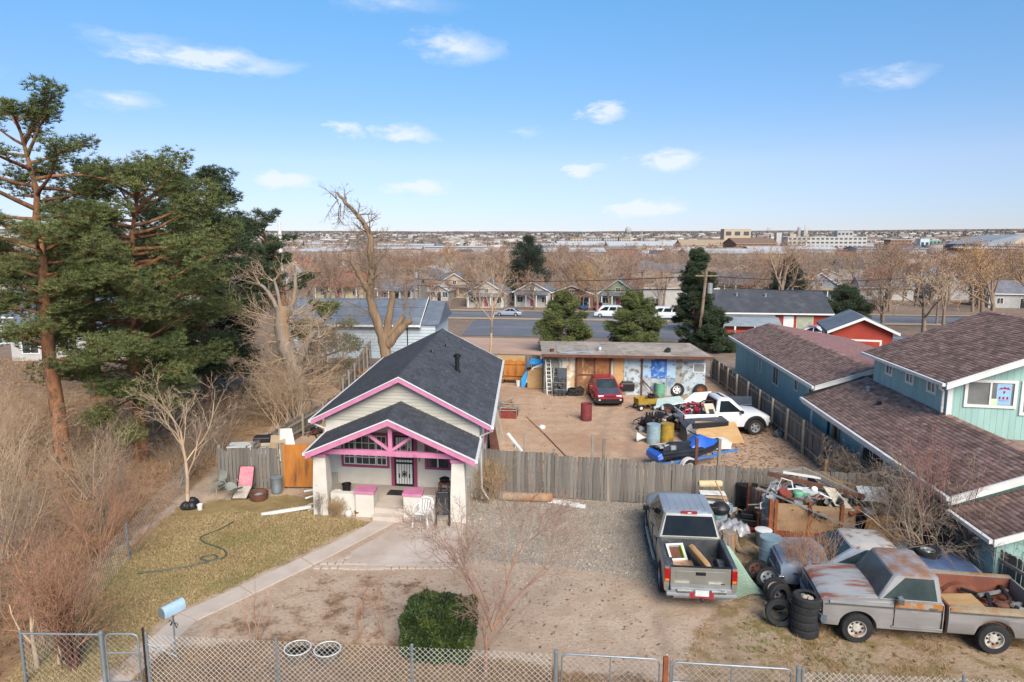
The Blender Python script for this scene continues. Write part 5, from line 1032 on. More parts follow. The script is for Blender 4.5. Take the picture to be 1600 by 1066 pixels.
# ---- things along the shed
t=thing('orange_bench','orange painted wooden bench seat left of the blue tarp','bench',(.15,45.4,0),-.15)
m=MB(); m.bx(-.75,.75,-.55,.15,.3,.36); m.build('seat',TX['ply'],t)
m=MB()
for k in range(5): m.bx(-.75+k*.3,-.46+k*.3,.2,.24,.4,1.45+.08*(k%2)); 
pl_=m; pl_.build('back_boards',TX['ply'],t)['kind']='stuff'
m=MB(); m.bx(-.78,.78,.15,.19,.42,.5); m.bx(-.78,.78,.15,.19,1.2,1.28); m.build('rail',TX['ply'],t)
for x in (-.68,.68): m=MB(); m.cb(x,-.2,.15,.08,.6,.3); m.build('leg',TX['rustd'],t)
bucket('white_bucket','white bucket between the orange bench and the blue tarp','bucket',(.42,44.2,0),.16,.36,TX['whitepl'])
t=thing('tarp_covered_stack','blue tarp draped over a stack beside the shed','tarp',(1.35,43.9,0),-.1)
m=MB(); n=14; rows=[]
for i in range(n):
    s=i/(n-1); y=-.2+s*1.1
    rows.append([(-.72+1.6*q+.03*math.sin(9*q+3*s),y+.05*math.sin(7*q),(1.75-.95*(1-min(1,q*2.4))**1.6*1.3)*(1 if s>.08 else .92)+.05*math.sin(6*s+8*q)) for q in np.linspace(0,1,16)])
m.loft(rows,closed=False,cap=False); m.add([(-.72,-.2,0.05),(-.55,-.24,.0),(-.2,-.23,.62),(-.38,-.22,1.15),(-.72,-.2,.6)],[(0,1,2,3,4)]); m.build('cover',TX['tarp'],t,smooth=60)
m=MB(); rows=[[(x,-.235-.01*k,z) for x,z in ((-.42+.06*k,.35),(-.3+.06*k,.9),(.0+.06*k,1.36-.02*k),(.5,1.58-.1*k),(.82,1.66-.1*k))] for k in range(3)]; m.loft(rows,closed=False,cap=False); m.build('tarp_underside',TX['whitepl'],t,smooth=60)
m=MB(); m.bx(-.5,.85,-.1,.85,0,1.15); m.build('stack',TX['rustd'],t)
m=MB(); m.prism([(1.0,43.55,.02),(1.98,43.4,.02),(1.98,43.4,1.4),(1.5,43.47,1.32),(1.02,43.55,1.12)],(0.02,.05,0)); q=m.build('plywood_sheet',TX['plyt']); tag(q,'tan plywood panel standing in front of the blue tarp','plywood')
m=MB(); m.prism([(0,0,0),(1.9,-.1,0),(1.9,-.1,.7),(0,0,.7)],(.02,.06,0)); tag(m.build('fence_plywood',TX['plyt'],loc=(-1.0,46.6,.95)),'orange tan plywood sheet fixed to the rear fence behind the bench','plywood')
def ladder(lab,p0,p1,w,mat,n=9):
    t=thing('ladder',lab,'ladder',p0); d=Vector(p1)-Vector(p0)
    for s in (-1,1): m=MB(); m.beam((s*w/2,0,0),(d.x+s*w/2,d.y,d.z),.05,.06); m.build('side_rail',mat,t)
    for k in range(1,n): q=d*(k/n); m=MB(); m.beam((-w/2,q.y,q.z),(w/2,q.y,q.z),.035,.035) if abs(d.x)<.01 else m.beam((q.x-w/2,q.y,q.z),(q.x+w/2,q.y,q.z),.035,.035); m.build('rung',mat,t)
    return t
ladder('white ladder leaning on the left end of the shed',(2.35,41.7,0),(2.25,42.0,2.2),.3,TX['whitepl'])
ladder('second white ladder leaning behind the dark panel by the shed',(2.62,41.5,0),(2.75,41.95,1.7),.25,TX['greypl'],6)
m=MB(); m.cb(0,0,.85,.6,.12,1.7); m.cb(0,-.07,1.2,.5,.03,.9); tag(m.build('slate_slab',M('slate_panel',srgb('#3f434b'),srgb('#4a4e57'),2,.6),loc=(3.1,41.55,.0),rot=(-.08,0,-.1)),'dark slate panel leaning upright at the shed','panel')
t=thing('metal_rack','upright metal rack of clutter in front of the dark panel','rack',(2.9,41.2,0),-.1)
for x in (-.3,-.05,.2,.42): m=MB(); m.tube([(x,0,0),(x,.05,1.2)],.02,5); m.build('upright',TX['dark'],t)
for k in range(5): m=MB(); m.tube([(-.3,.0,.2+k*.22),(.42,.0,.2+k*.22)],.015,4); m.build('rail',TX['alum'] if k%2 else TX['dark'],t)
m=MB()
for k in range(12): m.cb(U(-.25,.4),U(.02,.15),U(.1,1.0),U(.08,.25),U(.05,.15),U(.08,.3))
q=m.build('clutter',M('mixed_clutter',srgb('#3d4038'),srgb('#6b6a62'),2,.8,island=.5),t); q['kind']='stuff'
for k,(x,y,z,ry) in enumerate(((3.65,41.55,.12,0),(3.95,41.5,.14,.2),(3.75,41.5,.33,.1),(4.2,41.45,.3,1.2))): loose_tyre(('flat black tyre lowest at the shed corner heap','flat black tyre beside the lowest in the shed heap','black tyre on top of the shed heap','black tyre standing at the right of the shed heap')[k],(x,y,z),(ry,0,0),.3,.2)
# ---- red hatchback facing the camera
redp=PAINT('faded_red_paint','#a02538','#8d2032'); t=thing('hatchback_car','red hatchback with dark grey hood parked facing out in the dirt yard','car',(5.6,40.35,0),R(-88.5))
vehicle_body(t,-1.95,1.95,.82,((-1.95,.72),(-1.5,.80),(0,.82),(1.4,.80),(1.8,.74),(1.95,.64)),((-1.95,.84),(-.8,.90),(.6,.88),(1.6,.78),(1.95,.62)),((-1.95,.86),(-.9,.92),(.7,.93),(1.6,.82),(1.85,.74),(1.95,.64)),(1.2,-1.2),.33,.24,.29,redp)
m=MB(); m.loft([[(x,-y,z-.02),(x,-y,z),(x,0,z+.035),(x,y,z),(x,y,z-.02)] for x,y,z in ((.78,.66,.915),(1.4,.66,.855),(1.84,.62,.765))]); m.build('hood',M('dark_hood',srgb('#454b57'),srgb('#515763'),3,.4),t,smooth=40)
greenhouse(t,-1.75,.95,.74,.90,-1.2,.12,.60,1.34,redp,TX['glassg'],[[(.1,.1),(.46,.1),(.46,.86),(.2,.86)],[(.5,.1),(.9,.1),(.72,.88),(.5,.88)]],wind=((.05,.06),(.95,.06),(.95,.94),(.05,.94)),dome=.03)
for s in (-1,1):
    for x in (1.2,-1.2): wheel(t,x,s*.72,.29,.18,TX['alum'])
    m=MB(); m.bx(1.78,1.93,min(s*.36,s*.68),max(s*.36,s*.68),.60,.70); m.build('headlight',TX['whitepl'],t,bevel=.02)
    m=MB(); m.bx(1.93,1.99,min(s*.42,s*.66),max(s*.42,s*.66),.42,.48); m.build('turn_signal',TX['whitepl'],t)
    mirror(t,.6,.74,.95,redp,s)
m=MB(); m.loft([[(1.7,y,.26),(2.02-y*y*.12,y,.26),(2.03-y*y*.12,y,.5),(1.7,y,.55)] for y in (-.78,-.5,0,.5,.78)]); m.build('bumper',TX['black'],t,smooth=40)
m=MB(); m.bx(1.9,1.96,-.34,.34,.58,.68); m.build('grille',M('dark_red_grille',srgb('#6d1f2c'),srgb('#5b1a25'),3,.4),t)
m=MB(); m.cb(0,0,.45,.9,.5,.5); m.cb(0,0,.75,.7,.4,.12); tag(m.build('black_crate',TX['black'],loc=(7.15,41.6,.1),bevel=.08),'black plastic tub standing behind the right of the red car','tub')
def drum(lab,loc,mat,r=.29,h=.88,top=None,tilt=(0,0,0),openend=False):
    t=thing('steel_drum',lab,'drum',loc); t.rotation_euler=tilt
    m=MB(); pr=[(r*.98,0),(r,.02),(r,h*.32),(r*1.035,h*.335),(r,h*.35),(r,h*.65),(r*1.035,h*.665),(r,h*.68),(r,h),(r*1.03,h+.005),(r*1.03,h+.02),(r*.97,h+.02)]
    m.lathe(pr+([(r*.95,h*.1)] if openend else []),20,cap=not openend); m.build('barrel',mat,t,smooth=30)
    if openend: m=MB(); m.lathe([(.01,h*.75),(r*.95,h*.75)],16); m.build('contents',top or TX['dark'],t)
    else:
        m=MB(); m.lathe([(.01,h-.012),(r*.95,h-.012)],16); m.lathe([(.03,h-.012),(.03,h+.012),(.01,h+.012)],8,(r*.6,0,0)); m.build('lid',top or mat,t)
    return t
drum('dark red steel drum standing alone in the middle of the dirt yard',(3.98,35.6,0),M('dark_red_drum',srgb('#6f2b2e'),srgb('#7d3436'),2.5,.7,c3=srgb('#43282a'),c3s=1.5,c3t=(.5,.7)),.30,.9,TX['rustd'],openend=True)
drum('pale blue steel drum with rusty lid by the junk heap',(6.72,31.4,0),TX['bluegr'],.32,.92,M('orange_lid',srgb('#b5774c'),srgb('#a06540'),3,.8))
drum('yellow and rust steel drum beside the pale blue one in the back yard',(7.38,31.5,0),TX['yellow'],.32,.92,TX['rustd'])
drum('green drum with rusty top standing before the shed',(9.1,41.1,0),TX['green'],.3,.85,TX['rustd'],openend=True)
m=MB(); m.lathe([(.02,-.35),(.05,0),(.22,.3),(.24,.32)],14,(0,0,.15),'x'); tag(m.build('funnel',TX['whitepl'],smooth=40,loc=(6.3,31.6,.08),rot=(0,0,2.9)),'white plastic funnel lying left of the pale blue drum','funnel')
t=thing('garden_cart','yellow four wheeled garden cart in front of the shed','cart',(7.6,38.0,0),.25)
m=MB(); m.bx(-.55,.55,-.33,.33,.36,.40); m.build('bed',TX['yellow'],t)
for (a,b_,c_,d) in ((-.55,.55,-.35,-.33),(-.55,.55,.33,.35),(-.57,-.55,-.33,.33),(.55,.57,-.33,.33)): m=MB(); m.bx(a,b_,c_,d,.36,.68); m.build('side_board',TX['yellow'],t)
for sx in (-1,1):
    for sy in (-1,1): m=MB(); m.lathe([(.05,-.045),(.15,-.05),(.17,0),(.15,.05),(.05,.045)],14,(sx*.42,sy*.36,.17),'y'); w_=m.build('wheel',TX['rubber'],t,smooth=30); m=MB(); m.lathe([(.005,-.055),(.09,-.052),(.09,.052),(.005,.055)],12,(sx*.42,sy*.36,.17),'y'); m.build('hub',TX['whitepl'],w_)
m=MB(); m.tube([(-.55,0,.3),(-1.2,.1,.12)],.02,5); m.build('handle',TX['dark'],t)
loose_tyre('small black tyre riding on the yellow garden cart',(7.95,38.05,.75),(.3,.1,0),.22,.15)
loose_tyre('big tyre with white wheel leaning at the blue shed doors',(10.2,41.2,.42),(R(75),0,R(-25)),.42,.25,TX['whitepl'])
loose_tyre('large bare tyre with rusty wheel before the white refrigerator',(11.55,40.95,.42),(R(80),0,R(8)),.43,.24,TX['rustb'])
t=thing('refrigerator','white refrigerator on end at the right corner of the shed','refrigerator',(11.5,41.5,0),-.1)
m=MB(); m.bx(-.4,.4,-.35,.35,.05,1.45); m.build('body',TX['whitepl'],t,bevel=.03); m=MB(); m.bx(-.38,.38,-.39,-.352,1.5,2.1); m.bx(-.4,.4,-.35,.35,1.46,2.15); m.build('freezer_box',TX['whitepl'],t,bevel=.02); m=MB(); m.bx(-.3,.3,-.405,-.39,1.58,2.03); m.build('grille',TX['greypl'],t)
m=MB(); m.tube([(0,0,.9),(.5,.2,1.3),(.9,.1,1.7)],.05,6); m.tube([(.1,0,.2),(.8,.1,1.1)],.04,5); tag(m.build('bent_pipes',TX['greypl'],smooth=40,loc=(9.7,41.3,0)),'grey bent pipes leaning by the white wheeled tyre','pipes')
t=thing('push_mower','dark push mower with handle between the cart and the green drum','mower',(8.55,38.6,0),.6)
m=MB(); m.loft([[(-.3,-.25,.12),(.3,-.25,.12),(.3,.25,.12),(-.3,.25,.12)],[(-.2,-.18,.3),(.2,-.18,.3),(.2,.18,.3),(-.2,.18,.3)]]); m.lathe([(.12,.3),(.13,.42),(.05,.46)],10); m.build('deck',TX['dark'],t,bevel=.02); m=MB(); m.tube([(-.2,-.2,.25),(-.8,-.2,.9),(-.8,.2,.9),(-.2,.2,.25)],.018,5); m.build('handle',TX['dark'],t)
for sx in (-1,1):
    for sy in (-1,1): m=MB(); m.lathe([(.02,-.03),(.1,-.03),(.1,.03),(.02,.03)],12,(sx*.27,sy*.28,.1),'y'); m.build('wheel',TX['rubber'],t)
# ---- white pickup in the yard and the heap around it
wp_=PAINT('white_truck_paint','#d4d6d8','#c9cbce'); t=thing('white_pickup_truck','white single cab pickup with black wheel flares half buried behind junk','pickup truck',(10.35,33.55,0),R(5)); 
vehicle_body(t,-.45,2.45,.94,((-.45,.93),(1.6,.94),(2.2,.86),(2.45,.72)),((-.45,1.13),(.7,1.12),(2.0,1.02),(2.45,.86)),((-.45,1.14),(.7,1.17),(1.1,1.2),(2.0,1.12),(2.45,.9)),(1.6,),.45,.42,.42,wp_)
bed(t,-2.0,-.47,.94,1.13,.48,-1.28,.44,.42,wp_,TX['dark'],.08,.7)
greenhouse(t,-.43,1.15,.87,1.13,-.25,.45,.70,1.80,wp_,TX['glass'],[[(.12,.08),(.88,.08),(.68,.88),(.17,.88)]],dome=.07)
for s in (-1,1):
    for x in (1.6,-1.28): wheel(t,x,s*.85,.40,.26,TX['alum'],style='alloy')
    m=MB(); aa=np.linspace(-.15,PI+.15,12); 
    m.loft([[(1.6+r_*math.cos(a),s*y,.42+r_*math.sin(a)) for r_,y in ((.44,.93),(.44,1.01),(.56,1.0),(.58,.93))] for a in aa]); m.build('wheel_flare',TX['black'],t,smooth=40)
    taillamp(t,-2.0,.94,.72,1.08,s); mirror(t,.85,.88,1.2,TX['black'],s)
    m=MB(); m.bx(-.3,-.12,min(s*.945,s*.97),max(s*.945,s*.97),.98,1.03); m.build('door_handle',TX['black'],t)
    m=MB(); m.bx(2.25,2.44,min(s*.45,s*.76),max(s*.45,s*.76),.68,.84); m.build('headlight',TX['winpale'],t,bevel=.02)
m=MB(); m.bx(2.35,2.58,-.85,.85,.42,.62); m.build('front_bumper',TX['black'],t,bevel=.04)
m=MB(); m.bx(2.36,2.46,-.42,.42,.66,.88); m.build('grille',TX['dark'],t)
# camper shell on edge in front of it, its window
def slab3(name,pts,d,mat,label,cat,group=None): m=MB(); m.prism(pts,d); return tag(m.build(name,mat,bevel=None),label,cat,group)
t=thing('camper_shell','dark grey camper shell tipped on its side before the white pickup','camper shell',(9.45,31.75,0),R(12))
m=MB(); rr=[(-.12,.0),(-.16,.55),(.0,.9),(.55,1.02),(.62,.9),(.6,.0)]
m.loft([[(x,y*s,z*s2) for y,z in rr] for x,s,s2 in ((-1.2,1,.8),(-1.0,1,1),(1.0,1,1),(1.2,1,.85))]); m.build('shell',M('graphite_shell',srgb('#3d4147'),srgb('#4b4f55'),2,.45),t,smooth=30)
m=MB(); m.bx(-.9,.95,-.14,-.05,.70,.98); m.build('trim_band',TX['dark'],t,bevel=.03)
slab3('plywood_ramp',[(8.75,31.05,.02),(11.05,31.35,.02),(10.75,31.95,.86),(8.75,31.7,.95)],(.01,.05,.03),TX['plyt'],'large tan plywood sheet leaning against the tipped camper shell','plywood')
m=MB(); m.bx(-.75,.75,-.28,.28,0,.16); m.bx(-.68,.78,-.26,.3,.163,.30); m.bx(-.75,.6,-.25,.26,.303,.40); tag(m.build('foam_sheets',TX['whitepl'],loc=(9.25,30.35,.12),rot=(.05,0,.12),bevel=.015),'stack of white foam sheets lying on the plywood ramp','foam'); 
t=thing('topper_window_frame','cream camper window frame leaning on the white pickup cab','window frame',(9.85,32.6,1.0),R(8))
m=MB(); m.loft([[(-.28,0,0),(.25,0,0),(.25,.1,0),(-.28,.1,0)],[(-.45,.1,.62),(.05,.1,.62),(.05,.2,.62),(-.45,.2,.62)]]); m.build('frame',M('cream_panel',srgb('#c9c0aa'),srgb('#b9b09a'),2,.7),t,bevel=.03); m=MB(); m.loft([[(-.14,-.015,.06),(.13,-.015,.06),(.13,.0,.06),(-.14,.0,.06)],[(-.21,.045,.36),(.03,.045,.36),(.03,.06,.36),(-.21,.06,.36)]]); m.build('pane',TX['winglass'],t,bevel=.02)
m=MB(); m.tube([(-.5,.05,.0),(-.62,.12,.7),(-.4,.15,.78),(.0,.15,.74),(.25,.08,.1)],.04,6); m.build('gasket',TX['dark'],t,smooth=40)
slab3('white_hood_panel',[(9.35,36.6,.7),(10.9,36.9,.72),(11.2,37.5,1.1),(10.2,37.4,1.05)],(.0,.02,.05),TX['whitepl'],'white bent car hood panel behind the white pickup','panel')
t=thing('truck_bed_cover','dark flat truck bed cover leaning by the picket fence behind the white pickup','bed cover',(12.0,36.3,0),-.1); m=MB(); m.prism([(-1.0,-.3,.55),(.95,-.35,.75),(1.15,.5,1.0),(-.75,.55,.95)],(0,0,.07)); m.build('cover',M('graphite_cover',srgb('#3f4449'),srgb('#4a5057'),2,.4),t,bevel=.02); m=MB(); m.cb(0,0,.4,1.5,.7,.3); m.build('base',TX['dark'],t)
slab3('white_tarp_sheet',[(7.6,35.3,.75),(9.3,35.8,.9),(9.2,36.6,1.05),(7.9,36.3,.95)],(.02,.03,.05),M('pale_green_tarp',srgb('#a7bdb6'),srgb('#c0cdc8'),2,.6),'pale green tarp spread over the junk heap','tarp')
for k in range(4): q=slab3('red_frame_bar',[(9.0+k*.22,35.9,.7+.06*k),(10.4+k*.15,35.2,.55),(10.45+k*.15,35.28,.58),(9.05+k*.22,36.0,.74+.06*k)],(0,.01,.06),TX['red'],'red metal frame bar, %s in the junk heap by the white pickup'%('lowest of four','second of four','third of four','topmost of four')[k],'bar')
loose_tyre('large black tyre standing in the junk heap left of the white pickup',(8.0,34.2,.75),(R(70),0,R(-15)),.5,.28,TX['rustd'])
loose_tyre('black tyre lying on the junk heap beneath the pale tarp',(8.1,34.8,.55),(R(15),0,0),.4,.25)
loose_tyre('black tyre lying at the back of the junk heap near the red bars',(9.9,34.4,.75),(R(10),.1,0),.36,.24)
t=thing('junk_heap','dark tangled heap of car parts and boxes behind the drums','junk heap',(7.5,33.9,0))
def junk(t,n,ex,ez,mats,name='scrap_piece',sm=.05,lg=.5):
    for k in range(n):
        m=MB(); x,y=U(-ex,ex),U(-ex*.55,ex*.55); z=U(.03,ez*max(.15,1-math.hypot(x/ex,y/ex)*.8)); kind=rnd.random()
        if kind<.4: a=U(0,3.1); l=U(.25,lg); m.beam((x-math.cos(a)*l,y-math.sin(a)*l,max(.03,z+U(-.2,.2))),(x+math.cos(a)*l,y+math.sin(a)*l,max(.03,z+U(-.2,.25))),U(.03,.07),U(.02,.05))
        elif kind<.7: m.X=T(x,y,z,U(-.6,.6),U(-.6,.6),U(0,3)); m.cb(0,0,0,U(.15,.5),U(.1,.35),U(.03,.25))
        elif kind<.85: m.X=T(x,y,z,U(-.8,.8),U(-.8,.8),U(0,3)); m.lathe([(U(.05,.1),0),(U(.1,.2),.1),(U(.08,.2),.25),(.01,.26)],9)
        else: a=U(0,6); m.tube([(x,y,z),(x+.2*math.cos(a),y+.2*math.sin(a),z+.25),(x+.5*math.cos(a+.6),y+.5*math.sin(a+.6),z+.1),(x+.6*math.cos(a+1.2),y+.6*math.sin(a+1),max(.03,z-.1))],U(.012,.03),5)
        m.build(name,mats[rnd.randrange(len(mats))],t)
junk(t,70,1.05,1.15,[TX['dark'],TX['black'],TX['greypl'],TX['rustd'],TX['alum'],TX['dark']])
t=thing('junk_heap','high heap of dark scrap and pipes piled in the white pickup bed','junk heap',(9.15,33.6,.75)); junk(t,44,.85,.75,[TX['dark'],TX['black'],TX['greypl'],TX['red'],TX['alum'],TX['whitepl']])
t=thing('junk_heap','low heap of metal scrap between garden cart and white pickup','junk heap',(8.9,36.9,0)); junk(t,22,.8,.4,[TX['dark'],TX['rustb'],TX['greypl'],TX['wood']])
t=thing('black_rack','black upright grid rack at the left edge of the junk heap','rack',(7.05,33.0,0),-.25)
for k in range(6): m=MB(); m.cb(-.35+k*.14,0,.55,.07,.05,1.1); m.build('bar',TX['black'],t)
m=MB(); m.bx(-.42,.42,-.04,.04,.2,.26); m.bx(-.42,.42,-.04,.04,.85,.91); m.build('cross_bar',TX['black'],t)
# ---- watercraft on its trailer
t=thing('boat_trailer','blue single axle trailer with white fenders under the watercraft','trailer',(7.45,28.1,0),R(19)); JT=R(19)
m=MB(); m.beam((-1.5,-.5,.42),(1.4,-.25,.42),.08,.08); m.beam((-1.5,.5,.42),(1.4,.25,.42),.08,.08); m.beam((-1.5,-.55,.42),(-1.5,.55,.42),.08,.08); m.beam((.3,-.42,.42),(.3,.42,.42),.08,.08); m.beam((1.3,0,.42),(2.6,0,.45),.09,.09); m.build('frame',M('blue_trailer_paint',srgb('#3f6fb0'),srgb('#4b7bb8'),3,.5),t)
for s in (-1,1):
    wheel(t,-.35,s*.72,.27,.17,TX['whitepl'])
    m=MB(); m.loft([[(-.35+r_*math.cos(a),s*y,.27+r_*math.sin(a)) for r_,y in ((.33,.6),(.33,.82),(.37,.82),(.37,.6))] for a in np.linspace(.2,PI-.2,9)]); m.build('fender',TX['whitepl'],t,smooth=40)
t=thing('watercraft','black and blue sit on watercraft resting on a small blue trailer','watercraft',(7.45,28.1,.46),JT)
blk=M('gloss_black_hull',srgb('#202329'),srgb('#2b2f36'),3,.35); bl2=M('blue_hull',srgb('#2757b3'),srgb('#3163bd'),3,.35)
m=MB(); m.loft([[(x,-w,.22+r_),(x,-w*.6,.02+r_),(x,0,-.05+r_),(x,w*.6,.02+r_),(x,w,.22+r_),(x,w*.96,.36+r_),(x,-w*.96,.36+r_)] for x,w,r_ in ((-1.5,.5,0),(-.8,.55,0),(.3,.54,.0),(1.1,.4,.1),(1.6,.12,.25))]); m.build('hull',blk,t,smooth=40)
m=MB(); m.loft([[(x,-w,z0),(x,-w*.7,z1),(x,0,z1+.04),(x,w*.7,z1),(x,w,z0)] for x,w,z0,z1 in ((-1.25,.2,.36,.52),(-.8,.22,.36,.66),(-.2,.2,.36,.62),(.2,.18,.36,.60))]); m.build('seat',blk,t,smooth=40)
m=MB(); m.loft([[(x,-w,z0),(x,-w*.8,(z0+z1)/2+.03),(x,-w*.35,z1),(x,w*.35,z1),(x,w*.8,(z0+z1)/2+.03),(x,w,z0)] for x,w,z0,z1 in ((.05,.36,.36,.50),(.35,.42,.36,.84),(.7,.42,.38,.86),(1.15,.34,.42,.66),(1.62,.08,.5,.54))]); m.build('cowling',bl2,t,smooth=35)
m=MB(); m.tube([(.28,-.38,.98),(.36,-.1,.92),(.36,.1,.92),(.28,.38,.98)],.025,6); m.build('handlebar',TX['black'],t,smooth=40)
for s in (-1,1): m=MB(); m.loft([[(x,s*.4,.34),(x,s*.58,.34),(x,s*.58,.44),(x,s*.4,.48)] for x in (-1.5,-.9,.2,.5)]); m.build('side_rail',blk,t,bevel=.03)
m=MB(); m.loft([[(-1.7,-.55,.1),(-1.45,-.6,.18),(-1.45,.6,.18),(-1.7,.5,.05)],[(-1.72,-.5,.3),(-1.5,-.5,.42),(-1.5,.5,.42),(-1.7,.45,.3)]]); m.build('rear_deck',bl2,t,bevel=.04)
m=MB(); m.X=T(); [m.cb(U(-1.4,-.8),U(-.4,.4),U(.4,.6),U(.15,.4),U(.1,.3),U(.06,.2)) for k in range(6)]; q=m.build('loose_parts',M('loose_parts_mix',srgb('#5c5f63'),srgb('#9d9f9f'),2,.6,island=.4),t); q['kind']='stuff'
slab3('light_panel',[(6.2,29.6,.0),(7.2,30.0,.02),(7.3,30.3,.35),(6.5,30.1,.3)],(0,.02,.05),M('pale_pink_panel',srgb('#c0aa9e'),srgb('#b09a8e'),2,.8),'pale panel lying behind the watercraft','panel')
# ---- yard scraps
t=thing('long_pole','long thin wooden pole lying across the bare dirt yard','pole',(0,0,0)); m=MB(); m.tube([(.8,36.2,.03),(1.6,32.9,.05)],.02,6); m.build('pale_half',TX['wood'],t); m=MB(); m.tube([(1.6,32.9,.05),(2.4,29.4,.03)],.02,6); m.build('dark_half',TX['rustd'],t)
m=MB(); m.beam((-.2,0,0),(.9,0,1.05),.14,.05); m.beam((.45,0,.55),(.62,-.12,.58),.2,.1); tag(m.build('white_plank',TX['white'],loc=(.6,25.9,.9),rot=(0,0,2.6)),'white plank leaning up behind the board fence beside the house','plank')
t=thing('wire_cage','low wire cage of rusty panels beside the house eave','cage',(-.15,36.4,0),-.1)
for (a,b_,c_,d) in ((-.45,.45,-.5,-.48),(-.45,.45,.48,.5),(-.45,-.43,-.48,.48),(.43,.45,-.48,.48)): m=MB(); m.bx(a,b_,c_,d,.0,.35); m.build('lower_panel',TX['redrust'],t)
for z in (.45,.6): m=MB(); m.tube([(-.45,-.5,z),(.45,-.5,z),(.45,.5,z),(-.45,.5,z)],.02,4,closed=True); m.build('top_wire',TX['alum'],t)
for x in (-.45,.45):
    for y in (-.5,.5): m=MB(); m.cb(x,y,.32,.04,.04,.64); m.build('corner_post',TX['wgrey'],t)
t=thing('lumber_heap','loose heap of broken lumber by the right wall of the house','lumber',(-.15,38.2,0))
for k in range(14): a=U(-.6,2.4); l=U(.3,.8); x,y=U(-.4,.5),U(-.8,.8); m=MB(); m.beam((x-l*math.cos(a),y-l*math.sin(a),U(.03,.3)),(x+l*math.cos(a),y+l*math.sin(a),U(.05,.5)),U(.04,.1),.03); m.build('plank',TX['wood'] if k%3 else TX['wgrey'],t)
slab3('leaning_sheet',[(-.95,29.6,0),(-.35,31.6,0),(-.75,31.8,1.7),(-1.0,29.9,1.7)],(.03,.0,0),M('pale_sheet_tan',srgb('#b8a58f'),srgb('#a5927c'),2,.9),'pale tan sheet leaning along the right side wall of the house','sheet')
slab3('leaning_board',[(-.9,28.6,0),(-.5,29.1,0),(-.8,29.2,1.6),(-1.0,28.8,1.6)],(.03,0,0),TX['rustd'],'dark brown board leaning on the house wall beside the tan sheet','board')
def rope(pts,r,mat,name,lab,cat): m=MB(); m.tube(pts,r,5); return tag(m.build(name,mat,smooth=50),lab,cat)
rope([(-.3,27.6,.02),(.8,27.3,.02),(1.8,27.0,.02),(2.6,27.4,.02),(2.3,28.2,.02)],.02,TX['dark'],'cable','dark cable snaking on the dirt behind the board fence','cable')
rope([(.9,29.9,.02),(.75,29.2,.02),(1.2,28.7,.02),(2.0,28.4,.02)],.018,TX['rustd'],'wire_loop','brown wire loop lying in the dirt yard','wire')
bucket('grey_pail','grey tin pail lying by the picket fence near the white pickup','bucket',(13.0,32.6,.12),.2,.25,TX['galv']).rotation_euler=(1.2,0,.4)
m=MB(); m.lathe([(.02,0),(.16,.02),(.18,.12),(.1,.2),(.01,.2)],9); tag(m.build('stone',TX['whitepl'],loc=(1.55,33.9,0)),'pale plastic scrap lying in the middle of the dirt yard','scrap')
# ---- in front of the board fence
t=thing('log','thick grey log lying along the foot of the board fence','log',(.55,24.15,.16),-.08); m=MB(); m.lathe([(.12,-.95),(.17,-.9),(.165,0),(.175,.9),(.13,.95)],10,(0,0,0),'x'); m.build('trunk_piece',M('log_bark',srgb('#8f7d69'),srgb('#a38a6d'),2,.95,c3=srgb('#9a6a42'),c3s=1.5,c3t=(.5,.65)),t,smooth=40)
m=MB(); m.lathe([(.02,0),(.22,.03),(.25,.18),(.15,.3),(.01,.32)],8); tag(m.build('grey_stone',TX['greypl'],smooth=50,loc=(-.3,24.3,0)),'rounded grey stone by the house end of the board fence','stone')
for k,(x,y,l,a) in enumerate(((1.75,23.95,.55,-.25),(2.1,23.75,.45,-.2),(2.35,23.6,.4,-.3))): m=MB(); m.cb(0,0,.05,l*1.6,.16,.09); tag(m.build('white_block',TX['white'],loc=(x,y,0),rot=(.05,0,a),bevel=.01),'white painted board scrap, %s at the foot of the board fence'%('leftmost of three','middle of three','rightmost of three')[k],'board')
for k,(x0,z1,w) in enumerate(((-1.62,1.25,.2),(-1.5,1.0,.14))): m=MB(); m.prism([(-w/2,0,0),(w/2,0,0),(w/2,.25,z1),(-w/2,.25,z1)],(0,.03,.01)); tag(m.build('leaning_plank',TX['rustb'] if k==0 else TX['wgrey'],loc=(x0,22.75,0),rot=(0,0,.3)),('reddish plank leaning at the right corner of the porch','narrow grey plank leaning beside the reddish plank')[k],'plank')

# ---- scrap trailer and clutter right of the silver truck
TX_=(.978,-.21); TY_=(-.12,.993); tf=frame_fn(TX_,TY_)
tr=thing('scrap_trailer','plywood sided trailer with rusty posts heaped with scrap metal','trailer',(8.25,20.55,0))
cor=M('corrugated_grey',srgb('#7f8a92'),srgb('#6d7880'),1.5,.5,metal=.4,c3=srgb('#79543e'),c3s=1.2,c3t=(.52,.66))
m=MB(tf)
n=30; 
m.loft([[(-.04-.02*math.sin(k*1.3),.05+1.5*k/n,.3),(-.04-.02*math.sin(k*1.3),.05+1.5*k/n,1.42)] for k in range(n+1)],closed=False,cap=False); m.build('end_panel',cor,tr,smooth=60)
for y in (.0,.75,1.5): m=MB(tf); m.bx(-.1,.0,y,y+.09,.2,1.46); m.build('post',TX['rustb'],tr)
for i,x in enumerate((.02,1.02,1.95)): 
    m=MB(tf); m.bx(x,x+.09,-.07,-.005,.2,1.5); m.build('post',TX['rustb'],tr)
for (a,b_) in ((.0,1.06),(1.07,1.99),(2.0,2.42)): m=MB(tf); m.bx(a,b_,0,.02,.48,1.38); m.build('plywood_side',TX['plyd'],tr)
m=MB(tf); m.bx(-.05,2.45,-.04,.02,.2,.47); m.build('lower_rail',TX['redrust'],tr)
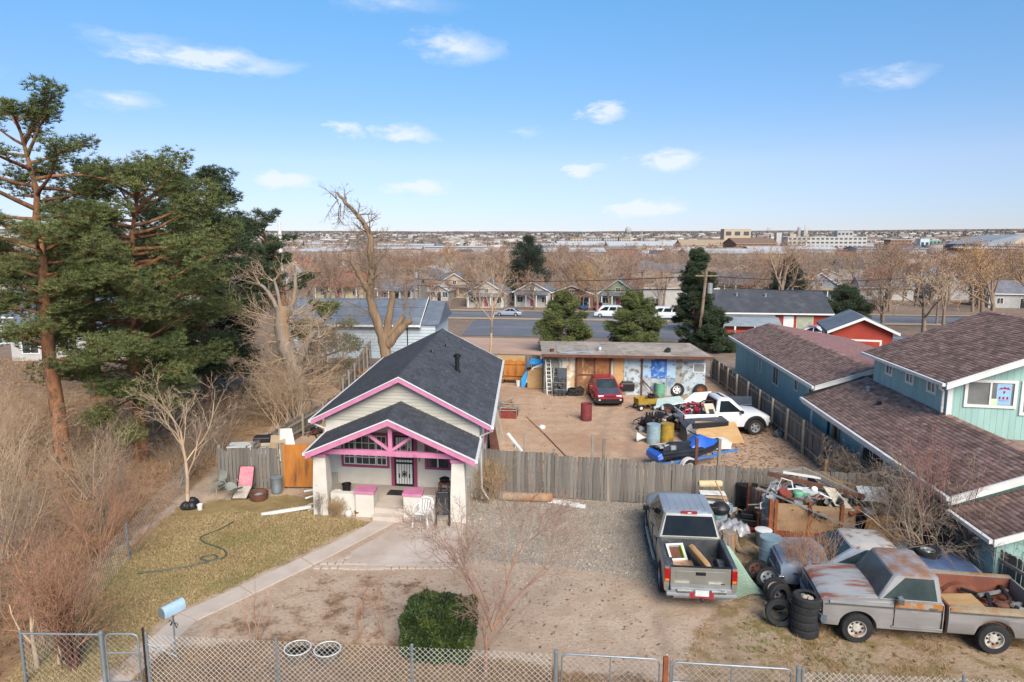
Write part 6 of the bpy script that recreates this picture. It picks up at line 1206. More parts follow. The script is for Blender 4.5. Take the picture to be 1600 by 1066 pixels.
m=MB(tf); m.bx(0,3.3,.03,1.55,.45,.9); m.build('load_floor',TX['dark'],tr)
m=MB(tf); m.bx(0,3.3,1.55,1.6,.3,1.3); m.build('back_side',TX['plyd'],tr)
for y in (.0,1.35): 
    we=bpy.data.objects.new('wheel',None); C.objects.link(we); we.parent=tr; p=tf(1.7,y+.1,.32); we.location=p
    m=MB(); m.lathe([(.18,-.1),(.3,-.1),(.32,0),(.3,.1),(.18,.1)],18,(0,0,0),'y'); m.build('tyre',TX['rubber'],we,smooth=30)
gt=thing('tailgate_panel','stained plywood tailgate panel standing at the right end of the scrap trailer','panel',(10.75,19.72,.28),-.14)
m=MB(); m.prism([(-.12,0,0),(1.25,0,0),(1.3,.1,1.0),(.1,.1,1.0)],(.0,.025,0)); m.build('plywood_side',M('ply_stained',srgb('#a0743f'),srgb('#8b6234'),1.2,.85,stretch=(1,1,3),c3=srgb('#5f4630'),c3s=1.2,c3t=(.5,.66)),gt)
m=MB(); m.bx(1.05,1.15,-.04,.1,0,1.05); m.build('post',TX['rustb'],gt)
def tp(a,b_,z): p=tf(a,b_,z); return (8.25+p[0],20.55+p[1],z)
def stick(name,lab,cat,a,b_,w,h,mat): m=MB(); m.beam(a,b_,w,h); return tag(m.build(name,mat),lab,cat)
stick('brown_beam','long dark brown timber lying across the top of the scrap trailer load','timber',tp(.35,1.2,1.95),tp(2.95,.55,1.6),.14,.12,TX['rustd'])
stick('grey_timber','long grey timber sloping across the right of the scrap load','timber',tp(1.6,1.5,2.1),tp(3.0,.6,1.55),.13,.1,TX['wgrey'])
stick('grey_board','wide grey board on the back of the scrap load','board',tp(.5,1.45,1.95),tp(1.7,1.6,2.1),.2,.04,TX['wgrey'])
stick('white_conduit','white conduit lying across the top of the scrap load','pipe',tp(.9,1.35,1.98),tp(2.1,1.2,1.9),.09,.06,TX['whitepl'])
stick('long_pole','long pale pole slanting down across the front of the scrap trailer','pole',tp(-.35,.35,1.72),tp(2.3,-.45,.85),.05,.05,TX['alum'])
stick('cross_pole','short pale pole sticking out left of the scrap trailer','pole',tp(-.25,.2,1.5),tp(.5,.9,1.85),.05,.05,TX['alum'])
stick('yellow_stick','yellowish stick on the right of the scrap load','stick',tp(2.3,1.5,1.85),tp(3.5,1.35,1.62),.05,.04,TX['wood'])
stick('thin_lath','thin tan lath leaning on the right of the scrap load','stick',tp(2.2,1.6,2.0),tp(2.9,.8,1.6),.05,.04,TX['wood'])
slab3('white_fender_panel',[tp(1.0,.5,1.55),tp(1.9,.35,1.5),tp(2.0,.55,1.55),tp(1.05,.85,1.68)],(0,0,.04),M('pale_metal',srgb('#b5bab8'),srgb('#a3a9a8'),2,.5),'long pale metal panel in the scrap load','panel')
slab3('cream_door_panel',[tp(1.85,.1,1.4),tp(2.35,-.02,1.3),tp(2.1,.6,1.75),tp(1.75,.6,1.8)],(0,0,.04),M('cream_metal',srgb('#c2bba5'),srgb('#b0a992'),2,.6),'cream metal panel tilted over the plywood side of the scrap trailer','panel')
t=thing('white_slatted_panel','white slatted panel lying on the right end of the scrap load','panel',tp(3.05,1.0,1.55),-.25)
for k in range(4): m=MB(); m.X=T(0,0,0,.25,0,0); m.bx(-.02+k*.21,.17+k*.21,-.4,.4,0,.04); m.build('slat',TX['whitepl'],t)
m=MB(); m.X=T(0,0,0,.25,0,0); m.bx(0,.82,-.3,-.24,-.03,-.002); m.bx(0,.82,.24,.3,-.03,-.002); m.build('batten',TX['whitepl'],t)
m=MB(); m.lathe([(.02,0),(.16,.02),(.17,.22),(.12,.28),(.02,.28)],10); m.cb(.25,0,.1,.2,.2,.2); tag(m.build('green_motor',TX['green'],loc=tp(.95,.45,1.4),smooth=40),'green motor housing sitting in the scrap load','motor')
m=MB(); m.lathe([(.18,0),(.2,.3),(.18,.3)],12); tag(m.build('red_can',TX['redrust'],loc=tp(.45,.45,1.4),rot=(.5,.2,0)),'rust red can lying in the left of the scrap load','can')
t=thing('scrap_heap','heap of bent pipes, wire and metal scrap filling the trailer','scrap metal',tp(1.6,.85,1.0),-.2)
junk(t,120,1.5,.95,[TX['alum'],TX['greypl'],TX['whitepl'],TX['dark'],TX['rustb'],TX['alum'],TX['dark'],TX['wgrey']],sm=.04,lg=.6)
rope([tp(0,.5,1.45),tp(.15,.55,1.85),tp(.4,.6,1.9),tp(.55,.6,1.6),tp(.4,.5,1.5),tp(.15,.5,1.7)],.025,TX['alum'],'bent_tube','looped bright tube in the left of the scrap load','tube')
rope([tp(.5,.9,1.5),tp(.6,.8,1.95),tp(.85,.7,1.9),tp(.9,.6,1.5)],.022,TX['whitepl'],'bent_tube','arched white tube standing out of the scrap load','tube')
drum('black plastic barrel against the board fence left of the scrap trailer',(8.35,23.2,0),TX['black'],.36,1.0)
drum('tall pale blue steel drum by the front of the old blue car',(7.62,19.0,0),TX['bluegr'],.31,.92,M('pale_lid',srgb('#a9b2ae'),srgb('#97a19d'),3,.6,c3=srgb('#8f8a5c'),c3s=4))
bucket('ribbed_pail','ribbed galvanised pail with white lid beside the scrap trailer','bucket',(7.95,20.45,0),.25,.5,TX['galv'],inside=None)
m=MB(); m.lathe([(.01,.505),(.26,.505),(.27,.53),(.2,.55),(.01,.55)],14); tag(m.build('pail_lid',TX['whitepl'],smooth=30,loc=(7.95,20.45,0)),'white lid lying on the ribbed pail','lid')
t=thing('tree_stump','pale weathered tree stump with spreading roots behind the silver truck','stump',(6.75,20.15,0))
m=MB(); 
for k in range(7): a=2*PI*k/7+.3; m.tube([(.16*math.cos(a),.16*math.sin(a),.55),(.2*math.cos(a),.2*math.sin(a),.3),(.34*math.cos(a),.34*math.sin(a),.1),(U(.45,.65)*math.cos(a),U(.45,.65)*math.sin(a),0)],[.12,.11,.08,.03],6)
m.lathe([(.26,0),(.22,.3),(.21,.6),(.17,.62),(.02,.57)],11); m.build('stump_wood',TX['palebark'],t,smooth=50)
m=MB(); n=26
rows=[[(-.6+1.2*j/n+.03*math.sin(i*.9+j*.6),-.42+.85*i/18+.03*math.cos(j*.8),.05*math.sin(j*.9+i*.35)+.055*math.cos(i*.75-j*.5)+.03*math.sin(i*1.7+j*1.3)+.26-.75*((j/n-.5)**2+(i/18-.5)**2)) for j in range(n+1)] for i in range(19)]
m.loft(rows,closed=False,cap=False); tag(m.build('plastic_sheet',M('pale_plastic_film',srgb('#808286'),srgb('#97989b'),3,.3),loc=(6.95,20.75,.42),smooth=80),'crumpled translucent plastic sheet draped over the stump top','plastic sheet')
t=thing('red_tool_cart','red and black folding tool dolly lying by the scrap trailer','dolly',(7.75,21.7,0),-.35)
m=MB(); m.bx(-.55,.55,-.3,-.22,.12,.2); m.bx(-.55,.55,.22,.3,.12,.2); m.build('rail',TX['red'],t)
m=MB(); m.bx(-.3,.5,-.2,.2,.2,.42); m.bx(-.1,.3,-.15,.15,.43,.6); m.build('case',TX['black'],t,bevel=.03)
m=MB(); m.cb(.0,-.3,.16,.15,.09,.1); m.build('white_band',TX['whitepl'],t)
t=thing('clutter_stack','stack of pale boards and a lidded grill beside the silver truck hood','clutter',(6.85,22.3,0),-.1)
for k in range(4): m=MB(); m.X=T(0,U(-.05,.15),.72+.1*k,0,0,U(-.25,.25)); m.cb(0,0,0,U(.8,1.1),U(.2,.35),.05); m.build('board',(TX['whitepl'],TX['greypl'],TX['tan'],TX['whitepl'])[k],t)
m=MB(); m.bx(-.35,.35,-.2,.2,0,.68); m.build('cabinet',TX['dark'],t)
m=MB(); m.lathe([(.1,-.4),(.12,-.35),(.12,.35),(.1,.4)],12,(0,.2,1.25),'x'); tag(m.build('paper_roll',M('cream_roll',srgb('#c8b48c'),srgb('#bda880'),3,.8),loc=(6.85,22.4,0),smooth=30),'cream cylinder roll on top of the clutter stack by the fence','roll')
stick('yellow_broom_handle','yellow broom handle leaning on the clutter stack','broom handle',(6.9,22.2,1.5),(7.2,21.6,.7),.035,.035,TX['wood'])
t=thing('kettle_grill','dark kettle grill on a pale blue bin by the silver truck','grill',(6.95,21.7,0)); m=MB(); m.lathe([(.2,0),(.24,.5),(.24,.52)],14); m.build('bin',M('pale_teal_bin',srgb('#86adb0'),srgb('#779fa3'),3,.6),t,smooth=30); m=MB(); m.lathe([(.1,.53),(.28,.62),(.31,.75),(.3,.78),(.2,.9),(.02,.95)],16); m.build('grill_lid',TX['dark'],t,smooth=40)
t=thing('junk_heap','low litter heap of cans and boards between the board fence and plastic sheet','junk heap',(7.5,22.4,0)); junk(t,24,.75,.4,[TX['wood'],TX['greypl'],TX['rustb'],TX['whitepl'],TX['tan']])
bucket('blue_grey_jug','small blue grey jug on the litter heap by the fence','jug',(7.45,22.3,.35),.12,.28,TX['bluegr'])
# green mesh barrier sheet draped behind the silver truck
m=MB()
def gm(s,q):
    l=Vector((6.12,18.75,.85)).lerp(Vector((6.08,17.15,.04)),s); r=Vector((6.28,18.7,.8)).lerp(Vector((6.92,17.35,.03)),s); p=l.lerp(r,q); p.z=max(.02,p.z-.35*s*(1-s)+.10*math.sin(PI*q)*s); p.x+=.03*math.sin(6*s); return tuple(p)
for j in range(17):
    for i in range(10): m.beam(gm(i/10,j/16),gm((i+1)/10,j/16),.016,.005)
for i in range(31):
    for j in range(6): m.beam(gm(i/30,j/6),gm(i/30,(j+1)/6),.022,.006)
q=tag(m.build('green_barrier_mesh',M('pale_green_mesh',srgb('#8aa892'),srgb('#9bb5a2'),3,.7)),'pale green plastic barrier mesh slumped beside the silver truck','barrier mesh')
# ---- left side yard junk beyond the dark fence
t=thing('white_table','white folding table with dark stains behind the dark board fence','table',(-11.45,27.9,0),.1); m=MB(); m.bx(-.5,.5,-.35,.35,.98,1.03); m.build('top',M('stained_white',srgb('#c5c6c2'),srgb('#b5b6b2'),3,.6,c3=srgb('#4f4e4c'),c3s=3,c3t=(.6,.66)),t)
for sx in (-1,1):
    for sy in (-1,1): m=MB(); m.beam((sx*.45,sy*.3,0),(sx*.45,sy*.3,.98),.04,.04); m.build('leg',TX['whitepl'],t)
t=thing('window_air_conditioner','beige air conditioner under a dark lid behind the left fence','air conditioner',(-10.9,28.9,0),.15); m=MB(); m.bx(-.38,.38,-.3,.3,.2,.85); m.build('case',M('beige_case',srgb('#b0a68f'),srgb('#a0967f'),3,.7),t,bevel=.02)
m=MB()
for k in range(6): m.bx(-.32,.32,-.315,-.3,.3+k*.08,.34+k*.08)
m.build('louvre',TX['greypl'],t)['kind']='stuff'; m=MB(); m.bx(-.36,.36,-.28,.28,.86,1.1); m.build('lid',TX['dark'],t,bevel=.05)
m=MB(); m.X=T(0,0,.55,.25,.1,.3); m.bx(-.3,.3,-.3,.3,-.5,.5); tag(m.build('carton',TX['tan'],loc=(-10.25,28.8,0)),'tan cardboard carton between the air conditioner and white door','carton')
slab3('white_car_door',[(-10.1,28.4,.1),(-9.45,28.9,.1),(-9.75,29.2,1.35),(-10.1,28.8,1.45)],(.05,-.04,.02),TX['whitepl'],'white panel door leaning behind the orange gate','door')
m=MB(); m.loft([[(x,-.15,.0),(x,.15,.02),(x,.12,.12+.03*math.sin(x*9)),(x,-.12,.1)] for x in (-.4,-.1,.2,.4)]); tag(m.build('blue_bag',M('blue_bag',srgb('#54689c'),srgb('#b4bdd0'),3,.6),loc=(-10.55,27.6,.75)),'blue and white bag lying on boards behind the left fence','bag')
t=thing('scrap_pile','dark scrap pile at the foot of the dead trunk in the side yard','scrap metal',(-10.4,32.8,0)); junk(t,20,.9,.35,[TX['dark'],TX['rustd'],TX['greypl'],TX['black']])
t=thing('junk_heap','side yard heap with red, teal and tan boards left of the house roof','junk heap',(-9.7,40.0,0)); junk(t,26,1.0,.9,[TX['rustb'],TX['red'],M('teal_scrap',srgb('#3f8f96'),srgb('#4d9ca3'),3,.6),TX['wood'],TX['wood'],TX['greypl']])
t=thing('lumber_heap','heap of split orange lumber leaning by the tan board fence','lumber',(-9.4,43.5,0))
for k in range(16): a=U(0,3); l=U(.4,.9); x,y=U(-.7,.7),U(-1.2,1.2); m=MB(); m.beam((x-l*math.cos(a),y-l*math.sin(a)*.5,U(.05,.4)),(x+l*math.cos(a),y+l*math.sin(a)*.5,U(.4,1.3)),U(.05,.12),.04); m.build('plank',TX['ply'] if k%3==0 else TX['wood'],t)
# ---------------------------------------------------------------- teal house
GX=(.98,-.2); GY=(.082,.9966); gf=frame_fn(GX,GY); GO=(12.58,18.7)
th=thing('teal_house','teal split level house with brown shingle roofs and white trim','house',(GO[0],GO[1],0))
teal_lit=M('teal_front_lit',srgb('#92b4ab'),srgb('#88aaa1'),1.5,.75,island=.06,stretch=(2,2,.4),c3=srgb('#9bbdb3'),c3s=1.0,c3t=(.5,.8))  # teal siding again, with the sunlit tone of the front put into its colour
def vboards(f,name,parent,face,p0,p1,zb,zt,pos,mat,step=.2,out=-1,th_=.022,stuff=False):
    n=max(1,int(round((p1-p0)/step))); w=(p1-p0)/n; big=MB(f)
    for i in range(n):
        q0,q1=p0+i*w+.003,p0+(i+1)*w-.003; m=big if stuff else MB(f)
        zz=[zb(q) if callable(zb) else zb for q in (q0,q1)]+[zt(q) if callable(zt) else zt for q in (q0,q1)]
        if min(zz[2]-zz[0],zz[3]-zz[1])<.03: continue
        if face=='a': m.prism([(q0,pos,zz[0]),(q1,pos,zz[1]),(q1,pos,zz[3]),(q0,pos,zz[2])],(0,out*th_,0))
        else: m.prism([(pos,q0,zz[0]),(pos,q1,zz[1]),(pos,q1,zz[3]),(pos,q0,zz[2])],(out*th_,0,0))
        if not stuff: m.build(name,mat,parent)
    if stuff: q=big.build(name,mat,parent); q['kind']='stuff'
EZ=2.3; WA=.4; SLP=.42
RA=2.62
zl=lambda a:EZ+SLP*(a if a<=RA else 2*RA-a)          # lower roof plane, a=0 at the eave
UA=2.55; UB0=5.6; UB1=11.6    # upper storey left wall, front and back
LB=12.6                       # where the near wing ends and the far wing begins
# walls
m=MB(gf); m.bx(WA,WA+.12,.5,LB,0,zl(WA)-.08); m.bx(WA,2*RA-WA,.5,.62,0,EZ+.1); m.bx(WA+.12,2*RA-WA,LB-.1,LB,0,2.3); m.bx(2*RA-WA-.12,2*RA-WA,.5,LB,0,2.4)
m.add([(WA,.5,EZ+.1),(2*RA-WA,.5,EZ+.1),(2*RA-WA,.5,zl(WA)-.08),(RA,.5,zl(RA)-.1),(WA,.5,zl(WA)-.08)],[(0,1,2,3,4)]); m.build('wall',TX['teal'],th)
vboards(gf,'siding_board',th,'b',.5,LB,0,zl(WA)-.09,WA,TX['teal'],.2,-1,stuff=True)
vboards(gf,'siding_board',th,'a',WA,2*RA-WA,0,lambda q:zl(q)-.12,.5,teal_lit,.2,-1)
# lower roof (rises to the right, passes under the upper storey)
lr=gable_roof(th,gf,0,RA,2*RA,zl,0,LB,.12,TX['underlay'],TX['brownsh'],'roof',.14,.3)
rake(th,gf,0,RA,2*RA,zl,-.002,.24,TX['white'],TX['white'])
m=MB(gf); m.bx(-.13,-.005,-.04,LB,EZ-.13,EZ-.01); m.build('gutter',TX['white'],th)
m=MB(gf); m.bx(-.04,-.004,0,LB,EZ-.26,EZ-.131); m.build('fascia_board',TX['white'],th)
# far wing: lower ridge building going back
FB0,FB1=LB,29.6; FZ_=2.83; FA=.5; FR=2.6
FE=FA+FR+5.0
zf_=lambda a:FZ_+.36*(a-FA) if a<=FA+FR else FZ_+.36*FR-.17*(a-FA-FR)
m=MB(gf); m.bx(FA+.4,FA+.52,FB0,FB1-.4,0,zf_(FA+.4)-.1); m.bx(FA+.4,FE-.4,FB1-.5,FB1-.4,0,2.75); m.bx(FA+.4,FE-.4,FB0+.4,FB0+.5,0,2.75); m.build('wall',TX['teal'],th)
vboards(gf,'siding_board',th,'b',FB0+.4,FB1-.4,0,zf_(FA+.4)-.1,FA+.4,TX['teal'],.2,-1,stuff=True)
m=MB(gf); m.add([(FA+.4,FB0+.38,2.2),(FE-.4,FB0+.38,2.2),(FE-.4,FB0+.38,zf_(FE-.4)-.1),(FA+FR,FB0+.38,zf_(FA+FR)-.1),(FA+.4,FB0+.38,zf_(FA+.4)-.1)],[(0,1,2,3,4)]); m.build('gable_wall',TX['teal'],th)
fr_=gable_roof(th,gf,FA,FA+FR,FA+FR+.02,zf_,FB0,FB1,.1,TX['underlay'],TX['brownsh'],'roof',.14,.3)
m=MB(gf); m.prism([(FA+FR+.03,FB0,zf_(FA+FR+.03)),(FE,FB0,zf_(FE)),(FE,FB0,zf_(FE)-.1),(FA+FR+.03,FB0,zf_(FA+FR+.03)-.1)],(0,FB1-FB0,0)); r2=m.build('roof',TX['underlay'],th); shingle_field('shingles',gf,FE,FA+FR+.03,FB0,FB1,zf_,TX['redsh'],r2,.14,.3)
rake(th,gf,FA,FA+FR,FE,zf_,FB0-.002,.2,TX['white'],TX['white'])
m=MB(gf); m.bx(FA-.12,FA-.005,FB0,FB1,FZ_-.12,FZ_-.01); m.build('gutter',TX['white'],th)
m=MB(gf); m.bx(FA-.03,FA-.004,FB0,FB1,FZ_-.24,FZ_-.121); m.build('fascia_board',TX['white'],th)
for b0,w,z0,z1 in ((13.6,.75,1.75,2.6),(15.9,.62,1.8,2.55),(19.2,1.1,1.35,2.5),(22.6,.62,1.5,2.6)): window(th,gf,'b',b0,b0+w,z0,z1,FA+.38-.003,TX['white'],TX['winglass'],.07,1,out=-1)
for b0,w,z0,z1 in ((4.9,1.9,.95,1.95),(9.0,.75,1.1,2.05)): window(th,gf,'b',b0,b0+w,z0,z1,WA-.023,TX['white'] if b0<8 else TX['wood'],TX['winglass'],.08 if b0<8 else .16,1 if b0<8 else 0,out=-1)
window(th,gf,'b',1.6,2.3,1.2,2.0,WA-.023,TX['white'],TX['winglass'],.08,1,out=-1)
# satellite-like fittings
m=MB(gf); m.tube([(.2,LB-.5,2.0),(.15,LB-1.0,2.2),(.1,LB-1.0,1.2)],.06,8); m.build('downspout',TX['white'],th,smooth=40)
m=MB(gf); m.tube([(WA-.06,10.2,0),(WA-.06,10.2,2.2)],.05,6); m.build('flue_pipe',TX['dark'],th)
m=MB(gf); p=(3.6,9.2); m.lathe([(.1,-.1),(.1,.1),(.14,.12),(.02,.2)],8,(2.0,10.6,zl(2.0))); m.build('roof_vent',TX['alum'],lr); m=MB(gf); m.lathe([(.09,-.1),(.09,.14),(.02,.16)],8,(1.6,8.6,zl(1.6))); m.build('roof_vent',TX['black'],lr)
m=MB(gf); m.beam((.05,LB+.02,zl(0)+.05),(UA,LB+.02,zl(UA)+.06),.12,.06); m.beam((.05,LB-.16,zl(0)+.03),(UA,LB-.16,zl(UA)+.04),.05,.04); m.build('valley_flashing',TX['dark'],lr)
# upper storey
UE=4.62; UAe=UA-.32; USL=.41; UR=4.75
zu=lambda a:UE+USL*min(a-UAe,2*UR-(a-UAe))
m=MB(gf); m.bx(UA+.03,UA+.13,UB0+.03,UB1,2.8,zu(UA)-.1); m.bx(UA+.03,UA+2*UR-.64,UB0+.03,UB0+.13,2.8,4.6); m.build('wall',TX['teal'],th)
m=MB(gf); m.add([(UA+.05,UB0+.04,4.6),(UA+2*UR-.64,UB0+.04,4.6),(UA+UR-.32,UB0+.04,zu(UA+UR-.32)-.1)],[(0,1,2)]); m.build('gable_wall',teal_lit,th)
vboards(gf,'siding_board',th,'b',UB0+.02,UB1,zl(UA)-.02,zu(UA)-.12,UA+.03,TX['teal'],.2,-1)
vboards(gf,'siding_board',th,'a',UA+.01,UA+2*UR-.64,lambda q:2.6,lambda q:zu(q)-.12,UB0+.03,teal_lit,.2,-1)
m=MB(gf); m.bx(UA-.03,UA+.13,UB0-.035,UB0+.006,zl(UA)-.02,zu(UA)-.14); m.build('corner_board',TX['white'],th)
gable_roof(th,gf,UAe,UAe+UR,UAe+2*UR,zu,UB0-.45,UB1+.35,.1,TX['underlay'],TX['brownsh'],'roof',.14,.3)
rake(th,gf,UAe,UAe+UR,UAe+2*UR,zu,UB0-.452,.22,TX['white'],TX['white'])
m=MB(gf); m.bx(UAe-.12,UAe-.005,UB0-.45,UB1+.35,UE-.12,UE-.01); m.build('gutter',TX['white'],th)
m=MB(gf); m.tube([(UAe-.06,UB0-.2,UE-.1),(UAe-.02,UB0-.1,UE-.25),(UA-.1,UB0+.12,UE-.4),(UA-.1,UB0+.12,zl(UA)+.08)],.045,7); m.build('downspout',TX['white'],th,smooth=40)
for b0 in (6.35,8.0,9.75): window(th,gf,'b',b0,b0+.68,3.92,4.42,UA+.008,TX['white'],TX['winglass'],.1,1,out=-1)
w1=window(th,gf,'a',UA+.5,UA+2.15,3.72,4.72,UB0+.008,TX['white'],TX['winpale'],.1,1,out=-1,d=.06)
window(th,gf,'a',UA+2.27,UA+3.9,3.5,4.72,UB0+.008,TX['white'],TX['winpale'],.1,1,out=-1,d=.06)
# poster behind the glass of the right sash: red peak emblem over small figures
m=MB(gf); y=UB0-.018; m.bx(UA+1.52,UA+1.98,y,y+.004,3.84,4.60); po=m.build('poster',M('poster_blue',srgb('#7fa9c9'),srgb('#8db5d2'),3,.6),w1)
m=MB(gf); y-=.004; x0=UA+1.56
m.add([(x0,y,4.38),(x0+.09,y,4.47),(x0+.14,y,4.44),(x0+.19,y,4.50),(x0+.26,y,4.45),(x0+.31,y,4.48),(x0+.38,y,4.38),(x0+.19,y,4.41)],[(0,1,2,7),(2,3,4,7),(4,5,6,7)])
m.add([(x0+.15,y,4.30),(x0+.19,y,4.36),(x0+.23,y,4.30),(x0+.19,y,4.22)],[(0,1,2,3)])
for k in range(3): q=x0+.06+.12*k; m.add([(q-.03,y,4.04),(q+.04,y,4.04),(q+.03,y,4.14),(q-.02,y,4.13)],[(0,1,2,3)])
for k in range(6): q=x0+.05+.055*k; m.add([(q,y,3.98),(q+.035,y,3.98),(q+.035,y,4.0),(q,y,4.0)],[(0,1,2,3)])
m.build('poster_print',TX['red'],po)
m=MB(gf); y=UB0-.025; m.bx(UA+1.36,UA+1.56,y,y+.004,3.83,4.05); m.build('note_card',M('pale_green_card',srgb('#b9cfa4'),srgb('#c4d8b2'),4,.7),w1)
window(th,gf,'a',2.5,3.4,1.95,2.6,.475,TX['white'],TX['winglass'],.09,1,out=-1)
# entry roof in front
m=MB(gf); za=lambda a:1.95+.42*a; 
m.prism([(.0,-2.1,za(0)),(3.4,-2.1,za(3.4)),(3.4,-2.1,za(3.4)-.1),(.0,-2.1,za(0)-.1)],(0,2.05,0)); er=m.build('entry_roof',TX['underlay'],th); shingle_field('shingles',gf,.0,3.4,-2.1,-.05,za,TX['brownsh'],er,.14,.3)
m=MB(gf); m.bx(-.12,-.004,-2.1,-.05,1.83,1.94); m.build('gutter',TX['white'],th); m=MB(gf); m.prism([(-.02,-2.102,za(0)+.01),(3.4,-2.102,za(3.4)+.01),(3.4,-2.102,za(3.4)-.18),(-.02,-2.102,za(0)-.18)],(0,-.04,0)); m.build('rake_board',TX['white'],th)
m=MB(gf); m.bx(.35,.47,-1.6,.475,0,1.9); m.bx(.35,4,-1.6,-1.5,0,1.95); m.build('wall',TX['teal'],th); vboards(gf,'siding_board',th,'a',.35,4,0,lambda q:za(min(q,3.4))-.12,-1.6,teal_lit,.2,-1); vboards(gf,'siding_board',th,'b',-1.6,.46,0,2.0,.35,TX['teal'],.2,-1)
# ---------------------------------------------------------------- bare trees and shrubs
class Grow:
    def __init__(s,seed): s.r=random.Random(seed); s.S={}
    def seg(s,lv,a,b,ra,rb): s.S.setdefault(lv,[]).append((a[0],a[1],a[2],b[0],b[1],b[2],ra,rb))
    def rvec(s):
        g=s.r.gauss; return Vector((g(0,1),g(0,1),g(0,1))).normalized()
    def branch(s,p,d,L,r,lv,P):
        R_=s.r; n=P['n'][lv]; wob=P['wob'][lv]; up=P['up'][lv]; p=Vector(p); d=Vector(d).normalized(); last=P['last']
        nodes=[]; rr=r
        for i in range(n):
            d=(d+s.rvec()*wob+Vector((0,0,up))).normalized(); q=p+d*(L/n); r2=r*(1-(i+1)/n*P['tap'])
            s.seg(lv,p,q,rr,r2); nodes.append((q,d.copy(),r2)); p,rr=q,r2
        if lv>=last: return
        k=P['kids'][lv]; k=R_.randint(k[0],k[1]); f0=P['from'][lv]
        for j in range(k):
            t=f0+(1-f0)*(j+R_.random())/k; i=min(n-1,int(t*n)); q,dd,r2=nodes[i]
            ax=dd.cross(s.rvec()).normalized(); a=R(R_.uniform(*P['ang'][lv])); nd_=Matrix.Rotation(a,3,ax)@dd
            s.branch(q,nd_,L*R_.uniform(*P['len'][lv])*(1.15-.45*t),max(P['rmin'],r2*P['rk'][lv]),lv+1,P)
    def arrays(s,lvs):
        rows=[x for l in lvs for x in s.S.get(l,[])]
        A=np.array(rows) if rows else np.zeros((0,8)); return A[:,:3],A[:,3:6],A[:,6],A[:,7]
    def mesh(s,name,lvs,n,mat,smooth=False):
        a,b,ra,rb=s.arrays(lvs); V,F=segs(a,b,ra,rb,n); return npmesh(name,V,F,mat,smooth)
PT=dict(last=4,n=[5,5,4,3,2],wob=[.10,.20,.26,.3,.35],up=[.05,.10,.08,.05,.04],tap=.62,kids=[(5,7),(5,7),(4,6),(3,4)],ang=[(22,50),(25,55),(25,60),(20,60)],len=[(.55,.8),(.42,.6),(.38,.6),(.4,.7)],rk=[.62,.6,.55,.6],rmin=.006)
PT['from']=[.35,.25,.2,.15]
def params(**k): q=dict(PT); q.update(k); return q
def make_tree(name,label,cat,loc,seed,H,r,barkm,twigm,P=PT,group=None,rz=0,lean=(0,0),kind_tr=(0,1),starts=None):
    t=thing(name,label,cat,loc,rz,group); g=Grow(seed); last=P['last']
    if starts:
        for (p,d,L,rr) in starts: g.branch(p,d,L,rr,0,P)
    else: g.branch((0,0,-.1),(lean[0],lean[1],1),H*.5,r,0,P)
    mesh_obj('trunk',g.mesh('trunk',[0,1],7,barkm,True),t)
    mesh_obj('twigs',g.mesh('twigs',range(2,last+1),3,twigm),t)
    return t
# the slim red barked tree by the front fence
PF=params(last=4,kids=[(3,4),(6,8),(5,7),(3,4)],len=[(.75,1.0),(.5,.7),(.45,.65),(.4,.6)],rmin=.004,wob=[.08,.12,.18,.22,.25],ang=[(18,38),(20,45),(22,50),(20,50)],up=[.02,.03,.03,.03,.03])
make_tree('young_tree','slim bare young tree with reddish bark at the front chain link fence','tree',(-.55,14.0,0),11,4.2,.055,M('reddish_bark',srgb('#8a6a58'),srgb('#9a7864'),4,.9),M('grey_red_twig',srgb('#8f7263'),srgb('#a08474'),3,.95,island=.25),PF,
  starts=[((-.05,-.1,-.1),(.12,0,1),1.25,.06),((.13,-.05,1.05),(-.28,.1,1),1.9,.038),((.13,-.05,1.05),(.3,.1,1),1.7,.036),((.15,-.05,1.15),(.75,.3,.8),1.7,.03),((.05,0,1.5),(-.35,-.2,1),1.1,.02)])
PSH=params(last=2,n=[6,4,3],wob=[.07,.16,.25],up=[.02,.05,.04],kids=[(6,9),(4,6)],ang=[(18,48),(20,55)],len=[(.3,.5),(.3,.55)],rk=[.6,.6],tap=.7,rmin=.0035); PSH['from']=[.3,.2]
def shrub(name,label,loc,seed,H,n,r,spread,mat,P=PSH,cat='shrub',group=None,base=.25,stemmat=None,dirb=(0,0)):
    t=thing(name,label,cat,loc,0,group); g=Grow(seed); rr=random.Random(seed)
    for k in range(n):
        a=rr.uniform(0,6.28); q=rr.uniform(0,1)**.7*spread
        g.branch((rr.uniform(-base,base),rr.uniform(-base,base),-.05),(math.cos(a)*q+dirb[0],math.sin(a)*q+dirb[1],1),H*rr.uniform(.6,1.05),r*rr.uniform(.6,1.2),0,P)
    mesh_obj('stems',g.mesh('stems',[0],5,stemmat or mat),t)['kind']='stuff'; mesh_obj('twigs',g.mesh('twigs',[1,2,3],3,mat),t); return t
red=M('red_twig',srgb('#9a735a'),srgb('#ab8266'),2,.95,island=.25); pale=TX['twigp']; grey=M('grey_twig',srgb('#7f6f62'),srgb('#93826f'),2,.95,island=.25); straw=M('straw_twig',srgb('#a08560'),srgb('#b39770'),2,.95,island=.25)
shrub('sapling','slender two stemmed red sapling in the front dirt, left of the clipped bush',(-3.75,15.35,0),21,1.55,3,.018,.22,red,cat='sapling',base=.12)
shrub('sapling','second slender red sapling just right of the first one in the front dirt',(-3.2,15.45,0),22,1.5,3,.018,.25,red,cat='sapling',base=.1)
shrub('sapling','small spreading red sapling between the walk and the front fence',(-6.2,15.2,0),23,1.3,4,.018,.6,red,cat='sapling',base=.08)
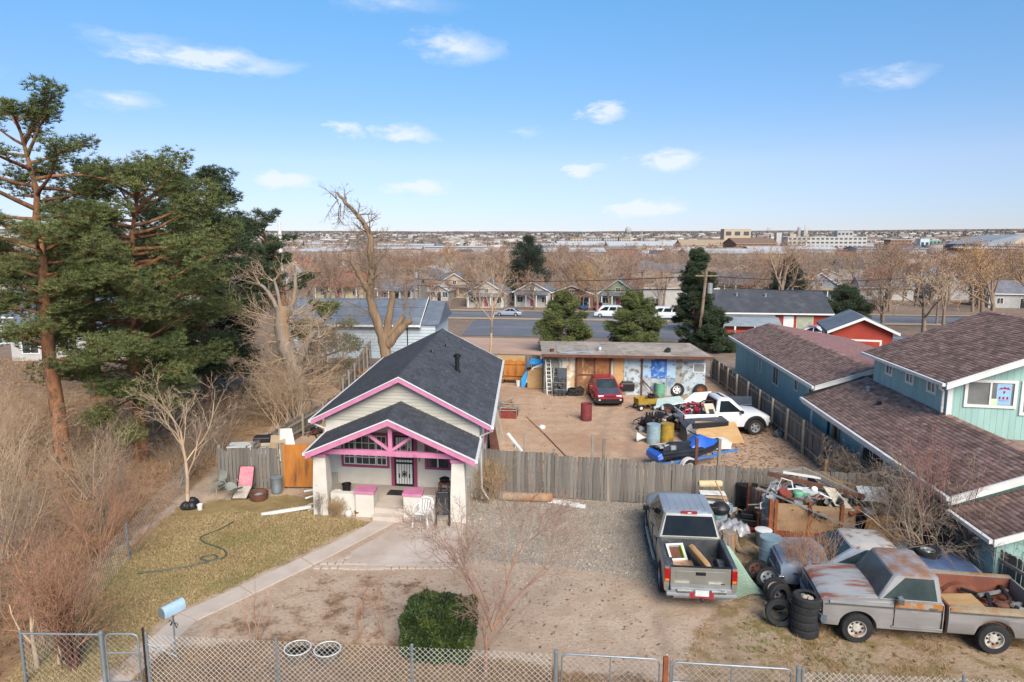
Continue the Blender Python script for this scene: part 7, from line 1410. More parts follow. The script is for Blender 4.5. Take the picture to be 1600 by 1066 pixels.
shrub('dry_bush','small straw coloured bush at the foot of the porch wall',(-6.15,22.65,0),24,.6,40,.006,.6,straw,base=.12)
shrub('dry_bush','bare thin dark stemmed plant beside the left porch column',(-6.75,22.75,0),25,.95,7,.009,.3,grey,base=.1)
shrub('dry_weeds','tall tangle of dry straw weeds at the house end of the board fence',(-.75,24.35,0),26,1.3,60,.006,.45,straw,base=.45)
shrub('dry_weeds','cut branches heaped at the right corner of the porch',(-1.15,24.2,0),27,.7,26,.014,1.2,grey,base=.3)
shrub('thorn_bush','reddish straw coloured bush growing up between the old blue car and the tyres',(8.15,17.45,0),28,2.0,34,.012,.5,M('straw_red_twig',srgb('#9a7050'),srgb('#ab8058'),2,.95,island=.25),base=.35)
PB=params(last=3,n=[8,6,4,3],wob=[.15,.22,.28,.3],up=[-.02,-.05,-.04,-.02],kids=[(6,9),(6,8),(3,4)],ang=[(20,60),(20,60),(20,60)],len=[(.45,.7),(.35,.6),(.35,.6)],rk=[.55,.55,.6],tap=.65,rmin=.005); PB['from']=[.25,.15,.2]
shrub('tangled_bush','large tangled bare bush smothering the corner of the teal house',(11.95,18.55,.3),31,2.7,18,.04,.95,grey,P=PB,base=.5)
shrub('tangled_bush','second tangled bush against the teal wall by the end of the scrap trailer',(12.3,20.6,.2),32,2.5,14,.03,.9,grey,P=PB,base=.4)
shrub('red_stemmed_bush','upright red twigged bush standing in front of the brown roof of the teal house',(12.45,19.2,.6),33,3.4,18,.022,.45,M('plum_twig',srgb('#85605a'),srgb('#946c62'),2,.95,island=.2),base=.6)
shrub('tangled_bush','low brown vine tangle on the picket fence next to the front board fence',(12.6,24.6,0),34,1.6,16,.016,.8,grey,P=PB,base=.5)
# left side brush
make_tree('bare_tree','pale barked leaning bare tree at the corner of the dark board fence','tree',(-11.75,23.6,0),41,6.0,.085,TX['twigp'],TX['twigp'],params(last=4,kids=[(6,8),(5,7),(4,5),(2,3)],ang=[(15,34),(20,42),(22,55),(20,55)],up=[.03,.06,.05,.04,.03],len=[(.6,.9),(.45,.65),(.4,.6),(.4,.6)],rmin=.006),lean=(.05,0))
brush=[(-12.4,19.6,2.4,18,red,.95,.3,'reddish'),(-12.2,17.7,2.2,15,red,.9,.0,'rust brown'),(-13.6,21.5,2.4,26,grey,.9,.0,'grey brown'),(-13.4,16.2,2.9,24,grey,.8,.0,'grey'),(-15.2,19.2,3.2,30,pale,.8,.0,'pale straw'),(-17.4,21.6,3.9,34,pale,.75,.0,'tall pale straw'),(-15.4,15.4,3.1,22,pale,.8,.0,'pale grey'),(-19.8,18.8,3.4,28,pale,.8,.0,'pale brown'),(-11.6,15.3,2.2,12,red,.7,.1,'red brown'),(-12.9,13.6,2.0,10,red,.7,0,'dark red'),
  (-13.6,26.2,2.0,24,grey,.9,0,'dull grey'),(-15.5,24.5,2.3,26,pale,.9,0,'pale tan'),(-20.5,24.8,3.2,28,pale,.8,0,'sandy'),(-13.4,29.5,2.2,26,grey,.9,0,'smoky grey'),(-12.8,33.0,2.6,28,grey,.9,0,'ash grey'),(-22.5,29.0,3.0,26,pale,.8,0,'faded tan'),(-13.2,38.5,3.0,30,grey,.85,0,'dusky grey'),(-18.5,33,2.4,22,pale,.9,0,'bleached'),(-17.6,26.8,2.6,24,M('brown_twig',srgb('#80644f'),srgb('#8f715a'),2,.95,island=.2),.9,0,'mid brown'),(-11.9,13.9,1.6,9,red,.8,0,'low rust red'),(-14.9,12.6,2.6,18,pale,.75,0,'light fawn'),(-24.5,21.5,3.4,24,pale,.8,0,'far left sandy')]
PSB=params(last=3,n=[6,5,3,2],wob=[.09,.17,.25,.3],up=[.03,.04,.04,.03],kids=[(7,9),(4,6),(2,3)],ang=[(18,50),(20,55),(20,55)],len=[(.38,.6),(.35,.55),(.4,.6)],rk=[.6,.6,.6],tap=.7,rmin=.004); PSB['from']=[.25,.2,.2]
wh=['beside the lawn','near the lower lawn edge','behind the lawn brush','near the bottom left','below the tall pine','at the foot of the tall pine','at the left edge','far left','by the walk gate','at the lower left corner','behind the leaning tree','between the pines','left of the tall pine','below the second pine','beside the dead trunk','deep on the left','at the back of the side yard','under the dark pine','between brush and pine trunk','by the left chain link','low on the left edge','outermost on the left']
for k,(x,y,H,n,mt,sp_d,dx,cn) in enumerate(brush):
    if k in (14,18,20): continue
    shrub('bare_shrub','%s bare shrub %s'%(cn,wh[k]),(x,y,0),60+k,H,max(5,int(n*(.62 if mt is not red else .8))),.026,sp_d,mt,P=PSB,base=.55,dirb=(dx,0))
for k,(x,y,h,l) in enumerate(((-10.75,14.2,3.2,'left'),(-10.35,14.35,3.4,'right'))): make_tree('bare_tree','thin pale trunked bare tree by the top railed fence, %s one of two'%l,'tree',(x,y,0),44+k,h,.06,TX['twigp'],red,params(last=3,kids=[(5,7),(4,6),(3,5)],ang=[(25,60),(25,60),(25,60)]),lean=(.03,.02))
shrub('bare_shrub','dark stemmed red bush rooted at the lawn corner by the chain link',(-9.95,14.25,0),95,2.3,22,.03,.42,red,P=PSB,base=.16,stemmat=TX['rustd'])
# clipped evergreen bush
t=thing('clipped_bush','square clipped dark green evergreen bush behind the front fence','bush',(-1.72,14.95,0),-.12)
n=42000; u=rg.uniform(-1,1,(n,3)); f=rg.integers(0,5,n)
hx,hy,hz=.76,.66,.52
ax=np.where(f<2,0,np.where(f<4,1,2)); sg=np.where(f%2==0,1.,-1.); sg=np.where(ax==2,1.,sg)
q=u.copy(); q[np.arange(n),ax]=sg
q=q/ (np.sum(np.abs(q)**9,1)**(1/9))[:,None]
P_=q*np.array([hx,hy,hz]); P_*= (1+.035*np.sin(q[:,0:1]*9+q[:,2:3]*7)+.03*np.sin(q[:,1:2]*11+q[:,0:1]*5)); P_=P_*rg.uniform(.9,1.03,(n,1)); P_[:,2]+=.55
keep=(np.sin(q[:,0]*8+q[:,1]*6)+np.sin(q[:,2]*9-q[:,0]*5)+np.sin(q[:,1]*13)+rg.normal(0,.5,n))>-1.5; P_=P_[keep]
def leaf_mesh(name,P,N_,s0,s1,mat,asp=.45,jit=.8):
    n=len(P); d=N_+rg.normal(0,jit,(n,3)); d/=np.linalg.norm(d,axis=1,keepdims=True); ref=rg.normal(0,1,(n,3)); w=np.cross(d,ref); w/=np.linalg.norm(w,axis=1,keepdims=True); s=rg.uniform(s0,s1,n)[:,None]
    V=np.stack([P-w*s*asp*.5,P+w*s*asp*.5,P+d*s],1).reshape(-1,3); return npmesh(name,V,np.arange(n*3).reshape(-1,3),mat)
q=q[keep]; N_=np.sign(q)*np.abs(q)**3; mesh_obj('foliage',leaf_mesh('foliage',P_,N_,.05,.10,TX['boxleaf'],.5),t)
m=MB(); m.loft([[(hx*c_*s,hy*d_*s,z) for c_,d_ in ((-1,-.75),(-.75,-1),(.75,-1),(1,-.75),(1,.75),(.75,1),(-.75,1),(-1,.75))] for s,z in ((.7,.0),(.86,.15),(.88,.95),(.72,1.03))]); m.build('inner_growth',M('inner_dark_leaf',srgb('#26331a'),srgb('#2f3d1e'),2,.9),t)
m=MB(); m.lathe([(.07,-.05),(.05,.3)],7); m.build('trunk',TX['bark'],t)
# ---------------------------------------------------------------- pines
def needles(name,pads,mat,tuft=.17,per=13,w=.022,dens=1.0,jit=1.0):
    """pads: (centre, radius xy, radius z, count). every tuft is a spray of thin needles"""
    cs=[];
    for c_,rx,rz_,cnt in pads:
        k=int(cnt*dens); v=rg.normal(0,1,(k,3)); v/=np.linalg.norm(v,axis=1,keepdims=True); v*=rg.uniform(.35,1,(k,1))**.5
        cs.append(np.array(c_)[None]+v*np.array([rx,rx,rz_]))
    P=np.concatenate(cs); n=len(P)
    d=rg.normal(0,1,(n,per,3)); d[:,:,2]=np.abs(d[:,:,2])*.8+.15; d/=np.linalg.norm(d,axis=2,keepdims=True)
    L=rg.uniform(.6,1.15,(n,per,1))*tuft; ref=rg.normal(0,1,(n,per,3)); s=np.cross(d,ref); s/=np.linalg.norm(s,axis=2,keepdims=True)
    b=P[:,None,:]+d*.012
    V=np.stack([b-s*w/2,b+s*w/2,b+d*L],2).reshape(-1,3); return npmesh(name,V,np.arange(len(V)).reshape(-1,3),mat)
def pine(name,label,loc,path,r0,crown,seed,bark,leaf,nb=26,dens=1.0,explicit=(),tuft=.17,per=13,w=.022,pad=(.75,.3,46),rise=.12,barkpt=None,group=None,sub=4):
    """path: trunk points (absolute, minus loc); crown: (z, reach) table; limbs end in flat pads of needles"""
    R_=random.Random(seed); t=thing(name,label,'pine tree',loc,0,group); O=Vector(loc); pts=[Vector(p)-O for p in path]
    zs=[p.z for p in pts]; m=MB(); n=len(pts); m.tube(pts,[max(.04,r0*(1-.86*(i/(n-1))**1.1)) for i in range(n)],9); m.build('trunk',bark,t,smooth=60)
    def at(z): 
        return Vector((np.interp(z,zs,[p.x for p in pts]),np.interp(z,zs,[p.y for p in pts]),z))
    z0,z1=crown[0][0],crown[-1][0]; pads=[]; A=[];B=[];ra=[];rb=[]
    def limb(p,d,L,r):
        n=5; q=p; dd=d.normalized()
        for i in range(n):
            dd=(dd+Vector((R_.gauss(0,.12),R_.gauss(0,.12),R_.gauss(.02,.10)))).normalized(); e=q+dd*(L/n); A.append(q[:]);B.append(e[:]);ra.append(r*(1-i/n*.8));rb.append(r*(1-(i+1)/n*.8))
            if i>=1:
                for k in range(1 if i<2 else sub-2 if i<4 else sub-1):
                    a=R_.uniform(-1.2,1.2); sd=(Matrix.Rotation(a,3,'Z')@dd+Vector((0,0,R_.uniform(-.15,.35)))).normalized(); sl=R_.uniform(.35,.75)*min(1.2,.35+L*.22); f=e+sd*sl
                    A.append(e[:]);B.append(f[:]);ra.append(r*.3);rb.append(.012)
                    s=R_.choice((.55,.8,1,1,1.35))*R_.uniform(.8,1.2)*min(1,.55+L*.15); pads.append((f,pad[0]*s,pad[1]*s,int(pad[2]*s*s)))
            q=e
        pads.append((q,pad[0]*.8,pad[1]*.9,int(pad[2]*.8)))
    for k in range(nb):
        z=z0+(z1-z0)*((k+R_.random()*.9)/nb); reach=np.interp(z,[c_[0] for c_ in crown],[c_[1] for c_ in crown])*R_.uniform(.65,1.1); a=k*2.4+R_.uniform(-.6,.6)
        p=at(max(zs[0],z-reach*rise*.8)); limb(p,Vector((math.cos(a),math.sin(a),R_.uniform(.0,.35)+(.5 if z>z1-1.2 else 0))),max(.5,reach),.03+.02*reach)
    for (p,e,r) in explicit:
        p=Vector(p)-O; e=Vector(e)-O; limb(p,e-p,(e-p).length,r)
    V,F=segs(np.array(A),np.array(B),np.array(ra),np.array(rb),5); mesh_obj('limbs',npmesh('limbs',V,F,bark,True),t)['kind']='stuff'
    mesh_obj('needles',needles('needles',pads,leaf,tuft,per,w,dens),t); return t
PA=[(-17.48,25.7,-.1),(-17.53,25.7,1.56),(-17.55,25.7,3.1),(-17.67,25.7,5.1),(-17.65,25.7,6.58),(-17.57,25.7,8.27),(-17.6,25.7,9.46),(-17.62,25.7,10.4),(-17.57,25.8,11.3),(-17.8,25.8,12.6),(-18.0,25.8,13.7)]
pine('tall_pine','tallest pine with orange upper trunk and open crown at the left edge',(-17.48,25.7,0),PA,.31,[(6.2,1.6),(8.2,2.8),(9.3,3.3),(11.0,3.4),(12.2,2.8),(13.3,1.9),(14.0,.9)],3,TX['pinebark'],TX['needle'],nb=46,dens=.72,pad=(.45,.3,34),sub=5,
  explicit=[((-17.6,25.7,8.0),(-15.0,25.2,9.0),.09),((-17.6,25.7,8.1),(-19.6,25.4,9.2),.08),((-17.6,25.7,7.4),(-15.9,26.3,8.1),.07),((-17.65,25.7,5.6),(-19.6,25.2,6.6),.06),((-17.65,25.7,6.2),(-19.4,26.0,7.4),.06),((-17.65,25.7,6.6),(-16.4,24.6,7.0),.05),((-17.6,25.7,5.0),(-15.6,25.2,5.6),.06),((-17.6,25.7,6.0),(-18.9,24.4,6.2),.05),((-17.6,25.8,5.4),(-19.5,26.6,5.3),.05)])
PBt=[(-16.2,28.8,-.1),(-16.15,28.8,2.31),(-16.13,28.8,4.56),(-16.08,28.8,6.21),(-16.0,28.8,8.1),(-15.85,28.9,10.0),(-15.5,28.9,11.5)]
pine('broad_pine','broad dense pine in front of the dark pines, second from the left edge',(-16.2,28.8,0),PBt,.28,[(3.2,2.4),(5.0,3.4),(7.4,4.2),(9.4,4.0),(10.9,3.0),(11.9,1.4)],5,TX['pinebark'],TX['needle'],nb=76,dens=.72,pad=(.5,.4,38),sub=5,
  explicit=[((-16.1,28.7,2.4),(-14.9,27.4,2.0),.05),((-16.1,28.7,2.9),(-17.2,27.3,2.7),.05),((-16.1,28.7,3.4),(-14.6,27.6,4.4),.07),((-16.1,28.7,3.2),(-15.2,27.2,3.4),.06),((-16.1,28.7,3.8),(-14.2,28.2,3.8),.06),((-16.1,28.7,2.8),(-14.6,27.9,2.8),.05),((-16.1,28.8,4.8),(-14.0,28.6,5.3),.06),((-16.1,28.8,4.2),(-16.6,27.0,4.6),.05),((-16.1,28.8,5.2),(-13.6,29.6,5.9),.07)])
pine('dark_pine','dark dense pine standing behind and right of the broad pine',(-18.2,40.0,0),[(-18.2,40,-.1),(-18.2,40,3),(-18.1,40,6),(-18.2,40,9),(-18.4,40,12.0)],.34,[(1.5,2.6),(4.5,3.5),(7.5,3.7),(9.5,3.4),(11.2,2.6),(12.6,1.2)],7,TX['pinebarkd'],TX['needled'],nb=90,dens=.95,pad=(.66,.42,44),tuft=.2,per=11,w=.028,sub=5)
pine('dark_pine','dark spreading pine behind the tall pine on the left',(-25.5,41.0,0),[(-25.5,41,-.1),(-25.5,41,4),(-25.4,41,8),(-25.4,41,10.2)],.36,[(3.5,2.4),(5.5,3.0),(8,2.6),(10,1.7),(11.2,.6)],8,TX['pinebarkd'],TX['needled'],nb=44,dens=.8,pad=(.65,.34,38),sub=5,tuft=.22,per=10,w=.032)
pine('small_pine','small scraggly pine with orange trunk behind the dead grey trunk',(-13.7,42,0),[(-13.7,42,-.1),(-13.9,42,3.5),(-14.13,42,6.48),(-14.4,42,7.69),(-14.67,42,8.89),(-14.96,42,9.55),(-15.2,42,10.4)],.24,[(8.0,.9),(9.2,1.6),(10.2,1.4),(10.8,.8)],9,TX['pinebark'],TX['needled'],nb=15,dens=.9,pad=(.55,.24,36),explicit=[((-14.2,42,6.8),(-12.6,42,7.3),.05),((-14.1,42,6.4),(-13.0,41.6,6.9),.04)])
pine('low_juniper','dark juniper mass growing behind the dead trunk near the pale house',(-13.2,47.5,0),[(-13.2,47.5,-.1),(-13.2,47.5,2.5),(-13.1,47.5,4.6)],.16,[(1.0,2.0),(2.6,2.1),(4.2,1.3),(4.9,.5)],10,TX['pinebarkd'],TX['needle'],nb=22,dens=.7,pad=(.6,.35,40),tuft=.2,per=9,w=.03)
pine('thin_spruce','thin dark spruce top standing behind the small scraggly pine',(-19.6,57,-.4),[(-19.6,57,-.5),(-19.6,57,6),(-19.6,57,9.6)],.15,[(6.5,.7),(8.2,.8),(9.8,.3)],13,TX['pinebarkd'],TX['needled'],nb=10,dens=.6,pad=(.45,.3,30),tuft=.22,per=8,w=.03)
def bushy(name,label,loc,H,Wd,seed,leaf,group=None,nb=34):
    x,y,z=loc; return pine(name,label,loc,[(x,y,z-.1),(x,y,z+H*.5),(x+.05,y,z+H*.97)],.16,[(.4,Wd*.95),(H*.3,Wd),(H*.6,Wd*.82),(H*.85,Wd*.5),(H*.99,.25)],seed,TX['pinebarkd'],leaf,nb=int(nb*(1.7 if H<10 else 1.6)),dens=1.0,pad=(.5*max(1,Wd/2.4),.4*max(1,Wd/2.4),44),tuft=.22,per=10,w=.034,rise=.2,sub=4)
bushy('round_pine','rounded bushy green pine behind the left part of the shed roof',(4.7,63.5,gz(63.5)),5.0,2.1,15,TX['needle'])
bushy('round_pine','rounded bushy green pine behind the middle of the shed roof',(11.4,63.5,gz(63.5)),5.0,2.35,16,TX['needle'])
bushy('tall_spruce','tall dark ragged spruce beside the utility pole right of the shed',(17.6,65,gz(65)),9.2,1.9,17,TX['needled'],nb=46)
bushy('low_pine','low green pine beneath the tall spruce right of the shed',(18.6,62,gz(62)),3.4,1.6,18,TX['needled'],nb=22)
bushy('big_pine','big dark rounded pine standing across the street among bare trees',(3.7,165,-5),15.0,5.4,19,M('far_needle',srgb('#26352a'),srgb('#30402f'),.4,.8,island=.3),nb=60)
bushy('yard_evergreen','dark evergreen bush behind the red house garage',(49.0,100,-2.8),5.0,3.4,20,TX['needled'],nb=30)
bushy('yard_evergreen','dark evergreen rising behind the red house roof and pale cottonwood',(47.5,118,-3.8),10.0,3.2,24,MATS['far_needle'],nb=40)
# ---------------------------------------------------------------- dead trees
def tubes(t,name,lines,mat,n=9): 
    for p,r in lines: m=MB(); P=[Vector(q) for q in p]; PP=[];RR=[]
    return None
def limb_tree(name,label,loc,trunkpaths,mat,twigmat,twigs=(),seed=1,cat='tree',barefr=None,TP=None):
    t=thing(name,label,cat,loc); O=Vector(loc); rr=random.Random(seed)
    for i,(pts,rad) in enumerate(trunkpaths):
        P=[];Rr=[]; q=[Vector(p)-O for p in pts]
        for k in range(len(q)-1):
            p0,p1,p2,p3=(q[max(0,min(len(q)-1,k+j))] for j in (-1,0,1,2))
            for s in (0,.33,.66): 
                P.append(.5*((2*p1)+(p2-p0)*s+(2*p0-5*p1+4*p2-p3)*s*s+(-p0+3*p1-3*p2+p3)*s**3)+Vector((rr.gauss(0,.03),rr.gauss(0,.03),0))*min(1,rad[0]*3)); Rr.append((rad[0]+(rad[1]-rad[0])*(k+s)/(len(q)-1))*rr.uniform(.9,1.12))
        P.append(q[-1]); Rr.append(rad[1]); m=MB(); m.tube(P,Rr,10 if rad[0]>.2 else 6); m.build('trunk' if i==0 else 'limb',mat,t,smooth=60)
    g=Grow(seed); PP=TP or params(last=2,n=[5,3,2],wob=[.18,.28,.3],up=[.05,.04,.03],kids=[(6,9),(3,5)],ang=[(25,65),(25,60)],len=[(.35,.6),(.35,.6)],rk=[.55,.6],rmin=.008); PP=dict(PP); PP['from']=[.2,.2,.2]
    for p,d,L,r in twigs: g.branch(Vector(p)-O,d,L,r,0,PP)
    if twigs: mesh_obj('twigs',g.mesh('twigs',range(0,PP['last']+1),4,twigmat),t)
    return t
Fm=[(-9.2,50,-.1),(-9.3,50,.93),(-9.54,50,2.15),(-9.9,50,3.36),(-10.27,50,4.56),(-10.43,50,5.75),(-10.25,50,7.06),(-10.27,50,8.76),(-10.27,50,9.66),(-10.61,50,10.56),(-11.35,50,11.59),(-12.23,50,12.48),(-12.53,50,12.92)]
Fl=[(-10.43,50,5.75),(-10.86,49.9,6.54),(-11.23,49.8,7.33),(-11.67,49.7,8.11)]
Fr=[(-9.35,50,2.2),(-9.1,50,3.62),(-8.85,50,4.69),(-8.75,50,5.75)]; F1=[(-9.14,49.9,1.9),(-8.45,49.8,2.82),(-7.91,49.8,3.36),(-7.37,49.7,3.76)]; F2=[(-9.0,50,2.5),(-8.44,50.1,3.36),(-7.96,50.2,4.02)]
tw=[]
for k in range(11): z=U(8.8,11.4); x=np.interp(z,[8.8,9.7,10.6,11.6],[-10.27,-10.27,-10.61,-11.35]); tw.append(((x,50,z),(U(-.7,1.2),U(-.8,.8),U(.0,.7)),U(1.0,2.0),.06))
for k in range(8): tw.append(((-12.2+U(-.3,.3),50,12.4+U(-.4,.4)),(U(-1,.3),U(-.6,.6),U(-1.2,1.0)),U(.9,1.6),.04))
for k in range(22): z=U(4.0,8.6); tw.append(((-10.3,50,z),(U(-1,1),U(-.8,.8),U(.0,.9)),U(1.4,3.0),.04))
for p in ((-8.75,50,5.7),(-11.67,49.7,8.1),(-7.4,49.7,3.7),(-8.0,50.2,4.0)):
    for k in range(4): tw.append((p,(U(-.5,.5),U(-.5,.5),1),U(.9,1.7),.02))
limb_tree('dead_cottonwood','big half dead cottonwood with lopped limbs and a crooked bare top behind the house',(-9.2,50,0),[(Fm,(.45,.08)),(Fl,(.26,.17)),(Fr,(.30,.2)),(F1,(.34,.2)),(F2,(.28,.2))],M('tan_bark',srgb('#85705a'),srgb('#6f5c49'),2.4,.95,bump=.9,bscale=6,c3=srgb('#9c8060'),c3s=1.2,c3t=(.5,.7),stretch=(3,3,.6)),TX['bark'],tw,5)
tw=[]
for k in range(60): z=U(.6,5.6); x=np.interp(z,[0,2,3.5,4.8,6],[-11.1,-11.34,-11.74,-12,-12]); a=U(0,6.28); tw.append(((x,35.5,z),(math.cos(a),math.sin(a),U(-.1,.7)),U(1.3,2.8),.035))
for p in ((-13.05,35.5,7.24),(-12.34,35.5,7.43),(-11.21,35.5,7.61),(-10.1,35.4,4.5)):
    for k in range(4): tw.append((p,(U(-1,1),U(-.6,.6),U(.1,1)),U(.7,1.5),.022))
limb_tree('dead_tree','thick pale dead trunk broken off at the top with bare limbs in the side yard',(-11.0,35.5,0),[([(-11.0,35.5,-.1),(-11.09,35.5,.3),(-11.34,35.5,2.01),(-11.74,35.5,3.56),(-11.99,35.5,4.75),(-12.0,35.5,6.1)],(.55,.36)),([(-12.1,35.5,5.7),(-12.36,35.5,6.25),(-12.7,35.5,6.87),(-13.05,35.5,7.24),(-13.75,35.5,7.38)],(.16,.05)),([(-12.0,35.5,5.8),(-12.1,35.5,6.3),(-12.22,35.5,6.96),(-12.34,35.5,7.6)],(.15,.05)),([(-11.8,35.5,5.6),(-11.52,35.5,6.05),(-11.29,35.5,6.87),(-11.21,35.5,7.7)],(.2,.07)),([(-11.5,35.5,2.9),(-10.9,35.3,3.8),(-10.5,35.2,4.5),(-10.2,35.1,4.9)],(.28,.12))],TX['palebark'],TX['twigp'],tw,6)
shrub('bare_shrub','wide bare tangled shrub round the foot of the pale dead trunk',(-11.6,34.3,0),130,3.2,40,.02,.9,pale,P=PSB,base=.9)
shrub('bare_shrub','wide bare shrub left of the lopped cottonwood behind the side fence',(-11.9,43.5,0),131,4.2,36,.025,.8,grey,P=PSB,base=.9)
PC_=params(last=4,kids=[(7,9),(6,8),(4,6),(3,4)],ang=[(18,42),(20,48),(22,55),(20,55)],up=[.03,.08,.08,.06,.04],len=[(.75,1.0),(.5,.7),(.42,.6),(.4,.6)],rmin=.016)
make_tree('pale_cottonwood','large pale branched cottonwood standing before the red house','tree',(34.5,88,gz(88)),51,13.5,.5,M('pale_bark',srgb('#a48e78'),srgb('#947f6a'),2,.95),M('pale_fine_twig',srgb('#a98a70'),srgb('#9c7c63'),1,.95,island=.2),PC_)
make_tree('slim_tree','slim pale bare tree between the house roof and the tan lot','tree',(-1.9,58.5,gz(58)),52,10.5,.13,TX['twigp'],TX['twigp'],params(last=4,kids=[(9,12),(6,8),(4,5),(2,3)],ang=[(25,50),(22,50),(22,55),(20,55)],rmin=.010))
make_tree('dark_tree','dark low branched bare tree right of the evergreen by the red garage','tree',(52.5,96,gz(96)),53,8.5,.3,TX['bark'],TX['bark'],params(last=4,kids=[(6,8),(5,7),(4,5),(2,3)],ang=[(35,70),(25,55),(22,55),(20,55)],rmin=.018))
make_tree('bare_tree','brown bare tree left of the pale house roof in the rear','tree',(-22,66,gz(66)),54,8.5,.22,TX['bark'],TX['twigr'],params(rmin=.014))
# ---------------------------------------------------------------- houses down the slope and the city
WALLS={k:M('wall_'+k,srgb(a),srgb(b_),1.0,.85) for k,a,b_ in (('white','#b3b1ad','#a5a39f'),('grey','#a6a5a2','#989793'),('tan','#b5a48d','#a8967f'),('cream','#b5ad90','#a8a084'),('green','#7f9a82','#748f77'),('brown','#8b6b55','#7e5f4a'),('brick','#9a6450','#8b5745'),('blue','#8a9fae','#7e93a2'),('red','#9e3d2c','#923526'),('maroon','#8a4648','#7d3e42'),('paleblue','#b9c6cc','#aebbc2'))}
ROOFS={k:M('roof_'+k,srgb(a),srgb(b_),1.0,.9,c3=srgb(c3_),c3s=.8,c3t=(.5,.75)) for k,a,b_,c3_ in (('grey','#6f7076','#62636a','#7d7e84'),('dark','#44474d','#3b3e44','#53565c'),('bluegrey','#66707c','#5a6470','#757f8b'),('brown','#7b6455','#6d5749','#8a7263'),('red','#8f5a49','#80503f','#9c6a58'),('white','#b0b3b6','#a3a6a9','#bfc2c4'),('tan','#a08d77','#917e69','#b19e88'))}
def gable_house(name,label,loc,rz,w,d,h,rise,wm,rm,cat='house',ridge='x',over=.4,windows=3,porch=False,chimney=True,group=None,door=True,detail=True,gable_mat=None,trim=None):
    """w across (local x), d deep (local y); ridge along x or y"""
    t=thing(name,label,cat,loc,rz,group); trim=trim or TX['white']; wm_=wm
    m=MB(); m.bx(-w/2,w/2,-d/2,d/2,-.6,h)
    if ridge=='x':
        for x in (-w/2,w/2-.15): m.prism([(x,-d/2+.02,h),(x,d/2-.02,h),(x,0,h+rise*.94)],(.15,0,0))
    else:
        for y in (-d/2,d/2-.15): m.prism([(-w/2+.02,y,h),(w/2-.02,y,h),(0,y,h+rise*.94)],(0,.15,0))
    m.build('wall',wm,t)
    m=MB(); th=.16
    if ridge=='x':
        s=rise/(d/2); e=d/2+over; L=w/2+over
        for sg in (-1,1): m.prism([(-L,sg*e,h-over*s),(-L,0,h+rise),(-L,0,h+rise+th),(-L,sg*e,h-over*s+th)],(2*L,0,0))
    else:
        s=rise/(w/2); e=w/2+over; L=d/2+over
        for sg in (-1,1): m.prism([(sg*e,-L,h-over*s),(0,-L,h+rise),(0,-L,h+rise+th),(sg*e,-L,h-over*s+th)],(0,2*L,0))
    rf=m.build('roof',rm,t)
    if chimney: m=MB(); m.bx(w*.15,w*.15+.6,d*.1,d*.1+.6,h+rise*.3,h+rise+.7); m.build('chimney',TX['brick'],rf)
    if not detail: return t
    m=MB(); 
    if ridge=='y':
        s=rise/(w/2); e=w/2+over
        for sg in (-1,1): m.prism([(sg*e,-d/2-over-.02,h-over*s-.05),(0,-d/2-over-.02,h+rise-.05),(0,-d/2-over-.02,h+rise+th+.02),(sg*e,-d/2-over-.02,h-over*s+th+.02)],(0,-.04,0))
    else: m.bx(-w/2-over,w/2+over,-d/2-over-.06,-d/2-over-.01,h-over*rise/(d/2)-.05,h-over*rise/(d/2)+.14)
    m.build('fascia_board',trim,t)
    def win(x0,x1,z0,z1,y,nm='window'):
        m=MB(); f=.1; m.bx(x0-f,x1+f,y-.05,y-.005,z1,z1+f); m.bx(x0-f,x1+f,y-.05,y-.005,z0-f,z0); m.bx(x0-f,x0,y-.05,y-.005,z0,z1); m.bx(x1,x1+f,y-.05,y-.005,z0,z1); m.bx((x0+x1)/2-.03,(x0+x1)/2+.03,y-.045,y-.005,z0,z1); fr=m.build(nm,trim,t)
        m=MB(); m.bx(x0,x1,y-.03,y-.01,z0,z1); m.build('pane',TX['winglass'],fr)
    for k in range(windows):
        xc=-w/2+w*(k+.5)/windows
        if door and k==windows//2:
            m=MB(); m.bx(xc-.55,xc+.55,-d/2-.04,-d/2-.003,0,2.15); dd=m.build('door_frame',trim,t); m=MB(); m.bx(xc-.45,xc+.45,-d/2-.06,-d/2-.045,.02,2.05); m.build('door',TX['pinkdark'] if rnd.random()<.2 else TX['dark'],dd); continue
        win(xc-.6,xc+.6,.9,2.1,-d/2)
    if ridge=='y' and rise>1.4: win(-.45,.45,h+.25,h+min(1.1,rise*.55),-d/2)
    if porch:
        m=MB(); m.prism([(-w*.45,-d/2-1.9,h-.55),(w*.45,-d/2-1.9,h-.55),(w*.45,-d/2-.01,h+.0),(-w*.45,-d/2-.01,h+.0)],(0,0,.14)); m.build('porch_roof',rm,t)
        for k in range(4): x=-w*.42+w*.84*k/3; m=MB(); m.bx(x-.1,x+.1,-d/2-1.8,-d/2-1.6,-.5,h-.5); m.build('porch_post',trim,t)
        m=MB(); m.bx(-w*.45,w*.45,-d/2-1.9,-d/2-.01,-.6,.1); m.build('porch_floor',TX['concrete'],t)
    return t
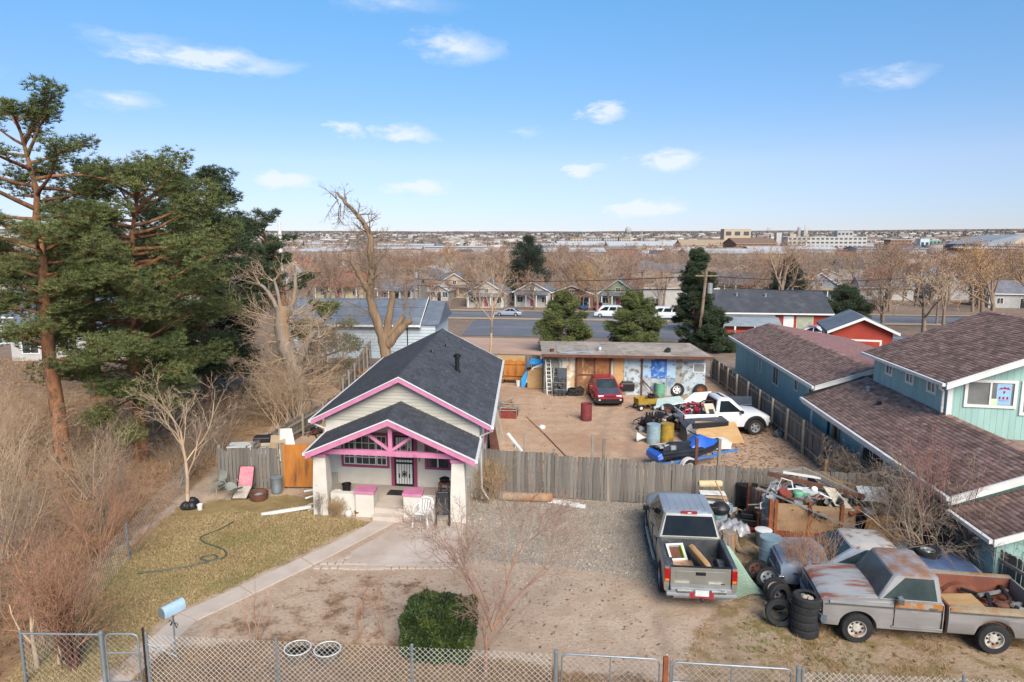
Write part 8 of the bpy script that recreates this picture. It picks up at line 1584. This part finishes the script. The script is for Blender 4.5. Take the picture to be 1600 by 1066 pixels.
# long pale house behind the dead trees
t=thing('pale_house','long pale blue white house with slate grey roof behind the lopped cottonwood','house',(-12.3,61.2,0),-.04)
z0=gz(57)
m=MB(); m.bx(-7.0,6.0,-4,4.2,z0-.5,2.55); m.build('wall',WALLS['paleblue'],t)
m=MB()
for k in range(9): z=.2+k*.26; m.bx(-7.02,6.02,-4.02,-4.0,z,z+.025)
m.build('siding_laps',TX['greypl'],t)['kind']='stuff'
m=MB(); m.prism([(-7.3,-4.5,2.5),(-7.3,.2,4.35),(-7.3,4.7,2.5),(-7.3,4.7,2.35),(-7.3,.2,4.18),(-7.3,-4.5,2.35)],(12.1,0,0)); rf=m.build('roof',ROOFS['bluegrey'],t)
for y in (-3.0,-1.5,0.0): m=MB(); zz=2.5+(y+4.5)*1.85/4.7; m.bx(-7.3,4.8,y,y+.05,zz+.002,zz+.03); m.build('roof_seam',ROOFS['dark'],rf)
m=MB(); m.prism([(4.85,-4.2,2.5),(4.85,.2,4.1),(4.85,4.5,2.5)],(1.5,0,0)); m.build('lower_roof',ROOFS['bluegrey'],t)
m=MB(); m.bx(4.75,4.84,-4.55,4.7,2.3,2.52); m.prism([(4.8,-4.5,2.5),(4.8,.2,4.38),(4.8,.2,4.5),(4.8,-4.5,2.62)],(.06,0,0)); m.bx(-7.3,4.8,-4.58,-4.5,2.36,2.52); m.build('fascia_board',TX['white'],t)
for x in (-3.2,1.5):
    m=MB(); m.bx(x,x+.85,-4.06,-4.005,.6,2.0); w_=m.build('window',TX['wood'] if x<0 else TX['white'],t); m=MB(); m.bx(x+.12,x+.73,-4.075,-4.062,.72,1.88); m.build('pane',TX['winglass'],w_)
m=MB(); m.bx(3.6,3.68,-4.05,-4.0,-.3,2.4); m.build('downspout',TX['dark'],t)
m=MB(); m.tube([(-.2,0,0),(-.2,0,11.9)],.16,8); tag(m.build('white_pole',TX['white'],loc=(-21.3,64,gz(64)),smooth=40),'tall plain white pole standing behind the scraggly pine','pole')
gable_house('white_house','low white house with blue grey roof seen between the pines at far left',(-34,60,gz(60)),.1,15,8,2.9,1.9,WALLS['white'],ROOFS['bluegrey'],windows=5)
gable_house('pale_building','long pale building with light roof behind the pines at the left edge',(-52,74,gz(74)),.05,22,9,3.2,2.0,WALLS['paleblue'],ROOFS['bluegrey'],windows=6,chimney=False)
# red house, its garage and the car between
t=gable_house('red_house','red sided house with dark roof, white door and cream window right of centre',(31.6,87.5,gz(84)),-.12,14.5,9.5,2.75,2.2,WALLS['red'],ROOFS['dark'],windows=0,chimney=False,over=.5)
m=MB(); m.bx(2.0,3.2,-4.81,-4.755,.1,2.3); m.build('door',TX['white'],t)
m=MB(); m.bx(3.5,5.5,-4.81,-4.755,.55,2.25); w_=m.build('window',WALLS['cream'],t); m=MB(); m.bx(3.68,4.46,-4.83,-4.812,.72,2.08); m.bx(4.54,5.32,-4.83,-4.812,.72,2.08); m.build('pane',M('curtain_pane',srgb('#a5a893'),srgb('#8f937f'),2,.3),w_)
m=MB(); m.bx(-7.3,-7.255,-3.6,-2.4,.6,2.1); w_=m.build('window',TX['white'],t); m=MB(); m.bx(-7.32,-7.305,-3.45,-2.55,.75,1.95); m.build('pane',TX['winglass'],w_)
m=MB(); m.bx(-7.28,-7.252,-4.7,4.7,-.5,2.55); m.prism([(-7.27,-4.7,2.56),(-7.27,4.7,2.56),(-7.27,0,4.75)],(-.03,0,0)); m.build('end_wall',WALLS['maroon'],t)
m=MB(); m.prism([(-6.6,-7.2,1.95),(.8,-7.2,1.95),(.8,-4.82,2.35),(-6.6,-4.82,2.35)],(0,0,.12)); m.build('porch_roof',ROOFS['grey'],t)
for k in range(4): x=-6.4+k*2.3; m=MB(); m.bx(x-.1,x+.1,-7.1,-6.9,-.5,1.94); m.build('porch_post',TX['white'],t)
m=MB(); m.bx(-6.4,.6,-7.1,-7.0,.0,.75); m.build('porch_wall',WALLS['red'],t)
for x,y in ((-3,-1.5),(.5,-1.6),(4.2,.2)): m=MB(); z=4.9-abs(y)*.48; m.lathe([(.14,-.3),(.14,.5),(.2,.55),(.02,.65)],8,(x,y,z)); m.build('roof_vent',TX['alum'],t)
t=gable_house('red_garage','small red garage with slate roof and white trim behind the teal house',(30.2,59.5,gz(58)),-.3,4.6,6.2,2.45,1.05,WALLS['red'],ROOFS['bluegrey'],cat='garage',ridge='y',windows=0,chimney=False,over=.45)
m=MB(); m.bx(-1.5,1.5,-3.16,-3.105,-.3,1.75); g_=m.build('garage_door_frame',TX['white'],t); m=MB(); m.bx(-1.35,1.35,-3.18,-3.162,-.3,1.6); m.build('door',WALLS['red'],g_)
for y in (-1.7,.9): m=MB(); m.bx(-2.36,-2.305,y,y+1.1,.55,1.8); w_=m.build('window',TX['white'],t); m=MB(); m.bx(-2.38,-2.362,y+.13,y+.97,.68,1.67); m.build('pane',TX['winglass'],w_)
t=thing('carport_canopy','grey tarpaulin carport canopy in front of the red house','canopy',(25.5,73,gz(73)),-.15); m=MB(); m.loft([[(x,-2.2,1.9),(x,0,2.6),(x,2.2,1.9),(x,2.2,1.85),(x,0,2.55),(x,-2.2,1.85)] for x in (-3,3)]); m.build('cover',M('grey_tarp',srgb('#8e979c'),srgb('#7e878c'),1,.6),t)
for sx in (-1,1):
    for sy in (-1,1): m=MB(); m.bx(sx*2.9-.04,sx*2.9+.04,sy*2.1-.04,sy*2.1+.04,-.3,1.9); m.build('leg',TX['white'],t)
# ---- road vehicles
def far_car(name,label,loc,rz,paint,L=4.5,h=1.42,van=False,group=None):
    t=thing(name,label,'van' if van else 'car',loc,rz,group); f=L/2
    if van:
        vehicle_body(t,-f,f,.98,((-f,.95),(f*.8,.97),(f,.8)),((-f,1.15),(f*.6,1.15),(f*.8,1.0),(f,.8)),((-f,1.17),(f*.6,1.18),(f*.8,1.05),(f,.84)),(f*.62,-f*.6),.38,.3,.34,paint,step=.15)
        greenhouse(t,-f+.02,f*.78,.95,1.15,-f+.12,f*.5,.84,2.05,paint,TX['glass'],[[(.06,.15),(.3,.15),(.3,.8),(.06,.8)],[(.34,.15),(.6,.15),(.6,.8),(.34,.8)],[(.65,.12),(.95,.12),(.82,.82),(.65,.82)]],dome=.06)
    else:
        vehicle_body(t,-f,f,.88,((-f,.76),(-f*.7,.87),(f*.6,.87),(f,.7)),((-f,.82),(-f*.4,.9),(f*.4,.88),(f*.9,.75),(f,.6)),((-f,.86),(-f*.4,.93),(f*.4,.93),(f*.85,.8),(f,.62)),(f*.62,-f*.6),.35,.24,.31,paint,step=.15)
        greenhouse(t,-f*.75,f*.42,.80,.9,-f*.42,.12,.64,h,paint,TX['glass'],[[(.1,.1),(.48,.1),(.48,.86),(.24,.86)],[(.52,.1),(.9,.1),(.72,.86),(.52,.86)]],dome=.04)
    for s in (-1,1):
        for x in (f*.62,-f*.6): m=MB(); r=.36 if van else .31; m.lathe([(r*.6,-.1),(r,-.09),(r,.09),(r*.6,.1)],14,(x,s*.78,r),'y'); w_=m.build('wheel',TX['rubber'],t,smooth=30); m=MB(); m.lathe([(.01,-.105),(r*.6,-.1),(r*.6,.1),(.01,.105)],12,(x,s*.78,r),'y'); m.build('hub_cap',TX['alum'],w_)
        taillamp(t,-f,.74,.62,.8,s)
        m=MB(); m.bx(f-.18,f-.02,min(s*.4,s*.68),max(s*.4,s*.68),.58,.72); m.build('headlight',TX['winpale'],t)
    return t
sa=math.atan(SL)
whp=PAINT('white_car_paint','#d0d3d6','#c8cbce'); bkp=PAINT('dark_car_paint','#2b2f36','#343840'); sil=PAINT('silver_car_paint','#a9acb0','#a0a3a8',metal=.3); blp=PAINT('blue_car_paint','#33507a','#2c4870'); rdp=PAINT('red_car_paint','#8a2430','#7c1f2a')
def gpt(x,y0): y=y0+SL*x; return (x,y,gz(y)+.03)
far_car('parked_sedan','silver grey sedan parked on the road left of the rounded pine',gpt(-.6,121),sa+PI,sil,4.9)
far_car('parked_van','white panel van parked on the road between the two rounded pines',gpt(16.8,120.5),sa+PI,whp,5.2,van=True)
far_car('passenger_van','white passenger van with dark windows parked at the right behind the pines',gpt(25.0,117.5),sa+PI,whp,5.6,van=True)
far_car('parked_car','dark blue car parked before the brown house across the street',(15.2,144,-4.95),sa-1.4,blp); far_car('parked_car','dark red car parked before the green gabled house',(18.2,143,-4.95),sa-1.5,rdp,4.7)
far_car('parked_car','dark car at the right of the green gabled house',(29.5,141,-4.95),sa-1.5,bkp); far_car('parked_car','black car in the drive of the white house by the big pine',(8.8,147,-4.95),sa-1.5,bkp)
far_car('parked_car','white car with a red and blue cover parked between the red house and its garage',(33.3,75.5,gz(75.5)),2.6,whp)
m=MB(); m.loft([[(-1.2,y,.98),(-.6,y,1.5),(.3,y,1.5),(1.0,y,1.0)] for y in (-.8,-.25,.3,.82)],closed=False,cap=False); tag(m.build('car_cover',M('red_blue_cover',srgb('#b5476a'),srgb('#7f8fb0'),1.2,.6),loc=(33.3,75.5,gz(75.5)),rot=(0,0,2.6)),'red and blue cloth cover draped over the white car by the garage','cover')
# ---- houses along the far side of the street
H_=[('white_house','small white gabled house left of the big dark pine',(-5.0,153),8.0,9,2.9,2.6,'white','grey','y',True),('white_house','white house with dark porch right of the big dark pine',(5.2,154),7.5,9,3.0,2.4,'white','grey','y',True),('brown_house','brown bungalow with cream trim between white and green houses',(13.6,153),9.0,9,2.7,2.0,'brown','brown','y',True),
 ('green_house','pale green house with steep front gable and white porch',(24.0,152),7.5,10,3.0,3.0,'green','grey','y',True),('tan_garage','long white walled building with tan flat roof right of the green house',(36.5,150),14,10,4.2,.5,'white','tan','x',False),
 ('white_house','white house with low grey roof behind the pale long house',(-27,168),9,9,3.0,2.0,'white','grey','x',True),('tan_shed','small white shed right of the grey roofed house',(-17,166),4.5,5,2.6,1.2,'white','white','y',False),('white_house','white house with orange red roof behind the small pine',(-66,215),9,10,4.6,4.0,'white','red','y',False),
 ('tan_house','tan house with dark gable left of the white gabled house',(-14,178),9,9,3.0,2.6,'tan','grey','y',True),('cream_house','pale yellow house behind the red house left end',(70,212),10,9,4.2,3.2,'cream','tan','y',False),('craftsman_house','blue grey craftsman house with olive roof behind the red house',(72,163),10,12,3.4,3.4,'blue','tan','y',True),
 ('white_house','white house with grey roof right of the craftsman house',(92,170),12,9,3.0,2.0,'white','bluegrey','x',False),('grey_house','grey roofed low house beyond the dark bare tree',(110,150),14,9,3.0,2.2,'grey','grey','x',False)]
for nm,lb,(x,y),w,d,h,rs,wm,rm,rdg,po in H_: gable_house(nm,lb,(x,y,-5 if y>140 else gz(y)),sa*.8+rnd.uniform(-.05,.05),w*rnd.uniform(.92,1.1),d,h*rnd.uniform(.93,1.08),rs*rnd.uniform(.85,1.15),WALLS[wm],ROOFS[rm],ridge=rdg,porch=po,windows=3)
rc=random.Random(99); used=[(x,y) for _,_,(x,y),*_ in H_]+[(3.7,165),(34,91)]
def zone_words(x,y):
    q=x/y; return ('at the far left','left of centre','near the centre','right of centre','toward the right','at the far right')[int(min(5,max(0,(q+.75)/.27)))]+', '+('in the nearest row','in the second row','in the middle distance','farther off','far off')[int(min(4,max(0,(y-150)/85)))]
def hlabel(wm,rm,x,y,n): return '%s valley house, %s gabled roof, %s'%({'brick':'red brick'}.get(wm,wm),{'bluegrey':'blue grey'}.get(rm,rm),zone_words(x,y))
wk_=list(WALLS)[:8]; rk_=list(ROOFS)
def free(x,y,d): return all(math.hypot(x-a,y-b)>d for a,b in used)
adj=['small','low','narrow','wide','plain','tidy','squat','old']; n=0; tries=0
while n<86 and tries<4000:
    tries+=1; y=170+ (rc.random()**1.5)*520; x=rc.uniform(-.78,.85)*y
    if not free(x,y,13+y*.015): continue
    used.append((x,y)); wm=rc.choice(['white','white','white','grey','tan','cream','brown','brick','blue','white']); rm=rc.choice(['grey','grey','dark','bluegrey','brown','white','white','tan','red'])
    gable_house('neighborhood_house',hlabel(wm,rm,x,y,n),(x,y,-5),rc.choice((sa,sa+PI/2,sa*.5))+rc.uniform(-.1,.1),rc.uniform(8,13),rc.uniform(8,11),rc.uniform(2.8,4.4),rc.uniform(1.8,3.0),WALLS[wm],ROOFS[rm],ridge=rc.choice('xy'),windows=3,porch=rc.random()<.4 and y<300,group='houses in the valley with %s walls and %s roofs'%(wm,rm),detail=True); n+=1
# ---- landmarks
def block(name,label,loc,w,d,h,wm,rows,cols,rz=0,gl=None,cat='building',roofm=None,band=False,frontonly=True):
    t=thing(name,label,cat,loc,rz); m=MB(); m.bx(-w/2,w/2,-d/2,d/2,-2,h); m.build('wall',wm,t)
    m=MB(); m.bx(-w/2-.2,w/2+.2,-d/2-.2,d/2+.2,h+.01,h+.5); m.build('roof',roofm or ROOFS['white'],t)
    me=None; ww=w/cols*(.62 if not band else .9); hh=h/rows*.42
    for r_ in range(rows):
        for c_ in range(cols):
            if me is None: mb=MB(); mb.bx(-ww/2,ww/2,-.12,0,-hh/2,hh/2); me=mb.mesh('window',gl or TX['winglass'])
            mesh_obj('window',me,t,(-w/2+w*(c_+.5)/cols,-d/2-.005,h*(r_+.55)/rows))
    return t
block('office_building','long white four storey office building on the right horizon',(352,780,-5),86,22,17,WALLS['white'],4,17,-.06)
block('rooftop_plant','grey penthouse block on the roof of the white office building',(375,782,12.3),17,10,6,WALLS['grey'],1,4,-.06)
t=thing('barrel_roof_arena','wide arched roof arena at the right edge of the horizon','arena',(505,690,-5),-.05)
rr=[(-52+104*k/16,10.0+9.5*(1-((k-8)/8)**2)) for k in range(17)]
m=MB(); m.prism([(x,-30,z) for x,z in rr]+[(52,-30,6.0),(-52,-30,6.0)],(0,60,0)); m.build('vault_roof',M('lead_roof',srgb('#8f959c'),srgb('#7f858c'),.1,.7),t)
rr2=[(-20+40*k/12,10.2+8.8*(1-((k-6)/6)**2)) for k in range(13)]
m=MB(); m.prism([(x-4,-30.6,z) for x,z in rr2]+[(16,-30.6,10.0),(-24,-30.6,10.0)],(0,.5,0)); m.build('arch_front',WALLS['tan'],t)
m=MB()
for k in range(10): m.bx(-12+k*1.6,-12+k*1.6+1.1,-30.9,-30.61,12.6,14.2)
m.build('sign_letters',TX['redrust'],t)['kind']='stuff'
m=MB(); m.bx(-60,60,-36,30,6.0,8.2); m.build('canopy_roof',TX['dark'],t)
m=MB(); m.bx(-58,58,-30,30,-3,5.98); m.build('wall',WALLS['grey'],t)
me=None
for k in range(22): 
    if me is None: mb=MB(); mb.bx(-.9,.9,-.5,0,-2,5.9); me=mb.mesh('pier',TX['white'])
    mesh_obj('pier',me,t,(-56+k*5.3,-34,0))
def long_roof(name,label,loc,w,d,h,rise,wm,rm,rz=0): return gable_house(name,label,loc,rz,w,d,h,rise,wm,rm,cat='warehouse',windows=0,chimney=False,over=1.0)
def shedrow(t,w,d,n,mat):
    me=None
    for k in range(n):
        if me is None: mb=MB(); mb.bx(-w/n*.3,w/n*.3,-.3,0,0,4.2); me=mb.mesh('bay_door',mat)
        mesh_obj('bay_door',me,t,(-w/2+w*(k+.5)/n,-d/2-.01,0))
q=long_roof('white_roof_warehouse','long white roofed warehouse with a row of dark bays at centre right horizon',(196,880,-5),150,40,7,5,WALLS['tan'],ROOFS['white'],-.03); shedrow(q,150,40,16,TX['dark'])
q=long_roof('white_roof_warehouse','white roofed warehouse left of the long one on the horizon',(92,930,-5),62,36,7,5,WALLS['tan'],ROOFS['white']); shedrow(q,62,36,7,TX['dark'])
long_roof('brick_warehouse','low orange brick building with small windows below the horizon warehouses',(92,800,-5),30,16,6,1,WALLS['brick'],ROOFS['brown'])
long_roof('rusty_barn','big rust brown open sided barn left of the white office building',(262,760,-5),46,36,10,6,WALLS['brown'],ROOFS['brown'],.1)
long_roof('tan_barn','tan roofed stock barn behind the pale cottonwood on the horizon',(225,820,-5),54,30,8,6,WALLS['tan'],ROOFS['tan'])
for k,(x,w) in enumerate(((100,26),(126,22),(150,24),(172,20))): block('apartment_tower',['leftmost tan','second grey','third pale','rightmost grey'][k]+' block of the striped apartment row on the centre horizon',(x*1.18,1250,-5),w,20,17,WALLS[('tan','grey','grey','tan')[k]],5,5,gl=TX['dark'],roofm=ROOFS['grey'])
t=thing('water_tower','round tank water tower on slim legs at the centre horizon','water tower',(252,1500,-5)); m=MB(); m.lathe([(.5,26),(5,28),(6.5,31),(6.5,36),(4,40),(.4,42)],14); m.build('tank',WALLS['grey'],t,smooth=40)
for k in range(6): a=2*PI*k/6; m=MB(); m.tube([(7*math.cos(a),7*math.sin(a),0),(4.6*math.cos(a),4.6*math.sin(a),28.5)],.45,5); m.build('leg',WALLS['grey'],t)
m=MB(); m.tube([(0,0,0),(0,0,28)],.7,6); m.build('riser',WALLS['grey'],t)
m=MB(); m.lathe([(1.4,0),(1.0,34)],8); tag(m.build('smokestack',WALLS['grey'],loc=(282,1500,-5)),'slim smokestack right of the water tower','chimney')
t=thing('grain_mill','pale grain mill with silos and towers above the rust brown barn','mill',(486,1200,-5))
for k,(x,w,h) in enumerate(((-24,9,26),(-12,12,20),(0,10,24),(12,8,34),(22,7,30))):
    m=MB()
    if k in (3,): m.lathe([(w*.35,0),(w*.35,h),(w*.2,h+2)],10,(x,0,0))
    else: m.bx(x-w/2,x+w/2,-6,6,0,h)
    m.build('silo',WALLS[('white','grey','tan','grey','white')[k]],t)
m=MB(); m.beam((-5,-2,24),(14,-2,33),1.5,1.5); m.build('conveyor',TX['greypl'],t)
block('pale_block','pale flat topped block left of the grain mill on the horizon',(372,1150,-5),44,20,31,WALLS['tan'],2,3)
block('dark_block','dark low block right of the white office building',(548,980,-5),30,18,14,WALLS['brown'],3,6); block('green_block','teal green block near the right horizon',(618,1020,-5),22,16,13,M('wall_mint',srgb('#5fa090'),srgb('#55948a'),1,.8),2,4)
long_roof('tan_hall','long tan hall right of the white office building',(520,820,-5),70,26,8,2,WALLS['tan'],ROOFS['brown'])
block('pale_tower','narrow pale tower in front of the tan hall at right',(452,760,-5),10,10,15,WALLS['paleblue'],1,2)
# ---- far roofs (countable ones are things; the rest of the city is one mass)
for k in range(44):
    y=rc.uniform(380,1300); x=rc.uniform(-.75,.8)*y
    if 80<x<560 and y>650 and x/y>.08: x=-x*.8
    w=rc.uniform(30,80); rm=rc.choice(['white','white','white','grey','bluegrey','tan']); wm=rc.choice(['white','grey','tan','brick'])
    q=long_roof('flat_warehouse','%s walled valley warehouse, %s roof, %s'%({'brick':'red brick'}.get(wm,wm),{'bluegrey':'blue grey'}.get(rm,rm),zone_words(x,y).split(',')[0]),(x,y,-5),w,rc.uniform(16,30),rc.uniform(5,8),rc.uniform(.6,2.2),WALLS[wm],ROOFS[rm],rc.uniform(-.1,.1)); q['group']='valley warehouses with %s walls and %s roofs'%(wm,rm)
def zfar(r): return -5+(max(0,(r-1500)*.0155*min(1,max(0,(r-1500)/1500))) if r>1500 else 0)
def far_boxes():
    V=[];F=[];n=1700
    for k in range(n):
        y=600+4200*rc.random()**1.2; x=rc.uniform(-.85,.9)*y; r=math.hypot(x,y); w,d,h=rc.uniform(8,26)*(1+y/3000),rc.uniform(8,20),rc.uniform(3,6.5)*(1+(rc.random()<.03)*.8); z=zfar(r)
        i=len(V); V+=[(x-w/2,y-d/2,z-3),(x+w/2,y-d/2,z-3),(x+w/2,y+d/2,z-3),(x-w/2,y+d/2,z-3),(x-w/2,y-d/2,z+h),(x+w/2,y-d/2,z+h),(x+w/2,y+d/2,z+h),(x-w/2,y+d/2,z+h)]
        F+=[(i,i+1,i+5,i+4),(i+1,i+2,i+6,i+5),(i+2,i+3,i+7,i+6),(i+3,i,i+4,i+7),(i+4,i+5,i+6,i+7)]
    return tag(mesh_obj('distant_city',npmesh('distant_city',np.array(V),np.array(F),M('city_mix',srgb('#938c86'),srgb('#a5a19d'),.02,.9,island=.4))),kind='stuff')
far_boxes()
# ---- valley trees: a few kinds, copied
kinds=[]
for k in range(7):
    g=Grow(200+k); H=(9,11,12,10,13,8,11)[k]; P=params(last=4,kids=[(6,8),(5,7),(4,6),(3,4)],rmin=.03,ang=[(25,55),(25,55),(25,60),(20,60)],n=[4,4,3,2,2],up=[.04,.08,.07,.05,.04]); g.branch((0,0,-.3),(0,0,1),H*.5,.22+.02*k,0,P)
    bk=TX['bark']; tw_=(TX['twigr'],TX['twig'],M('rose_twig',srgb('#8d7565'),srgb('#9c8271'),2,.95,island=.2),TX['twigr'],M('tan_twig',srgb('#a3835f'),srgb('#b08f6a'),2,.95,island=.2),TX['twig'],TX['twigp'])[k]
    kinds.append((g.mesh('trunk',[0,1],5,bk),g.mesh('twigs',[2,3,4],3,tw_),('reddish brown','grey brown','rose brown','reddish brown','tan','grey brown','pale')[k]))
ntree=0; tries=0; tused=[]
def valley_tree(x,y,s,k,lab=None):
    t=thing('bare_tree',lab or '%s bare tree in the valley, %s'%(kinds[k][2],zone_words(x,y)),'tree',(x,y,gz(y)),rc.uniform(0,6.28),'bare %s trees in the valley'%kinds[k][2] if not lab else None); t.scale=(s,s,s*rc.uniform(.9,1.1))
    mesh_obj('trunk',kinds[k][0],t); mesh_obj('twigs',kinds[k][1],t)
special=[(-13,140.5,.8,0,'reddish bare street tree left of the white gabled house'),(-1.5,139.5,.7,5,'grey bare street tree between the two white houses'),(4.8,141.5,.75,2,'rose bare street tree before the white house with dark porch'),(10.5,140,.8,3,'rust bare street tree before the brown house'),(19.8,138.5,.85,1,'grey brown bare street tree left of the green gabled house'),(-22,141,.9,3,'rust bare street tree before the grey roofed white house'),(-33,146,.95,0,'reddish bare street tree at far left of the road'),(-40,150,1.0,2,'rose bare tree at far left beyond the road'),(-11,158,1.1,0,'reddish bare tree behind the small white gabled house'),(1,163,1.2,3,'rust bare tree left of the big dark pine crown'),(29,165,1.35,0,'reddish bare tree behind the white walled building'),(-3,171,1.2,1,'grey brown bare tree far behind the white gabled house'),(17,180,1.4,2,'rose bare tree rising far behind the brown house'),(-7.5,146,.75,2,'rose bare tree before the small white gabled house'),(14.5,162,1.35,0,'big reddish bare tree rising behind the brown house'),(20.5,170,1.4,3,'broad rust brown bare tree behind the green gabled house'),(8.5,172,1.2,1,'grey brown bare tree right of the big dark pine'),(30,139,.9,6,'pale bare tree at the corner of the white walled building'),(47,77,.95,6,'wide pale bare tree behind the teal roof at right'),(61,86,1.15,4,'tan bare tree at the right edge behind the teal house'),(68,98,1.3,4,'large tan bare tree far right in the middle distance'),(53.5,84,1.0,1,'grey bare tree left of the wide pale one'),(82,108,1.1,4,'rightmost tan bare tree beyond the brown roofs'),(60,110,1.3,0,'reddish bare tree behind the wide pale one at right'),(46,128,1.0,0,'reddish bare tree behind the red house chimney side'),(-20,96,.8,2,'rose bare tree rising behind the pale long house'),(-27,108,.9,3,'rust brown bare tree left of the lopped cottonwood top'),(-14.5,120,.9,0,'reddish bare tree seen right of the lopped cottonwood'),(-36,120,1.0,1,'grey brown bare tree behind the thin spruce')]
for a in special: valley_tree(*a)
while ntree<280 and tries<9000:
    tries+=1; y=137+(rc.random()**1.9)*270; x=rc.uniform(-.78,.86)*y
    if not all(math.hypot(x-a,y-b)>6.5 for a,b in used if abs(y-b)<5.5 or y>b) or not all(math.hypot(x-a,y-b)>4.2 for a,b in tused): continue
    if 115<y+.23*x<138.5: continue
    tused.append((x,y)); valley_tree(x,y,rc.uniform(.8,1.45) if y<230 else rc.uniform(.7,1.15),rc.choice((0,1,2,3,1,5,4,6,5,2))); ntree+=1
def far_wood(name,n,y0,y1,mat,s0,s1,per,pw=1.3,H0=7,H1=13):
    """far bare trees: every tree a spray of thin upward twigs over its own crown"""
    yy=y0+(y1-y0)*rg.random(n)**pw; xx=rg.uniform(-.85,.92,n)*yy; r=np.hypot(xx,yy); zz=np.array([zfar(q) for q in r]); H=rg.uniform(H0,H1,n)
    P=np.repeat(np.stack([xx,yy,zz],1),per,0); Hh=np.repeat(H,per); N=len(P)
    a=rg.uniform(0,6.28,N); rad=np.sqrt(rg.random(N))*Hh*.42; hz=Hh*rg.uniform(.22,.8,N); rad*=np.sqrt(np.clip(1-((hz/Hh-.5)/.55)**2,.1,1))
    b=P+np.stack([rad*np.cos(a),rad*np.sin(a),hz],1); d=np.stack([np.cos(a)*rad*1.1,np.sin(a)*rad*1.1,Hh*.3],1)+rg.normal(0,1,(N,3))*Hh[:,None]*.22; d/=np.linalg.norm(d,axis=1,keepdims=True)
    s=np.cross(d,rg.normal(0,1,(N,3))); s/=np.linalg.norm(s,axis=1,keepdims=True); w=rg.uniform(s0,s1,N)[:,None]; L=(Hh*rg.uniform(.14,.3,N))[:,None]
    V=np.stack([b-s*w,b+s*w,b+d*L],1).reshape(-1,3); return tag(mesh_obj(name,npmesh(name,V,np.arange(len(V)).reshape(-1,3),mat)),kind='stuff')
far_wood('valley_woodland',800,300,700,TX['farcrown'],.06,.14,110,.9,5,10)
far_wood('valley_woodland_red',650,300,760,TX['farcrown2'],.06,.14,110,.9,5,10)
far_wood('street_canopy',330,150,330,M('canopy_twig',srgb('#857061'),srgb('#94806f'),.3,.95,island=.3),.018,.04,420,.9,8,13)
far_wood('distant_woodland',1300,700,2200,TX['farcrown'],.35,.8,34,1.3)
far_wood('distant_evergreens',900,900,4500,M('far_evergreen',srgb('#454d44'),srgb('#525a50'),.05,.95,island=.2),.9,2.2,22,1.2)
far_wood('horizon_trees',2200,2400,6500,M('far_treeline',srgb('#565a5c'),srgb('#6a6a68'),.02,.95,island=.2),2.0,4.5,18,1.0,9,15)
# ---- poles and lines
def upole(label,x,y,h,lean=0):
    t=thing('utility_pole',label,'utility pole',(x,y,gz(y))); m=MB(); m.tube([(0,0,-.3),(lean,0,h)],[.17,.12],7); m.build('post',TX['bark'],t,smooth=40)
    m=MB(); m.beam((lean-1.0,0,h-.6),(lean+1.0,0,h-.6),.1,.12); m.build('crossarm',TX['bark'],t); m=MB(); m.lathe([(.25,h-2.2),(.25,h-1.3),(.1,h-1.25)],10,(lean+.35,0,0)); m.build('transformer',TX['greypl'],t); return t
upole('leaning brown utility pole beside the tall spruce',17.2,62.5,7.6,.55)
upole('utility pole on the verge at the left of the lot',-16,112,9); upole('utility pole on the verge behind the red house',62,99,9); upole('far utility pole by the white office block side',150,300,11)
def wire(lab,a,b,sag,r=.035): rope([tuple(Vector(a).lerp(Vector(b),q)-Vector((0,0,sag*4*q*(1-q)))) for q in np.linspace(0,1,12)],r,TX['dark'],'power_line',lab,'power line')
wire('upper power line crossing from the verge pole to the spruce pole',(-16,112,3.2),(17.7,62.5,6.3),.5); wire('lower power line crossing in front of the street',(-16,112,2.2),(17.6,62.5,5.2),.6)
wire('upper power line running right from the spruce pole over the red house',(17.7,62.5,6.3),(62,99,4.6),.7); wire('lower power line running right from the spruce pole',(17.6,62.5,5.4),(62,99,3.4),.8)
plank_fence('yard_plank_fence','grey board fence beside the red house end wall',(22.0,84.5),(22.8,92),1.7,step=.3,rails=False)
